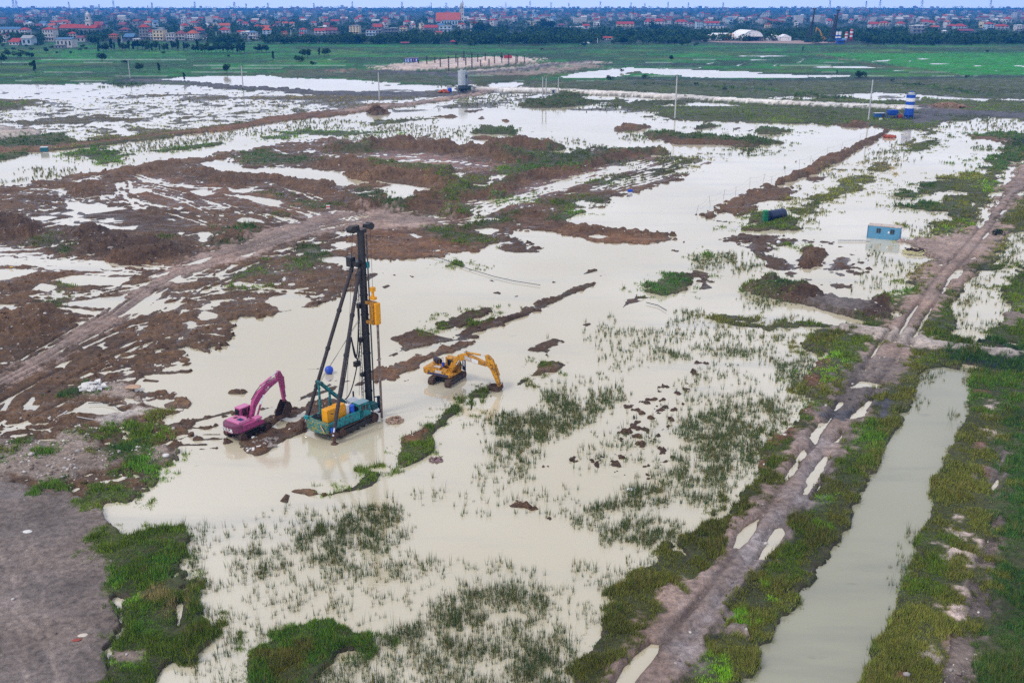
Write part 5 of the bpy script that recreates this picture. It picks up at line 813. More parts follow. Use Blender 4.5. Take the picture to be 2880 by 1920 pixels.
for k in range(7): co_.path([(-3.75 + (0.3 + 0.06 * (k % 3)) * math.cos(a / 8 * math.pi), 0.55 + (0.5 + 0.08 * (k % 3)) * math.sin(a / 8 * math.pi), 1.95 + 0.09 * k) for a in range(17)], 0.045, 5)
co_.build('hose_coil', M_rub, p)
pw = MB().box((-2.55, -0.75, 2.75), (2.75, 0.95, 1.55)).build('power_pack', M_orange, p, bevel=0.05)
MB().box((-3.2, -1.24, 2.95), (0.35, 0.02, 0.10), ry=R(20)).build('vent', M_black, pw); MB().box((-2.75, -1.24, 2.6), (0.4, 0.02, 0.08)).build('vent', M_yeld, pw); MB().box((-1.8, -0.75, 3.56), (1.1, 0.9, 0.06)).build('lid', M_orange, pw, bevel=0.02)
MB().box((-0.85, -0.85, 2.65), (0.45, 0.7, 1.2)).build('tank', M_white, p, bevel=0.03); MB().box((-0.05, -0.8, 2.55), (0.5, 0.6, 0.75)).build('tank', M_faded, p, bevel=0.03)
cab = MB().prism([(0.35, 1.3), (2.1, 1.3), (2.15, 2.1), (1.75, 3.05), (0.35, 3.05)], -1.80, -0.75).build('cab', M_teal, p, bevel=0.04)
MB().box((1.1, -1.28, 3.09), (1.55, 1.12, 0.08)).build('cab_roof', mat('grey_blue_paint', (0.20, 0.32, 0.36), 0.5), cab, bevel=0.02)
for c_, d_, q in (((0.95, -1.815, 2.5), (0.62, 0.03, 0.62), 0), ((1.60, -1.815, 2.4), (0.30, 0.03, 0.7), 0), ((1.98, -1.28, 2.55), (0.03, 0.9, 0.8), -0.4), ((0.335, -1.28, 2.5), (0.03, 0.7, 0.5), 0)): MB().box(c_, d_, ry=q).build('window', M_glass, cab)
MB().box((1.2, 0.25, 2.75), (1.3, 0.9, 0.35), rx=R(12)).build('canopy', mat('grey_sheet', (0.42, 0.45, 0.50), 0.4), p)
w_ = MB(); w_.tube((0.3, -0.3, 2.1), (0.3, 1.0, 2.1), 0.42, 14); w_.tube((-0.9, 0.0, 2.05), (-0.9, 1.2, 2.05), 0.38, 14); w_.build('winch', M_black, p)
# gantry
g = MB(); g.tube((-2.6, 1.5, 1.9), (-2.6, 1.5, 5.9), 0.14, 8); g.build('gantry_post', M_teal, p)
g = MB(); g.tube((-1.35, 1.2, 1.9), (-1.35, 1.2, 4.6), 0.14, 8); g.build('gantry_post', M_teal, p)
for y in (1.45, 0.85): MB().bar((-2.8, y, 6.05), (0.7, y, 2.5), 0.20, 0.28).build('gantry_beam', M_teal, p)
g = MB()
for k in range(7):
    t_ = k / 6.5; g.bar((-2.5 + 3 * t_, 1.45, 5.75 - 3.05 * t_), (-2.5 + 3 * min(t_ + .12, 1), 0.85, 5.75 - 3.05 * min(t_ + .12, 1)), 0.09)
g.tube((-2.75, 0.7, 6.0), (-2.75, 1.7, 6.0), 0.2, 10); g.build('gantry_lattice', M_teald, p)
# mast
mx_, my_ = 3.80, 0.30
ms = MB().tube((mx_, my_, 1.0), (mx_, my_, 22.2), 0.43, 16)
for z in np.arange(3.2, 22, 2.35): ms.tube((mx_, my_, z - .07), (mx_, my_, z + .07), 0.49, 16)
mo = ms.build('mast', M_black, p)
for y in (-0.30, 0.30): MB().tube((mx_ + 0.43, my_ + y - .14, 1.2), (mx_ + 0.43, my_ + y - .14, 22.0), 0.085, 8).build('guide_rail', M_black, mo)
rk = MB().bar((mx_ + 0.30, my_ - 0.54, 1.5), (mx_ + 0.30, my_ - 0.54, 21.8), 0.06)
for z in np.arange(1.6, 21.7, 0.34): rk.box((mx_ + 0.34, my_ - 0.57, z), (0.10, 0.07, 0.17))
rk.build('rack', mat('worn_grey_steel', (0.16, 0.15, 0.15), 0.5, 0.4, 0.4, 3, (0.02, 0.02, 0.02), 0.5), mo)
ld = MB()
for y in (0.42, 0.72): ld.bar((mx_ - 0.6, my_ + y - .2, 1.5), (mx_ - 0.6, my_ + y - .2, 17.5), 0.05)
for z in np.arange(1.8, 17.5, 0.45): ld.bar((mx_ - 0.6, my_ + .22, z), (mx_ - 0.6, my_ + .52, z), 0.04)
ld.build('ladder', M_black, mo)
for z, l in ((9.6, .5), (13.7, .55), (5.3, .4)): MB().box((mx_ - 0.3, my_ + 0.35, z), (0.8, 0.5, l)).build('mast_bracket', M_black, mo)
hd = MB().box((mx_, my_, 22.4), (0.9, 1.0, 0.4)).box((mx_ - 0.9, my_ + .25, 22.75), (1.5, 0.55, 0.5), ry=R(-8)).box((mx_ + 0.95, my_ - .3, 22.85), (1.3, 0.55, 0.45), ry=R(8)).build('sheave_head', M_black, mo)
for x in (-1.3, 1.35): MB().tube((mx_ + x, my_ - .35, 22.75), (mx_ + x, my_ + .35, 22.75), 0.42, 12).build('sheave', M_black, hd)
br = MB().box((mx_ - 0.55, my_ + 0.45, 18.75), (1.1, 1.5, 0.55)).box((mx_ - 0.9, my_ + .9, 18.9), (0.7, 0.8, 1.1)).box((mx_, my_, 18.5), (1.1, 1.1, 0.5)).build('stay_bracket', M_black, mo); MB().box((mx_ + 0.35, my_ - 0.5, 18.5), (0.4, 0.25, 0.7)).build('clamp', M_teal, br)
for (a, b_) in (((3.15, 1.15, 18.5), (-3.4, 2.85, 1.7)), ((3.25, 0.15, 18.3), (-4.1, -2.55, 1.9))):
    a = Vector(a); b_ = Vector(b_); s_ = MB().tube(a, b_, 0.215, 12)
    so = s_.build('back_stay', mat('brown_black_steel', (0.035, 0.026, 0.026), 0.45, 0.2, 0.4, 1.5, (0.12, 0.09, 0.08), 0.2), p)
    for f in (0.04, 0.30, 0.55, 0.80): q = a.lerp(b_, f); d = (b_ - a).normalized() * 0.16; MB().tube(q - d, q + d, 0.28, 12).build('collar', M_black, so)
    e = b_ + (b_ - a).normalized() * 0.9; MB().tube(b_, e, 0.11, 10).build('piston_rod', M_chrome, so)
jb = MB().box((-3.9, 0, 1.0), (0.5, 5.3, 0.4)).build('outrigger_beam', M_rust, p)
for y in (-2.62, 2.75):
    j = MB().tube((-4.3, y, 0.25), (-4.3, y, 1.5), 0.2, 10).build('outrigger_jack', M_rust, p); MB().lathe([(0, 0), (0.42, 0), (0.42, 0.08), (0.18, 0.24), (0, 0.24)], 14, (-4.3, y, 0.02)).build('jack_foot', M_rust, j)
# front gripper and hammer
gr = MB().box((2.7, -0.1, 1.75), (1.5, 0.9, 0.5)).box((3.4, -0.6, 1.7), (0.9, 1.1, 0.75)).build('mast_cradle', M_teald, p, bevel=0.03)
MB().tube((3.1, -1.0, 1.1), (4.0, -1.0, 1.1), 0.24, 12).build('clamp_cylinder', M_white, gr); MB().box((4.15, -0.95, 1.7), (0.25, 0.25, 2.1)).bar((4.15, -0.95, 2.7), (3.5, -0.95, 2.8), 0.12).build('pile_guide', mat('dark_blue_steel', (0.012, 0.03, 0.07), 0.4), gr)
hx, hy = 4.12, -1.22
hm = MB().box((hx + .02, hy - .05, 12.95), (0.78, 0.72, 2.55)).build('hammer', M_orange, p, bevel=0.08)
hf = MB().box((hx - .42, hy + .18, 12.95), (0.30, 0.6, 2.4)).build('hammer_casing', M_yeld, hm, bevel=0.03)
for z in (14.15, 11.85): MB().box(((hx + mx_) / 2, (hy + my_) / 2 - .1, z), (0.7, 1.5, 0.34)).build('hammer_arm', M_yeld, hm, bevel=0.03)
MB().box((hx - .05, hy + .3, 14.75), (0.5, 0.8, 0.35)).tube((hx, hy + .35, 14.9), (hx, hy + .35, 15.6), 0.16, 10).box((hx, hy + .35, 15.75), (0.55, 0.45, 0.5)).build('hammer_head', M_orange, hm, bevel=0.03)
# cables and hoses
def sag(a, b_, s, n=14): a = Vector(a); b_ = Vector(b_); return [a.lerp(b_, k / n) - Vector((0, 0, s * 4 * (k / n) * (1 - k / n))) for k in range(n + 1)]
for a, b_, s in (((3.3, 0.75, 13.6), (2.1, 0.9, 10.2), 4.2), ((2.1, 0.9, 10.2), (0.2, 1.2, 2.6), 0.2), ((2.1, 0.9, 10.2), (3.1, 0.8, 6.6), 0.6), ((3.2, 0.6, 9.5), (0.5, 0.8, 3.0), 1.6)): MB().path(sag(a, b_, s), 0.07, 6).build('hose', M_rub, p)
for a, b_ in (((2.2, 0.9, 12.8), (2.15, 0.9, 10.3)), ((3.2, 0.9, 22.5), (0.3, 0.3, 2.5)), ((2.6, 0.6, 22.6), (2.6, 0.7, 19.2)), ((3.2, 0.2, 18), (2.4, 0.4, 3.0)), ((3.3, 0.0, 18), (2.7, 0.2, 3.0)), ((5.0, 0.0, 22.6), (hx, hy + .35, 16.0)), ((-2.7, 1.2, 6.1), (3.2, 0.6, 12.0)), ((-2.7, 1.0, 6.1), (3.2, 0.4, 12.5))): MB().tube(a, b_, 0.022, 5).build('cable', M_black, p)
MB().box((2.5, 0.6, 6.9), (0.8, 0.45, 0.6)).build('hook_block', M_black, p)
MB().tube((2.2, 1.2, 0.6), (2.2, 1.2, 3.4), 0.10, 8).build('pile_cap', M_black, p)
rig = p; _m = p.matrix_basis.copy()
o = MB().lathe([(0, 0), (0.27, 0), (0.29, 0.25), (0.27, 0.5), (0.29, 0.75), (0.24, 0.82), (0, 0.82)], 16).build('drum', M_bplast); tag(o, 'small blue plastic drum on the deck of the teal piling rig', 'drum'); o.location = _m @ Vector((-0.35, -1.35, 2.35))
o = MB().lathe([(0, 0), (0.25, 0), (0.27, 0.3), (0.2, 0.55), (0, 0.55)], 14).build('drum', M_bplast); tag(o, 'blue plastic can hanging low by the rear jack of the teal rig', 'can'); o.location = _m @ Vector((-4.0, -2.15, 1.2))
o = MB().tube((0, 0, 0), (0.0, 0.0, 11.75), 0.145, 12).build('steel_pile', mat('rusty_pile', (0.17, 0.12, 0.10), 0.6, 0.3, 0.4, 0.7, (0.40, 0.36, 0.34), 0.35)); tag(o, 'long thin rusty pile hanging upright under the yellow hammer', 'pile'); o.location = _m @ Vector((hx + .15, hy - .05, -0.1))

# ------------------------------------------------------------------ things on the site
def V3(x, y, z=0): a = W(x, y); return Vector((a[0], a[1], z))
M_conc = mat('concrete_pole', (0.46, 0.46, 0.47), 0.8, 0, 0.15, 1)
M_cab = mat('blue_cabin_paint', (0.10, 0.30, 0.47), 0.55, 0, 0.15, 0.9, (0.22, 0.22, 0.22), 0.22)
a, b = V3(2438, 669), V3(2527, 677.5); hd = math.atan2(b.y - a.y, b.x - a.x); Lc = 6.4
p = thing('site_cabin', 'light blue container site cabin with two dark windows standing in flood water', 'site cabin', a, hd)
MB().box((Lc / 2, 1.25, 1.3), (Lc, 2.5, 2.7)).build('wall', M_cab, p)
rib = MB()
for k in range(30): rib.box((0.15 + k * (Lc - .3) / 29, -0.015, 1.3), (0.08, 0.04, 2.45))
for k in range(11): rib.box((Lc + 0.015, 0.2 + k * 0.21, 1.3), (0.04, 0.08, 2.45))
rib.build('cladding', M_cab, p)
rf = MB().box((Lc / 2, 1.25, 2.69), (Lc + .12, 2.62, 0.10)).build('roof', mat('rusty_cream_sheet', (0.50, 0.43, 0.38), 0.6, 0, 0.2, 0.6, (0.3, 0.16, 0.1), 0.35), p)
for x in (0, Lc): MB().box((x, -0.02, 1.3), (0.14, 0.14, 2.78)).build('corner_post', mat('cabin_frame', (0.06, 0.17, 0.30), 0.5), p)
for x in (2.15, 4.85):
    w_ = MB().box((x, -0.05, 1.75), (0.78, 0.05, 0.95)).build('window', M_glass, p); MB().box((x, -0.085, 1.75), (0.05, 0.03, 0.95)).box((x, -0.085, 2.24), (0.9, 0.03, 0.06)).box((x, -0.085, 1.26), (0.9, 0.03, 0.06)).build('frame', mat('cabin_frame', (0.06, 0.17, 0.30)), w_)
MB().box((4.15, -0.06, 1.55), (0.3, 0.04, 0.4)).build('notice', M_white, p); MB().box((Lc + .25, 0.5, 2.15), (0.4, 0.7, 0.5)).build('air_conditioner', M_white, p); MB().box((Lc + .05, 0.6, 1.15), (0.04, 0.8, 1.9)).build('door', M_cab, p)
# tanks on the islet
q = V3(2148, 626); p = thing('water_tank', 'big dark blue cylindrical tank lying on the grassy islet', 'tank', q + Vector((3.0, 1.5, 0.35)), R(35))
p.scale = (.8, .8, .8); MB().tube((-3.0, 0, 1.45), (3.0, 0, 1.45), 1.45, 28).tube((-3.12, 0, 1.45), (-3.0, 0, 1.45), 1.2, 28).build('shell', mat('navy_paint', (0.010, 0.022, 0.065), 0.35, 0, 0.3, 0.8, (0.10, 0.14, 0.22), 0.12), p, bevel=0.06)
for x in (-2, 0, 2): MB().tube((x - .06, 0, 1.45), (x + .06, 0, 1.45), 1.48, 28).build('hoop', mat('navy_hoop', (0.012, 0.03, 0.075), 0.4), p)
for x in (-1.8, 1.8): MB().box((x, 0, 0.2), (0.4, 2.2, 0.5)).build('cradle', M_black, p)
p = thing('silo_tank', 'upright green steel tank standing against the big navy tank', 'tank', q + Vector((0.0, -1.0, 0.3)), R(10))
p.scale = (.75, .75, .78); MB().box((0, 0, 1.7), (1.35, 1.5, 3.3)).build('shell', mat('green_paint', (0.005, 0.16, 0.07), 0.5, 0, 0.25, 1, (0.02, 0.07, 0.03), 0.3), p, bevel=0.2)
MB().box((0, 0, 3.4), (1.0, 1.1, 0.14)).build('lid', mat('pale_green', (0.04, 0.30, 0.14)), p, bevel=0.03); MB().box((0, -0.77, 1.6), (1.2, 0.05, 0.08)).box((0, -0.77, 2.5), (1.2, 0.05, 0.08)).build('band', mat('green_band', (0.004, 0.09, 0.04)), p)
# striped batching silo, hopper, mixer, conveyor
sq = V3(2554, 338)
M_sb = mat('blue_silo_paint', (0.010, 0.075, 0.42), 0.5, 0, 0.12, 0.4); M_sw = mat('white_silo_paint', (0.78, 0.78, 0.82), 0.5, 0, 0.06, 0.4)
def silo(loc, label, h, r, cols, legs, top, cat='silo', group=None, hr=0.16, bands=6, nlegs=4):
    p = thing('cement_silo', label, cat, loc, R(20), group)
    z0 = h * legs; bh = (h * 0.93 - z0) / bands
    for k in range(bands): MB().tube((0, 0, z0 + k * bh), (0, 0, z0 + (k + 1) * bh), r, 24).build('band', cols[k % len(cols)], p)
    MB().tube((0, 0, z0 * 0.35), (0, 0, z0), r * .25, 24, r * .98).build('cone', cols[0], p)
    for k in range(nlegs):
        a = R(45) + k * 2 * math.pi / nlegs; MB().tube((r * .92 * math.cos(a), r * .92 * math.sin(a), -.1), (r * .92 * math.cos(a), r * .92 * math.sin(a), z0 + .5), r * .11, 8).build('leg', cols[0], p)
    MB().tube((0, 0, h * .93), (0, 0, h * .965), r, 24, r * .45).build('roof', mat('silo_roof', (0.30, 0.33, 0.33), 0.6), p)
    MB().tube((0, 0, h * .96), (0, 0, h), r * .38, 14).build('filter', top, p)
    return p
silo(sq, 'blue and white striped silo on legs, front one of the pair by the white road', 11.2, 1.85, (M_sb, M_sb, M_sw, M_sb, M_sw, M_sb), .19, mat('grey_filter', (0.5, 0.5, 0.5)), group='striped batching silos')
silo(sq + Vector((2.6, 6.5, 0)), 'blue and white striped silo half hidden behind the front silo', 11.2, 1.7, (M_sb, M_sb, M_sw, M_sb, M_sw, M_sb), .19, M_sb, group='striped batching silos')
p = thing('batching_hopper', 'blue aggregate hopper with red mixer drum beside the striped silos', 'hopper', V3(2508, 336), R(5))
MB().box((0, 0, 3.1), (3.6, 2.4, 1.6), taper=1.12).build('bin', M_sb, p); MB().box((0, 0, 2.0), (2.6, 1.8, 0.7)).build('chute', M_sb, p)
for x in (-1.5, 1.5):
    for y in (-1, 1): MB().box((x, y, 1.3), (0.18, 0.18, 2.7)).build('leg', M_sb, p)
MB().tube((2.2, -0.4, 0.9), (4.0, -0.4, 1.2), 0.95, 16).build('mixer_drum', mat('red_mixer', (0.25, 0.03, 0.02), 0.6, 0, 0.3), p)
MB().bar((2.0, 1.2, 4.2), (5.2, 0.6, 1.4), 0.5, 0.2).build('conveyor', mat('pale_yellow', (0.5, 0.42, 0.2)), p)
p = thing('control_hut', 'low blue hut with pale flat roof left of the blue hopper', 'hut', V3(2472, 333), R(5))
MB().box((0, 0, 1.1), (4.2, 2.2, 2.0)).build('wall', mat('hut_blue', (0.02, 0.10, 0.30)), p); MB().box((0, 0, 2.2), (4.5, 2.5, 0.12)).build('roof', mat('pale_sheet', (0.45, 0.5, 0.58)), p); MB().box((1.2, -1.12, 1.0), (0.8, 0.05, 1.7)).build('door', M_rust, p)
o = MB().box((0, 0, 0.5), (1.0, 0.9, 1.1)).box((0, 0, 1.1), (1.1, 1.0, 0.1)).build('water_tote', M_white, bevel=0.05); tag(o, 'small white plastic tote on the grass below the blue hut', 'tote'); o.location = V3(2476, 341)
# grey silo with drums
M_gs = mat('grey_silo_paint', (0.42, 0.47, 0.52), 0.5, 0, 0.12, 0.5, (0.6, 0.6, 0.62), 0.3); M_gd = mat('slate_steel', (0.035, 0.06, 0.085), 0.5)
silo(V3(1299, 263), 'tall grey cement silo on dark legs at the track junction', 12.6, 2.0, (M_gd, M_gs, M_gs, M_gs, M_gs), .2, M_gs, bands=5)
silo(V3(1309, 261), 'slender grey blue cement silo close behind the tall grey one', 12.0, 1.2, (M_gd, mat('grey_blue_silo', (0.22, 0.32, 0.40)), mat('grey_blue_silo', (0.22, 0.32, 0.40))), .2, M_gs, bands=5)
o = MB().lathe([(0, 0), (1.1, 0), (1.2, .9), (1.1, 1.9), (.5, 2.4), (0, 2.4)], 18).build('drum_tank', M_bplast); tag(o, 'round blue plastic tank beside the grey silo', 'tank'); o.location = V3(1265, 262, .4)
o = MB().box((0, 0, 1.3), (2.6, 2.2, 2.6)).box((0, 0, 2.65), (2.8, 2.4, .12)).build('tote_tank', mat('dirty_white', (0.42, 0.42, 0.44), .7, 0, .3)); tag(o, 'grey white box tank behind the blue tank at the junction', 'tank'); o.location = V3(1264, 257, .4)
o = MB().box((0, 0, 1.2), (3.0, 2.0, 2.4)).box((0, 0, 2.5), (3.2, 2.2, .2)).build('dark_bin', mat('dark_green', (0.01, 0.05, 0.035))); tag(o, 'dark green steel bin on the right of the grey silo', 'bin'); o.location = V3(1317, 258, .4)
def heap(name, label, cat, loc, r, h, m, n=90, size=0.5, seed=1, flat=0.6):
    rr = random.Random(seed); b = MB()
    for k in range(n):
        a = rr.uniform(0, 6.283); d = rr.random() ** .5 * r; z = max(0, h * (1 - d / r)) * rr.uniform(.3, 1)
        b.box((d * math.cos(a), d * math.sin(a), z + size * .2), (size * rr.uniform(.5, 1.6), size * rr.uniform(.4, 1), size * flat * rr.uniform(.4, 1)), rz=rr.uniform(0, 3), rx=rr.uniform(-.6, .6), ry=rr.uniform(-.6, .6))
    o = b.build(name, m); o.location = loc; return tag(o, label, cat)
heap('scrap_heap', 'orange red heap of rusty steel left of the blue tank at the junction', 'scrap heap', V3(1249, 262, .4), 3.0, 1.8, mat('orange_steel', (0.45, 0.09, 0.03), .7, 0, .3), 90, .9, 2)
heap('rubble_heap', 'heap of pale brown branches and rubble in the water right of the rig', 'rubble heap', V3(1110, 1184, 0), .95, .75, mat('bone_rubble', (0.34, 0.22, 0.15), .8, 0, .5, 4, (0.6, .55, .5), .3), 70, .34, 5)
heap('debris_heap', 'small pinkish heap of net and sticks in shallow water', 'debris', V3(1226, 1294, 0), .8, .12, mat('net_debris', (0.20, 0.13, 0.13), .8, 0, .4), 40, .3, 6, .3)
heap('brick_pile', 'orange red pile of bricks at the far end of the dike', 'brick pile', V3(2500, 387, .2), 2.4, .7, mat('red_brick', (0.36, 0.08, 0.04), .8, 0, .4), 70, .8, 7)
heap('rubble_heap', 'brown spoil heap with pale stones beyond the striped silos', 'spoil heap', V3(2670, 303, .6), 7, 1.6, mat('spoil', (0.20, 0.12, 0.08), .9, 0, .5, 1, (.45, .3, .2), .4), 160, 1.4, 8)
heap('straw_heap', 'brown conical heap of cut reeds by the causeway', 'heap', V3(1060, 318, .3), 4.4, 3.2, mat('reed_heap', (0.105, 0.065, 0.035), .9, 0, .5, 2), 420, .9, 9)
heap('stone_heap', 'white stones piled beside the pool on the left bank', 'stone heap', V3(262, 1098, .35), 1.5, .7, mat('white_stone', (0.62, 0.60, 0.58), .8, 0, .2), 34, .7, 11)
heap('stone_heap', 'whitish stones along the wet edge below the pink excavator', 'stone heap', V3(716, 1268, .1), 1.0, .4, mat('white_stone', (0.62, 0.60, 0.58)), 9, .42, 12)
heap('stone_heap', 'broken pale stones on the shore below the pink excavator tracks', 'stone heap', V3(752, 1248, .1), 1.5, .4, mat('grey_stone', (0.26, 0.22, 0.20), .8, 0, .3), 22, .4, 13)
# hose ring on the bank by the cabin
p = thing('hose_bundle', 'coil of yellowish hoses and netting on the shore below the blue cabin', 'hose coil', V3(2571, 712, .15))
for r_, z, dx in ((2.3, .1, 0), (2.1, .28, .1), (1.7, .42, -.1)): MB().path([(dx + r_ * math.cos(k / 12 * math.pi), .9 * r_ * math.sin(k / 12 * math.pi), z + .12 * math.sin(k * 1.3)) for k in range(25)], .10, 7).build('hose', mat('pale_yellow_hose', (0.50, 0.46, 0.24), .5), p)
b_ = MB(); rr = random.Random(4)
for k in range(40): b_.box((rr.uniform(-1.5, 1.5), rr.uniform(-1, 1.2), .35 + rr.random() * .4), (rr.uniform(.3, .9), .3, .14), rz=rr.uniform(0, 3), ry=rr.uniform(-.4, .4))
b_.build('netting', mat('dark_net', (0.06, 0.035, 0.03), .9), p)
# floating blue ball, barrels, sheets, litter
o = MB().lathe([(0.02, -.55), (.35, -.45), (.55, -.1), (.58, .1), (.5, .4), (.3, .58), (.02, .62)], 18).build('float', M_bplast, smooth=True); tag(o, 'round blue float in the water behind the piling rig stay', 'float'); o.location = V3(926, 1050, .42)
o = MB().tube((-.6, 0, .38), (.6, 0, .38), .38, 14).build('drum', M_bplast); tag(o, 'blue drum lying on the mud at the edge of the wide pond', 'drum'); o.location = V3(1772, 543, .2); o.rotation_euler = (0, 0, .4)
p = thing('water_tank', 'small teal box tank with white lid beside the causeway', 'tank', V3(126, 429, .3), .2)
MB().box((0, 0, .7), (2.2, 1.6, 1.4)).build('shell', mat('teal_tank', (0.01, 0.12, 0.16), .5), p); MB().box((0, 0, 1.45), (2.3, 1.7, .12)).build('lid', mat('pale_lid', (0.6, .65, .68)), p)
p = thing('marker_board', 'little red and white striped marker board on the mud', 'marker', V3(923, 592, .3), .1)
MB().box((0, 0, .25), (.9, .06, .3)).build('lower_stripe', M_white, p); MB().box((0, 0, .55), (.9, .06, .3)).build('middle_stripe', mat('marker_red', (.5, .02, .02)), p); MB().box((0, 0, .85), (.9, .06, .3)).build('upper_stripe', M_white, p)
def lump(name, label, cat, loc, r, m, sq_=(1, 1, .5), seed=0, rz=0):
    rr = random.Random(seed); b = MB(); b.lathe([(0.02, -.5), (.8, -.35), (1.0, 0), (.75, .35), (.3, .5), (0.02, .5)], 9)
    b.v = [(x * r * sq_[0] * rr.uniform(.85, 1.1), y * r * sq_[1] * rr.uniform(.85, 1.1), (z + .4) * r * sq_[2]) for x, y, z in b.v]
    o = b.build(name, m); o.location = loc; o.rotation_euler = (0, 0, rz); return tag(o, label, cat)
lump('plastic_sheet', 'cream plastic sheet beside a red one on the bare grey ground', 'sheet', V3(236, 1804, .56), .33, mat('cream_sheet', (.55, .48, .40)), (1.2, .8, .3), 1, .3)
lump('plastic_sheet', 'flat red plastic sheet on the bare grey ground', 'sheet', V3(218, 1817, .56), .30, mat('red_sheet', (.28, .05, .03)), (1.2, .7, .25), 2, .2)
lump('boulder', 'white boulder on the bare slope by the first puddles', 'boulder', V3(80, 1512, .56), .38, mat('white_stone', (0.62, .6, .58)), (1.2, .8, .6), 3)
lump('boulder', 'pale boulder sticking out of the brown soil mound', 'boulder', V3(314, 717, 1.3), .55, mat('grey_stone', (.4, .36, .34)), (1.2, .9, .8), 4)
lump('plastic_sack', 'crumpled white sack floating at the edge of the reeds', 'sack', V3(1772, 1379, 0), .34, M_white, (1, .8, .9), 5)
lump('boulder', 'orange brown slab among white stones on the left bank', 'boulder', V3(376, 1098, .4), .9, mat('tan_stone', (.42, .28, .19), .8), (1.3, .9, .35), 6)
lump('rag', 'teal green rag lying on the rubble of the left bank', 'rag', V3(221, 1254, .4), .35, mat('teal_rag', (.02, .18, .14)), (1.3, .7, .3), 7)
lump('boulder', 'white block at the shore beside the grass clump', 'boulder', V3(468, 1292, .35), .42, mat('white_stone', (.62, .6, .58)), (1, .8, .9), 8)
lump('plastic_scrap', 'yellow plastic scrap on the mud at the left edge', 'scrap', V3(33, 756, .3), .4, mat('yellow_scrap', (.6, .36, .04)), (1, .7, .4), 9)
lump('ball', 'white ball lying on the mud flat below the islet tanks', 'ball', V3(2189, 686, .1), .42, M_white, (1, 1, 1.6), 10)
lump('plastic_bag', 'blue grey bag on the shore of the track bank', 'bag', V3(1870, 1636, .2), .30, mat('blue_bag', (.16, .20, .30)), (1.1, .8, .5), 11)
# poles
def cpole(x, yb, yt, label, arm=1, double=False, xt=None):
    b = V3(x, yb); D = b.y; dy = (960 - yt) / FPX; el = PITCH - math.atan(dy); h = CAM_H - D * math.tan(el) * 1.0
    p = thing('concrete_pole', label, 'pole', b, 0, 'concrete poles across the flooded site')
    MB().tube((0, 0, -.2), (0, 0, h), .34, 8, .22).build('shaft', M_conc, p)
    if double: MB().tube((1.7, 0, -.2), (1.7, 0, h - .5), .34, 8, .22).build('shaft', M_conc, p)
    if arm:
        for k in range(arm): MB().box((.8 if double else 0, 0, h - .5 - 1.4 * k), (3.2, .16, .22)).build('crossarm', M_gd, p)
        for sx in (-1.2, 0, 1.2): MB().tube((sx + (.8 if double else 0), 0, h - .4), (sx + (.8 if double else 0), 0, h + .2), .09, 6).build('insulator', M_conc, p)
cpole(366, 222, 169, 'concrete pole with crossarms on the dark bush island', 2); cpole(684, 251, 186, 'concrete pole at the dark dike below the left pond', 1); cpole(1067, 282, 203, 'concrete pole with wide crossarm beside the causeway', 1)
cpole(1526, 284, 217, 'twin concrete pole on the left of the green hillock', 1, True); cpole(1570, 270, 218, 'slim concrete pole on the right of the green hillock', 1); cpole(1898, 336, 214, 'concrete pole rising from the flood water before the white road', 1); cpole(2442, 341, 225, 'tall bare concrete pole left of the striped silos', 0)
b = V3(1556, 268, .9); p = thing('transformer_box', 'pale grey transformer box between two poles on the hillock', 'transformer', b); MB().box((0, 0, 1.1), (3.2, 1.8, 2.0)).build('casing', M_conc, p); MB().box((0, -.92, 1.0), (1.2, .05, 1.5)).build('door', M_gd, p)
# wire fence along the dike
fp = [(125, 690), (222, 640), (310, 590), (392, 560), (490, 505), (580, 475), (640, 480), (735, 425), (830, 370), (905, 330), (1020, 285), (1115, 240), (1240, 190), (1340, 140)]
M_wire = mat('grey_wire', (0.16, 0.17, 0.19), .6)
p = thing('wire_fence', 'sagging wire fence with leaning posts along the muddy dike', 'fence', (*T('F', *fp[0]), 0)); o0 = Vector((*T('F', *fp[0]), 0)); tops = []; rr = random.Random(2)
for q in fp:
    a = Vector((*T('F', *q), -.2)) - o0 + Vector((-1.0, 0.4, 0)); t_ = a + Vector((rr.uniform(-.5, .5), rr.uniform(-.3, .3), rr.uniform(2.0, 2.9))); MB().tube(a, t_, .035, 6).build('post', M_wire, p); tops.append((a, t_))
for f in (1.0, .55):
    MB().path([q for (a, t_), (c_, d_) in zip(tops[:-1], tops[1:]) for q in [(a.lerp(t_, f)).lerp(c_.lerp(d_, f), k / 5) - Vector((0, 0, .5 * 4 * k / 5 * (1 - k / 5))) for k in range(5)]], .014, 4).build('wire', M_wire, p)
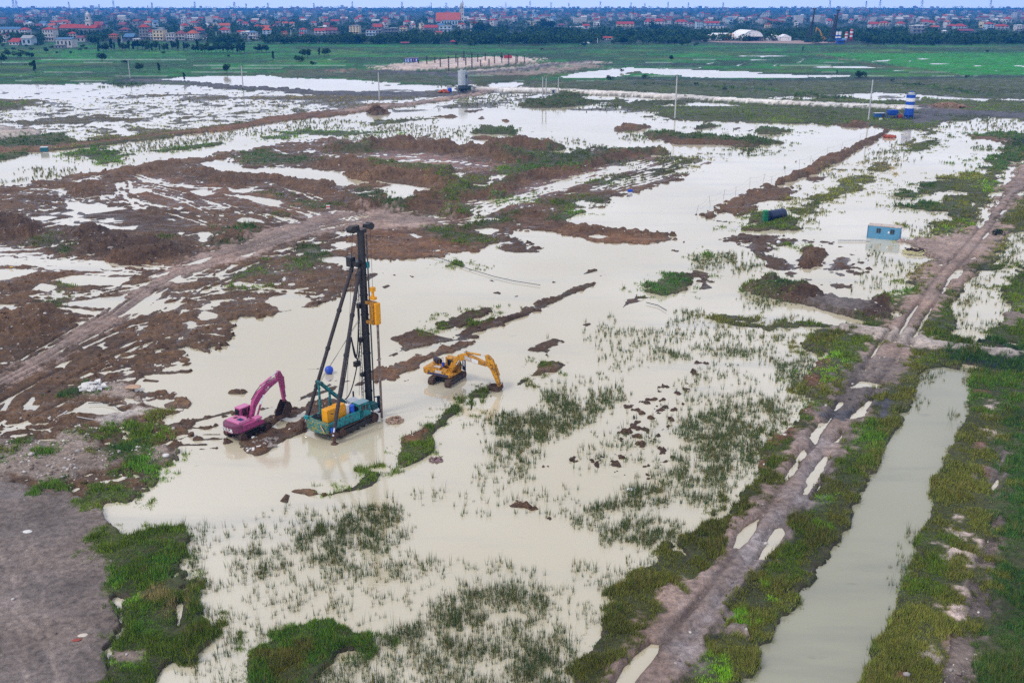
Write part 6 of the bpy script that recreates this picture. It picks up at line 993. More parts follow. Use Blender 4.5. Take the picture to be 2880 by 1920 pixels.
# pipes / hoses lying about
for pts, t, r_, lab, m_ in (("170,850 360,860 390,900 420,940 700,1010 870,1075 1050,1130 1180,1160 1370,1190", 'E', .05, 'long black hose snaking over the mud into the water', M_rub), ("2100,1310 2180,1330 2240,1365", 'E', .06, 'short black pipe in the water by a mud bank', M_rub), ("610,440 700,435 780,450 850,490", 'G', .05, 'thin dark cable arched over the pool on the left bank', M_rub), ("0,605 60,600 90,590", 'D', .22, 'pale pipe at the left edge of the mud', M_white), ("470,520 600,545 700,560", 'G', .05, 'pale rod lying on the left bank', M_conc), ("740,575 800,545 870,510", 'G', .05, 'thin metal rod on the white patch of the bank', M_conc), ("590,805 630,800 672,790", 'G', .10, 'orange brown plank on the rubble', M_rust), ("1070,880 1200,880 1290,882", 'F', .15, 'pale plank lying in front of the blue cabin', M_conc), ("400,530 440,510 465,492", 'G', .06, 'white stick leaning on the left bank', M_white)):
    a = [Vector((*T(t, *map(float, q.split(','))), .28)) for q in pts.split()]; b_ = MB().path([q - a[0] for q in a], r_, 7); o = b_.build('hose' if 'hose' in lab or 'cable' in lab else 'pipe', m_); o.location = a[0]; tag(o, lab, 'hose' if 'hose' in lab or 'cable' in lab else 'pipe')
# pile cages on the sand pad
M_cage = mat('dark_rebar', (0.035, 0.018, 0.016), .8)
cg = thing('pile_cage', 'dark upright rebar pile cage on the pale sand pad', 'pile cage', (0, 0, 0), 0, 'pile cages on the sand pad')
body = MB()
for k in range(8): a = k * math.pi / 4; body.tube((.42 * math.cos(a), .42 * math.sin(a), 0), (.42 * math.cos(a), .42 * math.sin(a), 1), .06, 4)
body.build('bars', M_cage, cg)
rg = MB()
for z in np.arange(.06, 1, .12): rg.path([(.46 * math.cos(k * math.pi / 4), .46 * math.sin(k * math.pi / 4), z) for k in range(9)], .03, 4)
rg.build('hoops', M_cage, cg)
first = True
for x, y, h in ((590, 455, 55), (645, 445, 40), (683, 475, 60), (740, 500, 95), (790, 440, 55), (803, 470, 60), (845, 430, 65), (858, 465, 55), (900, 480, 100), (940, 440, 55), (960, 470, 45), (992, 430, 55), (1018, 470, 50), (1055, 450, 55), (1105, 445, 70), (1153, 455, 70), (1203, 450, 60), (1213, 445, 50), (1262, 440, 45), (532, 450, 25)):
    q = Vector((*T('B', x, y), 1.0)); hh2 = h / 2.45 * q.y / FPX
    o = cg if first else dup(cg, q, 0)
    o.location = q; o.scale = (1, 1, hh2); first = False
def toilet(x, y, m, label, w=1.7, d=1.8, h=3.1):
    p = thing('portable_cabin', label, 'cabin', Vector((*T('B', x, y), 1.0)), 0, 'cabins by the sand pad')
    MB().box((0, 0, h / 2), (w, d, h)).build('wall', m, p); MB().box((0, 0, h + .1), (w + .2, d + .2, .3)).build('roof', mat('grey_roof', (.3, .3, .34)), p); MB().box((0, -d / 2 - .03, h * .45), (w * .3, .06, h * .7)).build('door', M_white, p)
toilet(446, 440, M_sb, 'blue cabin at the far left end of the sand pad'); toilet(462, 440, mat('blue_grey_paint', (.12, .2, .45)), 'blue grey cabin second from the left by the sand pad'); toilet(482, 438, M_sb, 'wide blue cabin left of the red cabin by the pad', 2.6); toilet(500, 437, mat('red_paint', (.35, .03, .04)), 'narrow red cabin squeezed between two blue ones', 1.4); toilet(518, 437, M_sb, 'blue cabin at the right end of the row', 2.6)
p = thing('shipping_container', 'dark red container at the right end of the sand pad', 'container', Vector((*T('B', 1148, 412), 1.0))); MB().box((0, 0, 1.3), (7, 2.4, 2.5)).build('wall', mat('red_paint', (.35, .03, .04)), p); MB().box((0, 0, 2.6), (7.2, 2.5, .12)).build('roof', mat('dull_red', (.22, .03, .035)), p)
p = thing('parked_car', 'pale car parked on the far gravel track', 'car', Vector((*T('B', 1405, 418), .6)), .1); MB().prism([(-2.2, .4), (2.2, .4), (2.2, .95), (1.3, 1.05), (.7, 1.55), (-1.2, 1.55), (-1.9, 1.05), (-2.2, 1.0)], -.85, .85).build('body', M_white, p); MB().prism([(-1.15, 1.05), (1.2, 1.05), (.65, 1.5), (-1.1, 1.5)], -.87, .87).build('window', M_glass, p)
for x in (-1.4, 1.4):
    for y in (-.85, .85): MB().tube((x, y - .1, .35), (x, y + .1, .35), .35, 12).build('wheel', M_rub, p)

# ------------------------------------------------------------------ trees, town, horizon
rr = random.Random(21)
M_leaf = bpy.data.materials.new('foliage'); M_leaf.use_nodes = True; _t = M_leaf.node_tree; _b = _t.nodes['Principled BSDF']; _b.inputs['Roughness'].default_value = 0.8; _b.inputs['Specular IOR Level'].default_value = 0.1
_oi = _t.nodes.new('ShaderNodeObjectInfo'); _tc = _t.nodes.new('ShaderNodeNewGeometry'); _no = _t.nodes.new('ShaderNodeTexNoise'); _no.inputs['Scale'].default_value = 0.35; _no.inputs['Detail'].default_value = 3
_t.links.new(_tc.outputs['Position'], _no.inputs['Vector']); _r = _t.nodes.new('ShaderNodeValToRGB'); _r.color_ramp.elements[0].position = .33; _r.color_ramp.elements[0].color = (0.008, 0.026, 0.012, 1); _r.color_ramp.elements[1].position = .68; _r.color_ramp.elements[1].color = (0.040, 0.092, 0.024, 1)
_mr = _t.nodes.new('ShaderNodeMath'); _mr.operation = 'MULTIPLY_ADD'; _mr.inputs[1].default_value = 0.34; _t.links.new(_oi.outputs['Random'], _mr.inputs[0]); _ad = _t.nodes.new('ShaderNodeMath'); _ad.operation = 'SUBTRACT'; _ad.inputs[1].default_value = 0.17; _t.links.new(_no.outputs[0], _mr.inputs[2]); _t.links.new(_mr.outputs[0], _ad.inputs[0])
_t.links.new(_ad.outputs[0], _r.inputs[0]); _t.links.new(_r.outputs[0], _b.inputs['Base Color'])
M_bark = mat('bark', (0.10, 0.075, 0.055), 0.9)
def leaf_cloud(lobes, n, size, seed):
    """many small leaf clumps spread through the crown's volume"""
    g = np.random.default_rng(seed); L = np.array(lobes); w = L[:, 3] * L[:, 4]; k = g.choice(len(L), n, p=w / w.sum())
    d = g.normal(size=(n, 3)); d /= np.linalg.norm(d, axis=1)[:, None]; d *= (g.uniform(0.35, 1, n) ** 0.5)[:, None]
    c = L[k, :3] + d * np.stack([L[k, 3], L[k, 3], L[k, 4]], -1)
    a = g.normal(size=(n, 3)); a /= np.linalg.norm(a, axis=1)[:, None]; b = np.cross(a, g.normal(size=(n, 3))); b /= np.linalg.norm(b, axis=1)[:, None]
    s = (size * g.uniform(.6, 1.4, n))[:, None]
    v = np.stack([c - a * s, c + b * s * .8, c + a * s, c - b * s * .8], 1)
    return v
def crown_mesh(name, lobes, n, size, seed):
    v = leaf_cloud(lobes, n, size, seed); me = bpy.data.meshes.new(name); k = len(v)
    me.vertices.add(k * 4); me.vertices.foreach_set('co', v.astype(np.float32).ravel()); me.loops.add(k * 4); me.loops.foreach_set('vertex_index', np.arange(k * 4, dtype=np.int32))
    me.polygons.add(k); me.polygons.foreach_set('loop_start', np.arange(0, k * 4, 4, dtype=np.int32)); me.update(calc_edges=True); me.materials.append(M_leaf); return me
def lobes_for(kind, seed):
    q = random.Random(seed)
    if kind == 'round': return [(q.uniform(-.25, .25), q.uniform(-.25, .25), q.uniform(.45, .8), q.uniform(.18, .3), q.uniform(.14, .24)) for _ in range(7)]
    if kind == 'tall': return [(q.uniform(-.10, .10), q.uniform(-.10, .10), .28 + .1 * k, q.uniform(.10, .17), .12) for k in range(7)]
    return [(q.uniform(-.4, .4), q.uniform(-.4, .4), q.uniform(.3, .55), q.uniform(.2, .32), q.uniform(.2, .3)) for _ in range(8)]
PROTO = []
for kind in ('round', 'round', 'round', 'tall', 'tall', 'bush', 'bush'):
    i = len(PROTO); t_ = MB(); t_.tube((0, 0, -.02), (0.01, 0.01, .45), .035, 7, .02)
    for k in range(3): a = k * 2.1 + i; t_.tube((0, 0, .3), (.16 * math.cos(a), .16 * math.sin(a), .55), .018, 5, .008)
    tm = bpy.data.meshes.new('trunk'); tm.from_pydata(t_.v, [], t_.f); tm.materials.append(M_bark)
    PROTO.append((kind, crown_mesh('crown', lobes_for(kind, 40 + i), 520, .052, 60 + i), tm))
GT = dict(wood='trees of the wood between fields and town', row='row of trees standing in the paddy fields', lone='lone trees and bushes scattered over the fields', town='trees among the houses of the town')
LT = {('row', 'round'): 'dark round tree in a row beside the paddy fields', ('row', 'tall'): 'dark slender tree in a row beside the paddy fields', ('row', 'bush'): 'low dark bush in the row beside the paddy fields',
      ('lone', 'round'): 'dark round tree standing alone in the fields', ('lone', 'tall'): 'thin upright tree standing alone in the fields', ('lone', 'bush'): 'dark round bush standing alone in the fields',
      ('wood', 'round'): 'round dark tree of the belt before the town', ('wood', 'tall'): 'tall slender tree of the belt before the town', ('wood', 'bush'): 'low spreading tree of the belt before the town'}
NT = [0]
def tree(x, y, h, wd_, kind, where, label=None):
    c = [q for q in PROTO if q[0] == kind]; k = c[rr.randrange(len(c))]
    nm = {'round': 'broadleaf_tree', 'tall': 'slender_tree', 'bush': 'bush'}[kind]
    p = thing(nm, label or LT[(where, kind)], 'bush' if kind == 'bush' else 'tree', (x, y, .3), rr.uniform(0, 6.28), GT[where]); p.scale = (wd_, wd_, h)
    for n_, me in (('crown', k[1]), ('trunk', k[2])):
        if n_ == 'trunk' and kind == 'bush': n_ = 'stem'
        o = bpy.data.objects.new(n_, me); C.objects.link(o); o.parent = p
    NT[0] += 1
def tpx(tile, x, yb, hpx, kind, where, wk=1.0, label=None):
    q = T(tile, x, yb); h = hpx / 2.45 * math.hypot(q[1], CAM_H) / FPX * 1.02; tree(q[0], q[1], h, h * {'round': 1.0, 'tall': .75, 'bush': 1.25}[kind] * wk, kind, where, label)
# rows along the paddies, tile A
for x in range(690, 1290, 26): tpx('A', x + rr.uniform(-8, 8), 352 + rr.uniform(-10, 8), rr.uniform(48, 78), rr.choice(('round', 'tall', 'round')), 'row')
for x in range(1345, 1700, 24): tpx('A', x + rr.uniform(-8, 8), 366 + rr.uniform(-6, 6), rr.uniform(52, 78), rr.choice(('round', 'tall', 'round')), 'row')
for x, y, h, k in ((1775, 365, 48, 'round'), (1805, 366, 58, 'round'), (1838, 367, 60, 'round'), (2085, 400, 60, 'round'), (2120, 402, 62, 'round'), (2062, 432, 55, 'bush'), (2200, 390, 55, 'tall'), (2235, 392, 60, 'round'), (2262, 390, 55, 'round'), (1655, 370, 60, 'round'), (10, 445, 80, 'round'), (60, 400, 60, 'round'), (120, 400, 50, 'bush'), (205, 400, 45, 'bush')): tpx('A', x, y, h, k, 'row')
for x, y, h, k, l in ((705, 432, 70, 'round', 'dark two part tree in the left paddies'), (245, 505, 80, 'tall', 'thin dark tree at the edge of the left paddies'), (965, 498, 62, 'round', 'round bushy tree right of the pole island'), (1098, 500, 62, 'tall', 'thin pale crowned tree in the paddies'), (860, 440, 30, 'bush', 'small dark bush above the pole island'), (1882, 420, 60, 'tall', 'slim dark tree by the paddy path'), (1272, 560, 55, 'tall', 'leaning thin tree beside the left pond'), (1565, 510, 65, 'round', 'tree on the dark bank above the left pond'), (205, 460, 35, 'bush', 'little bush in the far left paddy'), (1570, 395, 20, 'bush', 'tiny bush below the long tree row'), (1130, 375, 22, 'bush', 'small bush at the paddy edge'), (2160, 450, 32, 'bush', 'dark shrub above the left pond'), (2010, 300, 35, 'bush', 'dark shrub close to a thin pole')): tpx('A', x, y, h, k, 'lone', label=l)
for t_, x, y, h, k, l in (('C', 1210, 537, 52, 'bush', 'large dark bush under the bright green paddies'), ('C', 1240, 537, 50, 'bush', 'right half of the dark bush pair under the paddies'), ('C', 827, 362, 36, 'tall', 'small tree by the field path below the tents'), ('C', 1062, 520, 32, 'tall', 'thin shrub at the end of the field pond'), ('C', 290, 625, 25, 'bush', 'small shrub in the olive field'), ('C', 2100, 365, 22, 'bush', 'little bush on the far field edge'), ('C', 1960, 540, 24, 'bush', 'low bush below the bright paddies'), ('C', 92, 590, 24, 'bush', 'shrub at the left end of the olive field'), ('C', 1445, 565, 22, 'bush', 'tiny shrub in the olive field right of the pole'), ('B', 1853, 555, 42, 'bush', 'dark leafy bush by the field pond'), ('B', 2095, 545, 36, 'bush', 'round bush in the flooded field'), ('B', 1930, 500, 26, 'bush', 'small round bush beyond the field pond'), ('B', 2275, 425, 46, 'round', 'dark round tree at the edge of the green paddies'), ('B', 1382, 350, 18, 'bush', 'tiny bush in the middle paddies'), ('B', 1105, 412, 30, 'round', 'small tree among the pile cages'), ('F', 2175, 850, 60, 'bush', 'low grassy bush by the muddy crossing')): tpx(t_, x, y, h, k, 'lone', .9, label=l)
# (tile, x centre, y base, width px, height to eaves px, roof height px, depth m, floors, wall, roof, roof kind, windows, label)   pixels are of the 2.45x tiles
HS = [('A', 355, 288, 72, 76, 16, 14, 3, 'w', 'r', 'hip', 4, 'white three storey house with arched windows left of the town church'), ('A', 130, 312, 66, 20, 24, 20, 1, 'w', 'r', 'gable', 3, 'low white house with a bright red gable roof at the left edge'),
      ('A', 205, 312, 62, 42, 20, 16, 1, 'b', 'g', 'gable', 2, 'pale blue gabled shed beside the bright red gable roof'), ('A', 48, 298, 32, 50, 8, 12, 2, 'w', 'p', 'flat', 2, 'narrow white house with a dull red flat top at the left edge'), ('A', 180, 240, 50, 30, 16, 14, 2, 'w', 'r', 'hip', 3, 'white house with red hip roof above the pale blue shed'),
      ('A', 75, 235, 140, 30, 14, 14, 1, 'w', 'b', 'gable', 5, 'long white hall with dark blue roof at the left edge'), ('A', 465, 330, 100, 54, 10, 16, 1, 'w', 'b', 'gable', 4, 'large white house with a flat blue roof below the church'), ('A', 420, 336, 62, 20, 3, 8, 1, 'g', 'g', 'flat', 3, 'low grey wall block left of the blue roofed house'),
      ('A', 505, 262, 60, 26, 12, 14, 2, 'w', 'r', 'hip', 3, 'white two storey house with red hip roof under the long church'), ('A', 568, 290, 50, 26, 12, 12, 1, 'w', 'p', 'gable', 2, 'small white house with pale red roof right of the blue roofed house'), ('A', 786, 272, 46, 26, 10, 10, 2, 'o', 'r', 'hip', 3, 'little orange house with red top among trees'),
      ('A', 865, 235, 58, 26, 16, 14, 2, 'd', 'p', 'hip', 2, 'dark red roofed house right of the little orange one'), ('A', 905, 280, 62, 22, 22, 18, 1, 'd', 'b', 'gable', 2, 'dark house with steep blue roof in front of the red house'), ('A', 945, 285, 40, 12, 2, 8, 1, 'w', 'w', 'flat', 2, 'tiny bright white block at the field edge'), ('A', 1005, 275, 58, 78, 18, 16, 4, 'g', 'r', 'hip', 3, 'tall grey four storey house with a red cap roof'),
      ('A', 1042, 275, 44, 48, 16, 14, 3, 'w', 'r', 'gable', 3, 'narrow white gabled house leaning on the tall grey one'), ('A', 1108, 280, 66, 64, 14, 16, 3, 'c', 'g', 'flat', 3, 'cream house with open white frame on top'), ('A', 1182, 282, 52, 44, 4, 14, 2, 'w', 'g', 'flat', 3, 'white block between the cream house and the spired villa'), ('A', 1252, 278, 58, 40, 22, 14, 2, 'w', 'p', 'hip', 3, 'white villa with pointed red turret roof'), ('A', 1335, 280, 54, 44, 22, 14, 3, 'w', 'o', 'hip', 3, 'white house with bright orange red roof by the field'),
      ('A', 1385, 240, 42, 26, 16, 14, 2, 'd', 'r', 'hip', 2, 'house with bright red pyramid roof behind the field houses'), ('A', 1420, 278, 26, 28, 6, 10, 1, 'w', 'p', 'flat', 1, 'tiny white house with pink roof edge in trees'), ('A', 1550, 240, 66, 28, 18, 14, 2, 'w', 'r', 'hip', 3, 'white villa with red hip roof in the middle of the left town'), ('A', 1745, 272, 54, 42, 12, 14, 2, 'w', 'b', 'hip', 3, 'bright white two storey house with blue roof'), ('A', 1700, 250, 60, 24, 6, 12, 2, 'b', 'w', 'flat', 3, 'pale blue block left of the bright white house'), ('A', 1842, 250, 52, 38, 24, 14, 3, 'b', 'o', 'hip', 2, 'pale blue house with orange roof and little turret'),
      ('A', 1665, 245, 40, 20, 10, 12, 1, 'w', 'r', 'gable', 2, 'small white house with red gable left of the blue block'), ('A', 1962, 252, 34, 28, 3, 10, 2, 'o', 'r', 'flat', 3, 'orange block among dark trees'), ('A', 2208, 245, 70, 28, 16, 16, 2, 'w', 'r', 'gable', 3, 'white house with bright red gable at the right of the left town'), ('A', 2282, 240, 84, 26, 18, 16, 2, 'g', 'p', 'gable', 3, 'wide grey house with dull red gable roof'), ('A', 2090, 230, 48, 22, 12, 12, 2, 'b', 'r', 'hip', 3, 'pale house with red roof behind the orange block'), ('A', 2080, 248, 26, 12, 8, 9, 1, 'w', 'r', 'gable', 2, 'tiny house with red gable above dark bushes'),
      ('B', 98, 236, 62, 50, 4, 16, 4, 'c', 'g', 'flat', 3, 'cream and grey four storey block at the wood edge'), ('B', 205, 250, 64, 36, 6, 12, 2, 'b', 'p', 'flat', 3, 'pale blue house with maroon roof edge behind trees'), ('B', 258, 232, 50, 40, 16, 16, 2, 'g', 'r', 'gable', 2, 'grey house with steep red gable in the middle town'), ('B', 345, 238, 90, 36, 4, 14, 2, 'd', 'g', 'flat', 4, 'wide dark block right of the grey gabled house'), ('B', 430, 218, 46, 28, 10, 12, 2, 'c', 'p', 'hip', 2, 'cream house with pale red roof in the middle town'), ('B', 620, 215, 88, 20, 18, 14, 2, 'g', 'r', 'gable', 4, 'long grey house with wide red roof below the big church'), ('B', 965, 190, 72, 46, 4, 18, 4, 'g', 'w', 'flat', 1, 'tall pale grey windowless block right of the big church'), ('B', 720, 225, 80, 40, 4, 14, 2, 'b', 'g', 'flat', 3, 'flat pale green block below the big church'),
      ('B', 826, 195, 56, 18, 10, 12, 1, 'w', 'o', 'hip', 2, 'small white bungalow with orange red roof'), ('B', 672, 238, 46, 12, 8, 10, 1, 'c', 'r', 'gable', 2, 'low cream house with red roof at the wood edge'), ('B', 768, 305, 30, 14, 12, 8, 1, 'd', 'r', 'hip', 1, 'small shrine with red roof in the fields'), ('B', 440, 308, 50, 8, 8, 8, 1, 'd', 'p', 'gable', 2, 'low maroon roofed shed at the field edge'), ('B', 1625, 200, 130, 10, 4, 10, 1, 'b', 'w', 'flat', 8, 'long low pale blue hall in the wood'), ('B', 1685, 200, 40, 18, 12, 12, 1, 'w', 'r', 'gable', 1, 'house with red gable at the end of the long hall'), ('B', 1515, 188, 46, 12, 10, 12, 1, 'g', 'p', 'hip', 2, 'grey bungalow with pinkish roof in the wood'), ('B', 1758, 188, 44, 24, 3, 10, 2, 'w', 'w', 'flat', 2, 'white narrow block standing in trees'),
      ('B', 1955, 190, 110, 20, 16, 16, 2, 'c', 'r', 'gable', 4, 'wide cream house with long red roof in trees'), ('B', 2110, 180, 46, 26, 16, 14, 2, 'w', 'r', 'hip', 2, 'white villa with red hip roof in the right wood'), ('B', 2190, 180, 70, 28, 18, 14, 3, 'w', 'r', 'hip', 3, 'tall white villa with red roofs in the right wood'), ('B', 1815, 276, 34, 12, 10, 8, 1, 'w', 'r', 'gable', 1, 'tiny red roofed hut left of a twin hut'), ('B', 1850, 276, 32, 12, 8, 8, 1, 'w', 'o', 'gable', 1, 'tiny orange roofed hut right of a twin hut'), ('B', 1690, 306, 34, 6, 2, 6, 1, 'w', 'w', 'flat', 1, 'low white shelter at the wood edge'), ('B', 2340, 180, 80, 24, 16, 14, 2, 'w', 'r', 'hip', 3, 'white house with red roofs at the right of the wood'),
      ('C', 110, 202, 42, 46, 4, 14, 4, 'b', 'r', 'flat', 3, 'tall pale green fronted house above the tents'), ('C', 55, 190, 40, 22, 10, 12, 2, 'w', 'p', 'hip', 2, 'white house left of the green fronted one'), ('C', 200, 182, 90, 18, 14, 14, 2, 'b', 'r', 'gable', 3, 'pale blue house with red gable above the white shed'), ('C', 230, 200, 130, 18, 3, 12, 1, 'w', 'b', 'flat', 6, 'long low white block above the white shed'), ('C', 585, 196, 40, 22, 8, 12, 2, 'c', 'r', 'flat', 3, 'cream house with red top above the arched tent'), ('C', 780, 190, 24, 28, 2, 10, 2, 'w', 'w', 'flat', 1, 'bright white tower like block left of the tall masts'), ('C', 800, 155, 80, 14, 14, 14, 2, 'w', 'p', 'hip', 3, 'wide house with pinkish hip roof near the masts'), ('C', 1010, 170, 36, 22, 12, 12, 2, 'w', 'r', 'hip', 2, 'white house with red roof between the masts'),
      ('C', 1310, 200, 56, 28, 16, 14, 2, 'w', 'r', 'gable', 2, 'white gabled house with red roof behind dark trees'), ('C', 1385, 180, 60, 18, 12, 12, 2, 'c', 'r', 'hip', 3, 'cream house with orange red roof in trees'), ('C', 1610, 228, 84, 44, 3, 16, 2, 'g', 'w', 'flat', 3, 'big plain pale grey block in the right fields'), ('C', 1735, 205, 50, 16, 8, 10, 1, 'g', 'o', 'gable', 2, 'small grey house with tan roof right of the grey block'), ('C', 1905, 205, 76, 20, 16, 14, 2, 'b', 'r', 'hip', 4, 'pale blue villa with wide red roof at the right'), ('C', 1945, 225, 90, 10, 12, 12, 1, 'd', 'p', 'gable', 1, 'low barn with magenta red roof at the right'), ('C', 1850, 200, 50, 18, 12, 12, 2, 'd', 'r', 'hip', 2, 'dark walled house with red roof left of the pale villa'), ('C', 2105, 205, 46, 34, 14, 14, 3, 'b', 'r', 'hip', 2, 'tall pale blue house with red roof near the right edge'), ('C', 2190, 205, 84, 20, 14, 14, 2, 'w', 'r', 'hip', 3, 'white house with long red hip roof near the right edge'), ('C', 2310, 216, 46, 36, 2, 12, 3, 'w', 'w', 'flat', 3, 'bright white cube house at the right edge'), ('C', 1795, 232, 22, 14, 6, 8, 1, 'w', 'w', 'gable', 1, 'tiny white hut in the right fields')]
CLEAR = []
for h_ in HS: q = T(h_[0], h_[1], h_[2]); CLEAR.append((q[0] / q[1], q[1], h_[3] / 2.45 / FPX * .62 + .004))
CLEAR += [(T('C', 440, 290)[0] / T('C', 440, 290)[1], 1290, 370 / 2.45 / FPX), (T('C', 1070, 292)[0] / T('C', 1070, 292)[1], 1290, 130 / 2.45 / FPX)]
def hides(x, y): return any(abs(x / y - a) < w_ and c_ - 260 < y < c_ + 12 for a, c_, w_ in CLEAR)
# belt of wood between fields and town
def belt(t_, x0, x1, yf, n, h0, h1, dpt):
    for k in range(n):
        x = x0 + (x1 - x0) * (k + rr.random()) / n; yy_ = yf(x) - rr.random() ** 1.5 * dpt; q = T(t_, x, yy_); f_ = .42 if hides(*q) else 1; tpx(t_, x, yy_, rr.uniform(h0, h1) * f_, 'bush' if f_ < 1 else rr.choice(('round', 'round', 'tall', 'bush', 'round')), 'wood')
belt('A', -60, 690, lambda x: 372, 22, 34, 70, 60); belt('A', 1280, 2352, lambda x: 290, 26, 30, 62, 26)
belt('B', 0, 800, lambda x: 305, 30, 34, 66, 55); belt('B', 780, 2352, lambda x: 322, 56, 30, 80, 120)
belt('C', -20, 160, lambda x: 322, 8, 40, 70, 60); belt('C', 1180, 2400, lambda x: 322, 34, 34, 70, 70)
print('trees', NT[0])
# ---- the uncountable mass of trees further back
g_ = np.random.default_rng(5); K = 9500
Yw = 1230 * (8900 / 1230) ** (g_.uniform(0, 1, K) ** 1.7); Xw = g_.uniform(-.62, .62, K) * Yw
dens = vnoise(Xw / 170, Yw / 300, 301); keep = dens + .25 * g_.uniform(-1, 1, K) > .24; keep &= ~np.array([y < 2400 and hides(x, y) for x, y in zip(Xw, Yw)]); Xw, Yw = Xw[keep], Yw[keep]
hw = g_.uniform(5, 12, len(Xw)) * (1 + np.clip((Yw - 2500) / 6000, 0, 1)); vs = []
for k in range(len(Xw)):
    n = int(np.clip(120 - Yw[k] / 35, 24, 90)); ww = hw[k] * g_.uniform(.8, 1.9)
    vs.append(leaf_cloud([(Xw[k] + g_.uniform(-.4, .4) * ww, Yw[k] + g_.uniform(-.4, .4) * ww, hw[k] * g_.uniform(.35, .7) + .3, ww * .42, hw[k] * .34) for _ in range(4)], n, hw[k] * .11, 1000 + k))
v = np.concatenate(vs); me = bpy.data.meshes.new('woods'); k = len(v)
me.vertices.add(k * 4); me.vertices.foreach_set('co', v.astype(np.float32).ravel()); me.loops.add(k * 4); me.loops.foreach_set('vertex_index', np.arange(k * 4, dtype=np.int32)); me.polygons.add(k); me.polygons.foreach_set('loop_start', np.arange(0, k * 4, 4, dtype=np.int32)); me.update(calc_edges=True); me.materials.append(M_leaf)
o = bpy.data.objects.new('woods', me); C.objects.link(o); tag(o, 'dark masses of trees between and behind the houses', 'woods', kind='stuff'); print('woods faces', k)
# ---- houses
WALL = dict(w=mat('wall_white', (0.52, 0.51, 0.52), .8, 0, .06, .1), c=mat('wall_cream', (0.62, 0.52, 0.36), .8, 0, .08, .1), g=mat('wall_grey', (0.22, 0.23, 0.25), .8, 0, .1, .1), b=mat('wall_pale_blue', (0.40, 0.52, 0.62), .8, 0, .06, .1), o=mat('wall_orange', (0.55, 0.25, 0.12), .8, 0, .1, .1), d=mat('wall_dark', (0.10, 0.12, 0.16), .8, 0, .1, .1))
ROOF = dict(r=mat('roof_red', (0.33, 0.040, 0.034), .8, 0, .18, .2), p=mat('roof_pinkred', (0.20, 0.05, 0.062), .8, 0, .2, .2), o=mat('roof_orange', (0.42, 0.085, 0.04), .8, 0, .15, .2), b=mat('roof_blue', (0.06, 0.16, 0.30), .6, 0, .1, .2), g=mat('roof_grey', (0.30, 0.31, 0.33), .8, 0, .1, .2), w=mat('roof_white', (0.72, 0.72, 0.74), .7, 0, .05, .2))
M_win = mat('house_window', (0.020, 0.030, 0.045), .3); M_red2 = mat('maroon_trim', (0.25, 0.04, 0.06), .7)
def roof_mb(kind, w, d, z, hr, ov=.5):
    m = MB(); x, y = w / 2 + ov, d / 2 + ov
    if kind == 'hip': i = min(x, y) * .85; rx = max(x - i, .3); ry = max(y - i, 0.3) if y > x else 0.0; rx = rx if x >= y else 0.0
    if kind == 'gable':
        m.add([(-x, -y, z), (x, -y, z), (x, y, z), (-x, y, z), (-x, 0, z + hr), (x, 0, z + hr)], [(0, 1, 5, 4), (2, 3, 4, 5), (1, 2, 5), (3, 0, 4), (0, 3, 2, 1)])
    elif kind == 'hip':
        m.add([(-x, -y, z), (x, -y, z), (x, y, z), (-x, y, z), (-rx, -ry, z + hr), (rx, -ry, z + hr), (rx, ry, z + hr), (-rx, ry, z + hr)], [(0, 1, 5, 4), (1, 2, 6, 5), (2, 3, 7, 6), (3, 0, 4, 7), (4, 5, 6, 7), (0, 3, 2, 1)])
    else: m.box((0, 0, z + .25), (w + .4, d + .4, .5)).box((w * .2, d * .2, z + 1.3), (w * .4, d * .4, 1.7))
    return m
def house(loc, w, d, floors, wall, roof, kind, label, rz=0.0, group=None, nw=3, dome=False, detail=True, hr=None):
    H_ = 3.5 * floors; p = thing('house', label, 'house', loc, rz, group)
    MB().box((0, 0, H_ / 2), (w, d, H_)).build('wall', WALL[wall], p)
    roof_mb(kind, w, d, H_, hr or min(w, d) * .32).build('roof', ROOF[roof], p)
    if detail:
        for f in range(floors):
            for k in range(nw): MB().box((-w / 2 + w * (k + .5) / nw, -d / 2 - .06, 3.5 * f + 1.9), (w / nw * .5, .14, 1.9)).build('window', M_win, p)
        if floors > 1: MB().box((0, -d / 2 - .45, 3.45), (w * .96, .9, .25)).box((0, -d / 2 - .88, 3.95), (w * .96, .08, .8)).build('balcony', WALL[wall], p)
        MB().box((w / 2 + .05, 0, 3.5 * floors - 1.8), (.14, 1.4, 1.8)).build('window', M_win, p)
    return p
for t_, x, yb, wp, hp, rp, d, fl, wa, ro, kd, nw, lab in HS:
    q = T(t_, x, yb); k = math.hypot(q[1], CAM_H) / FPX / 2.45; w_ = wp * k
    p = thing('house', lab, 'house', (q[0], q[1], .3), rr.uniform(-.12, .12)); H_ = hp * k
    MB().box((0, 0, H_ / 2), (w_, d, H_)).build('wall', WALL[wa], p)
    if kd == 'flat': MB().box((0, 0, H_ + .3), (w_ + .6, d + .6, .6)).box((w_ * .15, 1.5, H_ + rp * k * .5 + .5), (w_ * .45, d * .4, max(rp * k, .4))).build('roof', ROOF[ro], p)
    else: roof_mb(kd, w_, d, H_, rp * k * .95, .7).build('roof', ROOF[ro], p)
    fh = H_ / fl
    for f in range(fl):
        for n_ in range(nw): MB().box((-w_ / 2 + w_ * (n_ + .5) / nw, -d / 2 - .06, fh * (f + .52)), (w_ / nw * .42, .14, fh * .5)).build('window', M_win, p)
    if fl > 1: MB().box((0, -d / 2 - .5, fh * 1.02), (w_ * .98, 1.0, fh * .10)).build('balcony', WALL['w' if wa != 'c' else 'c'], p)
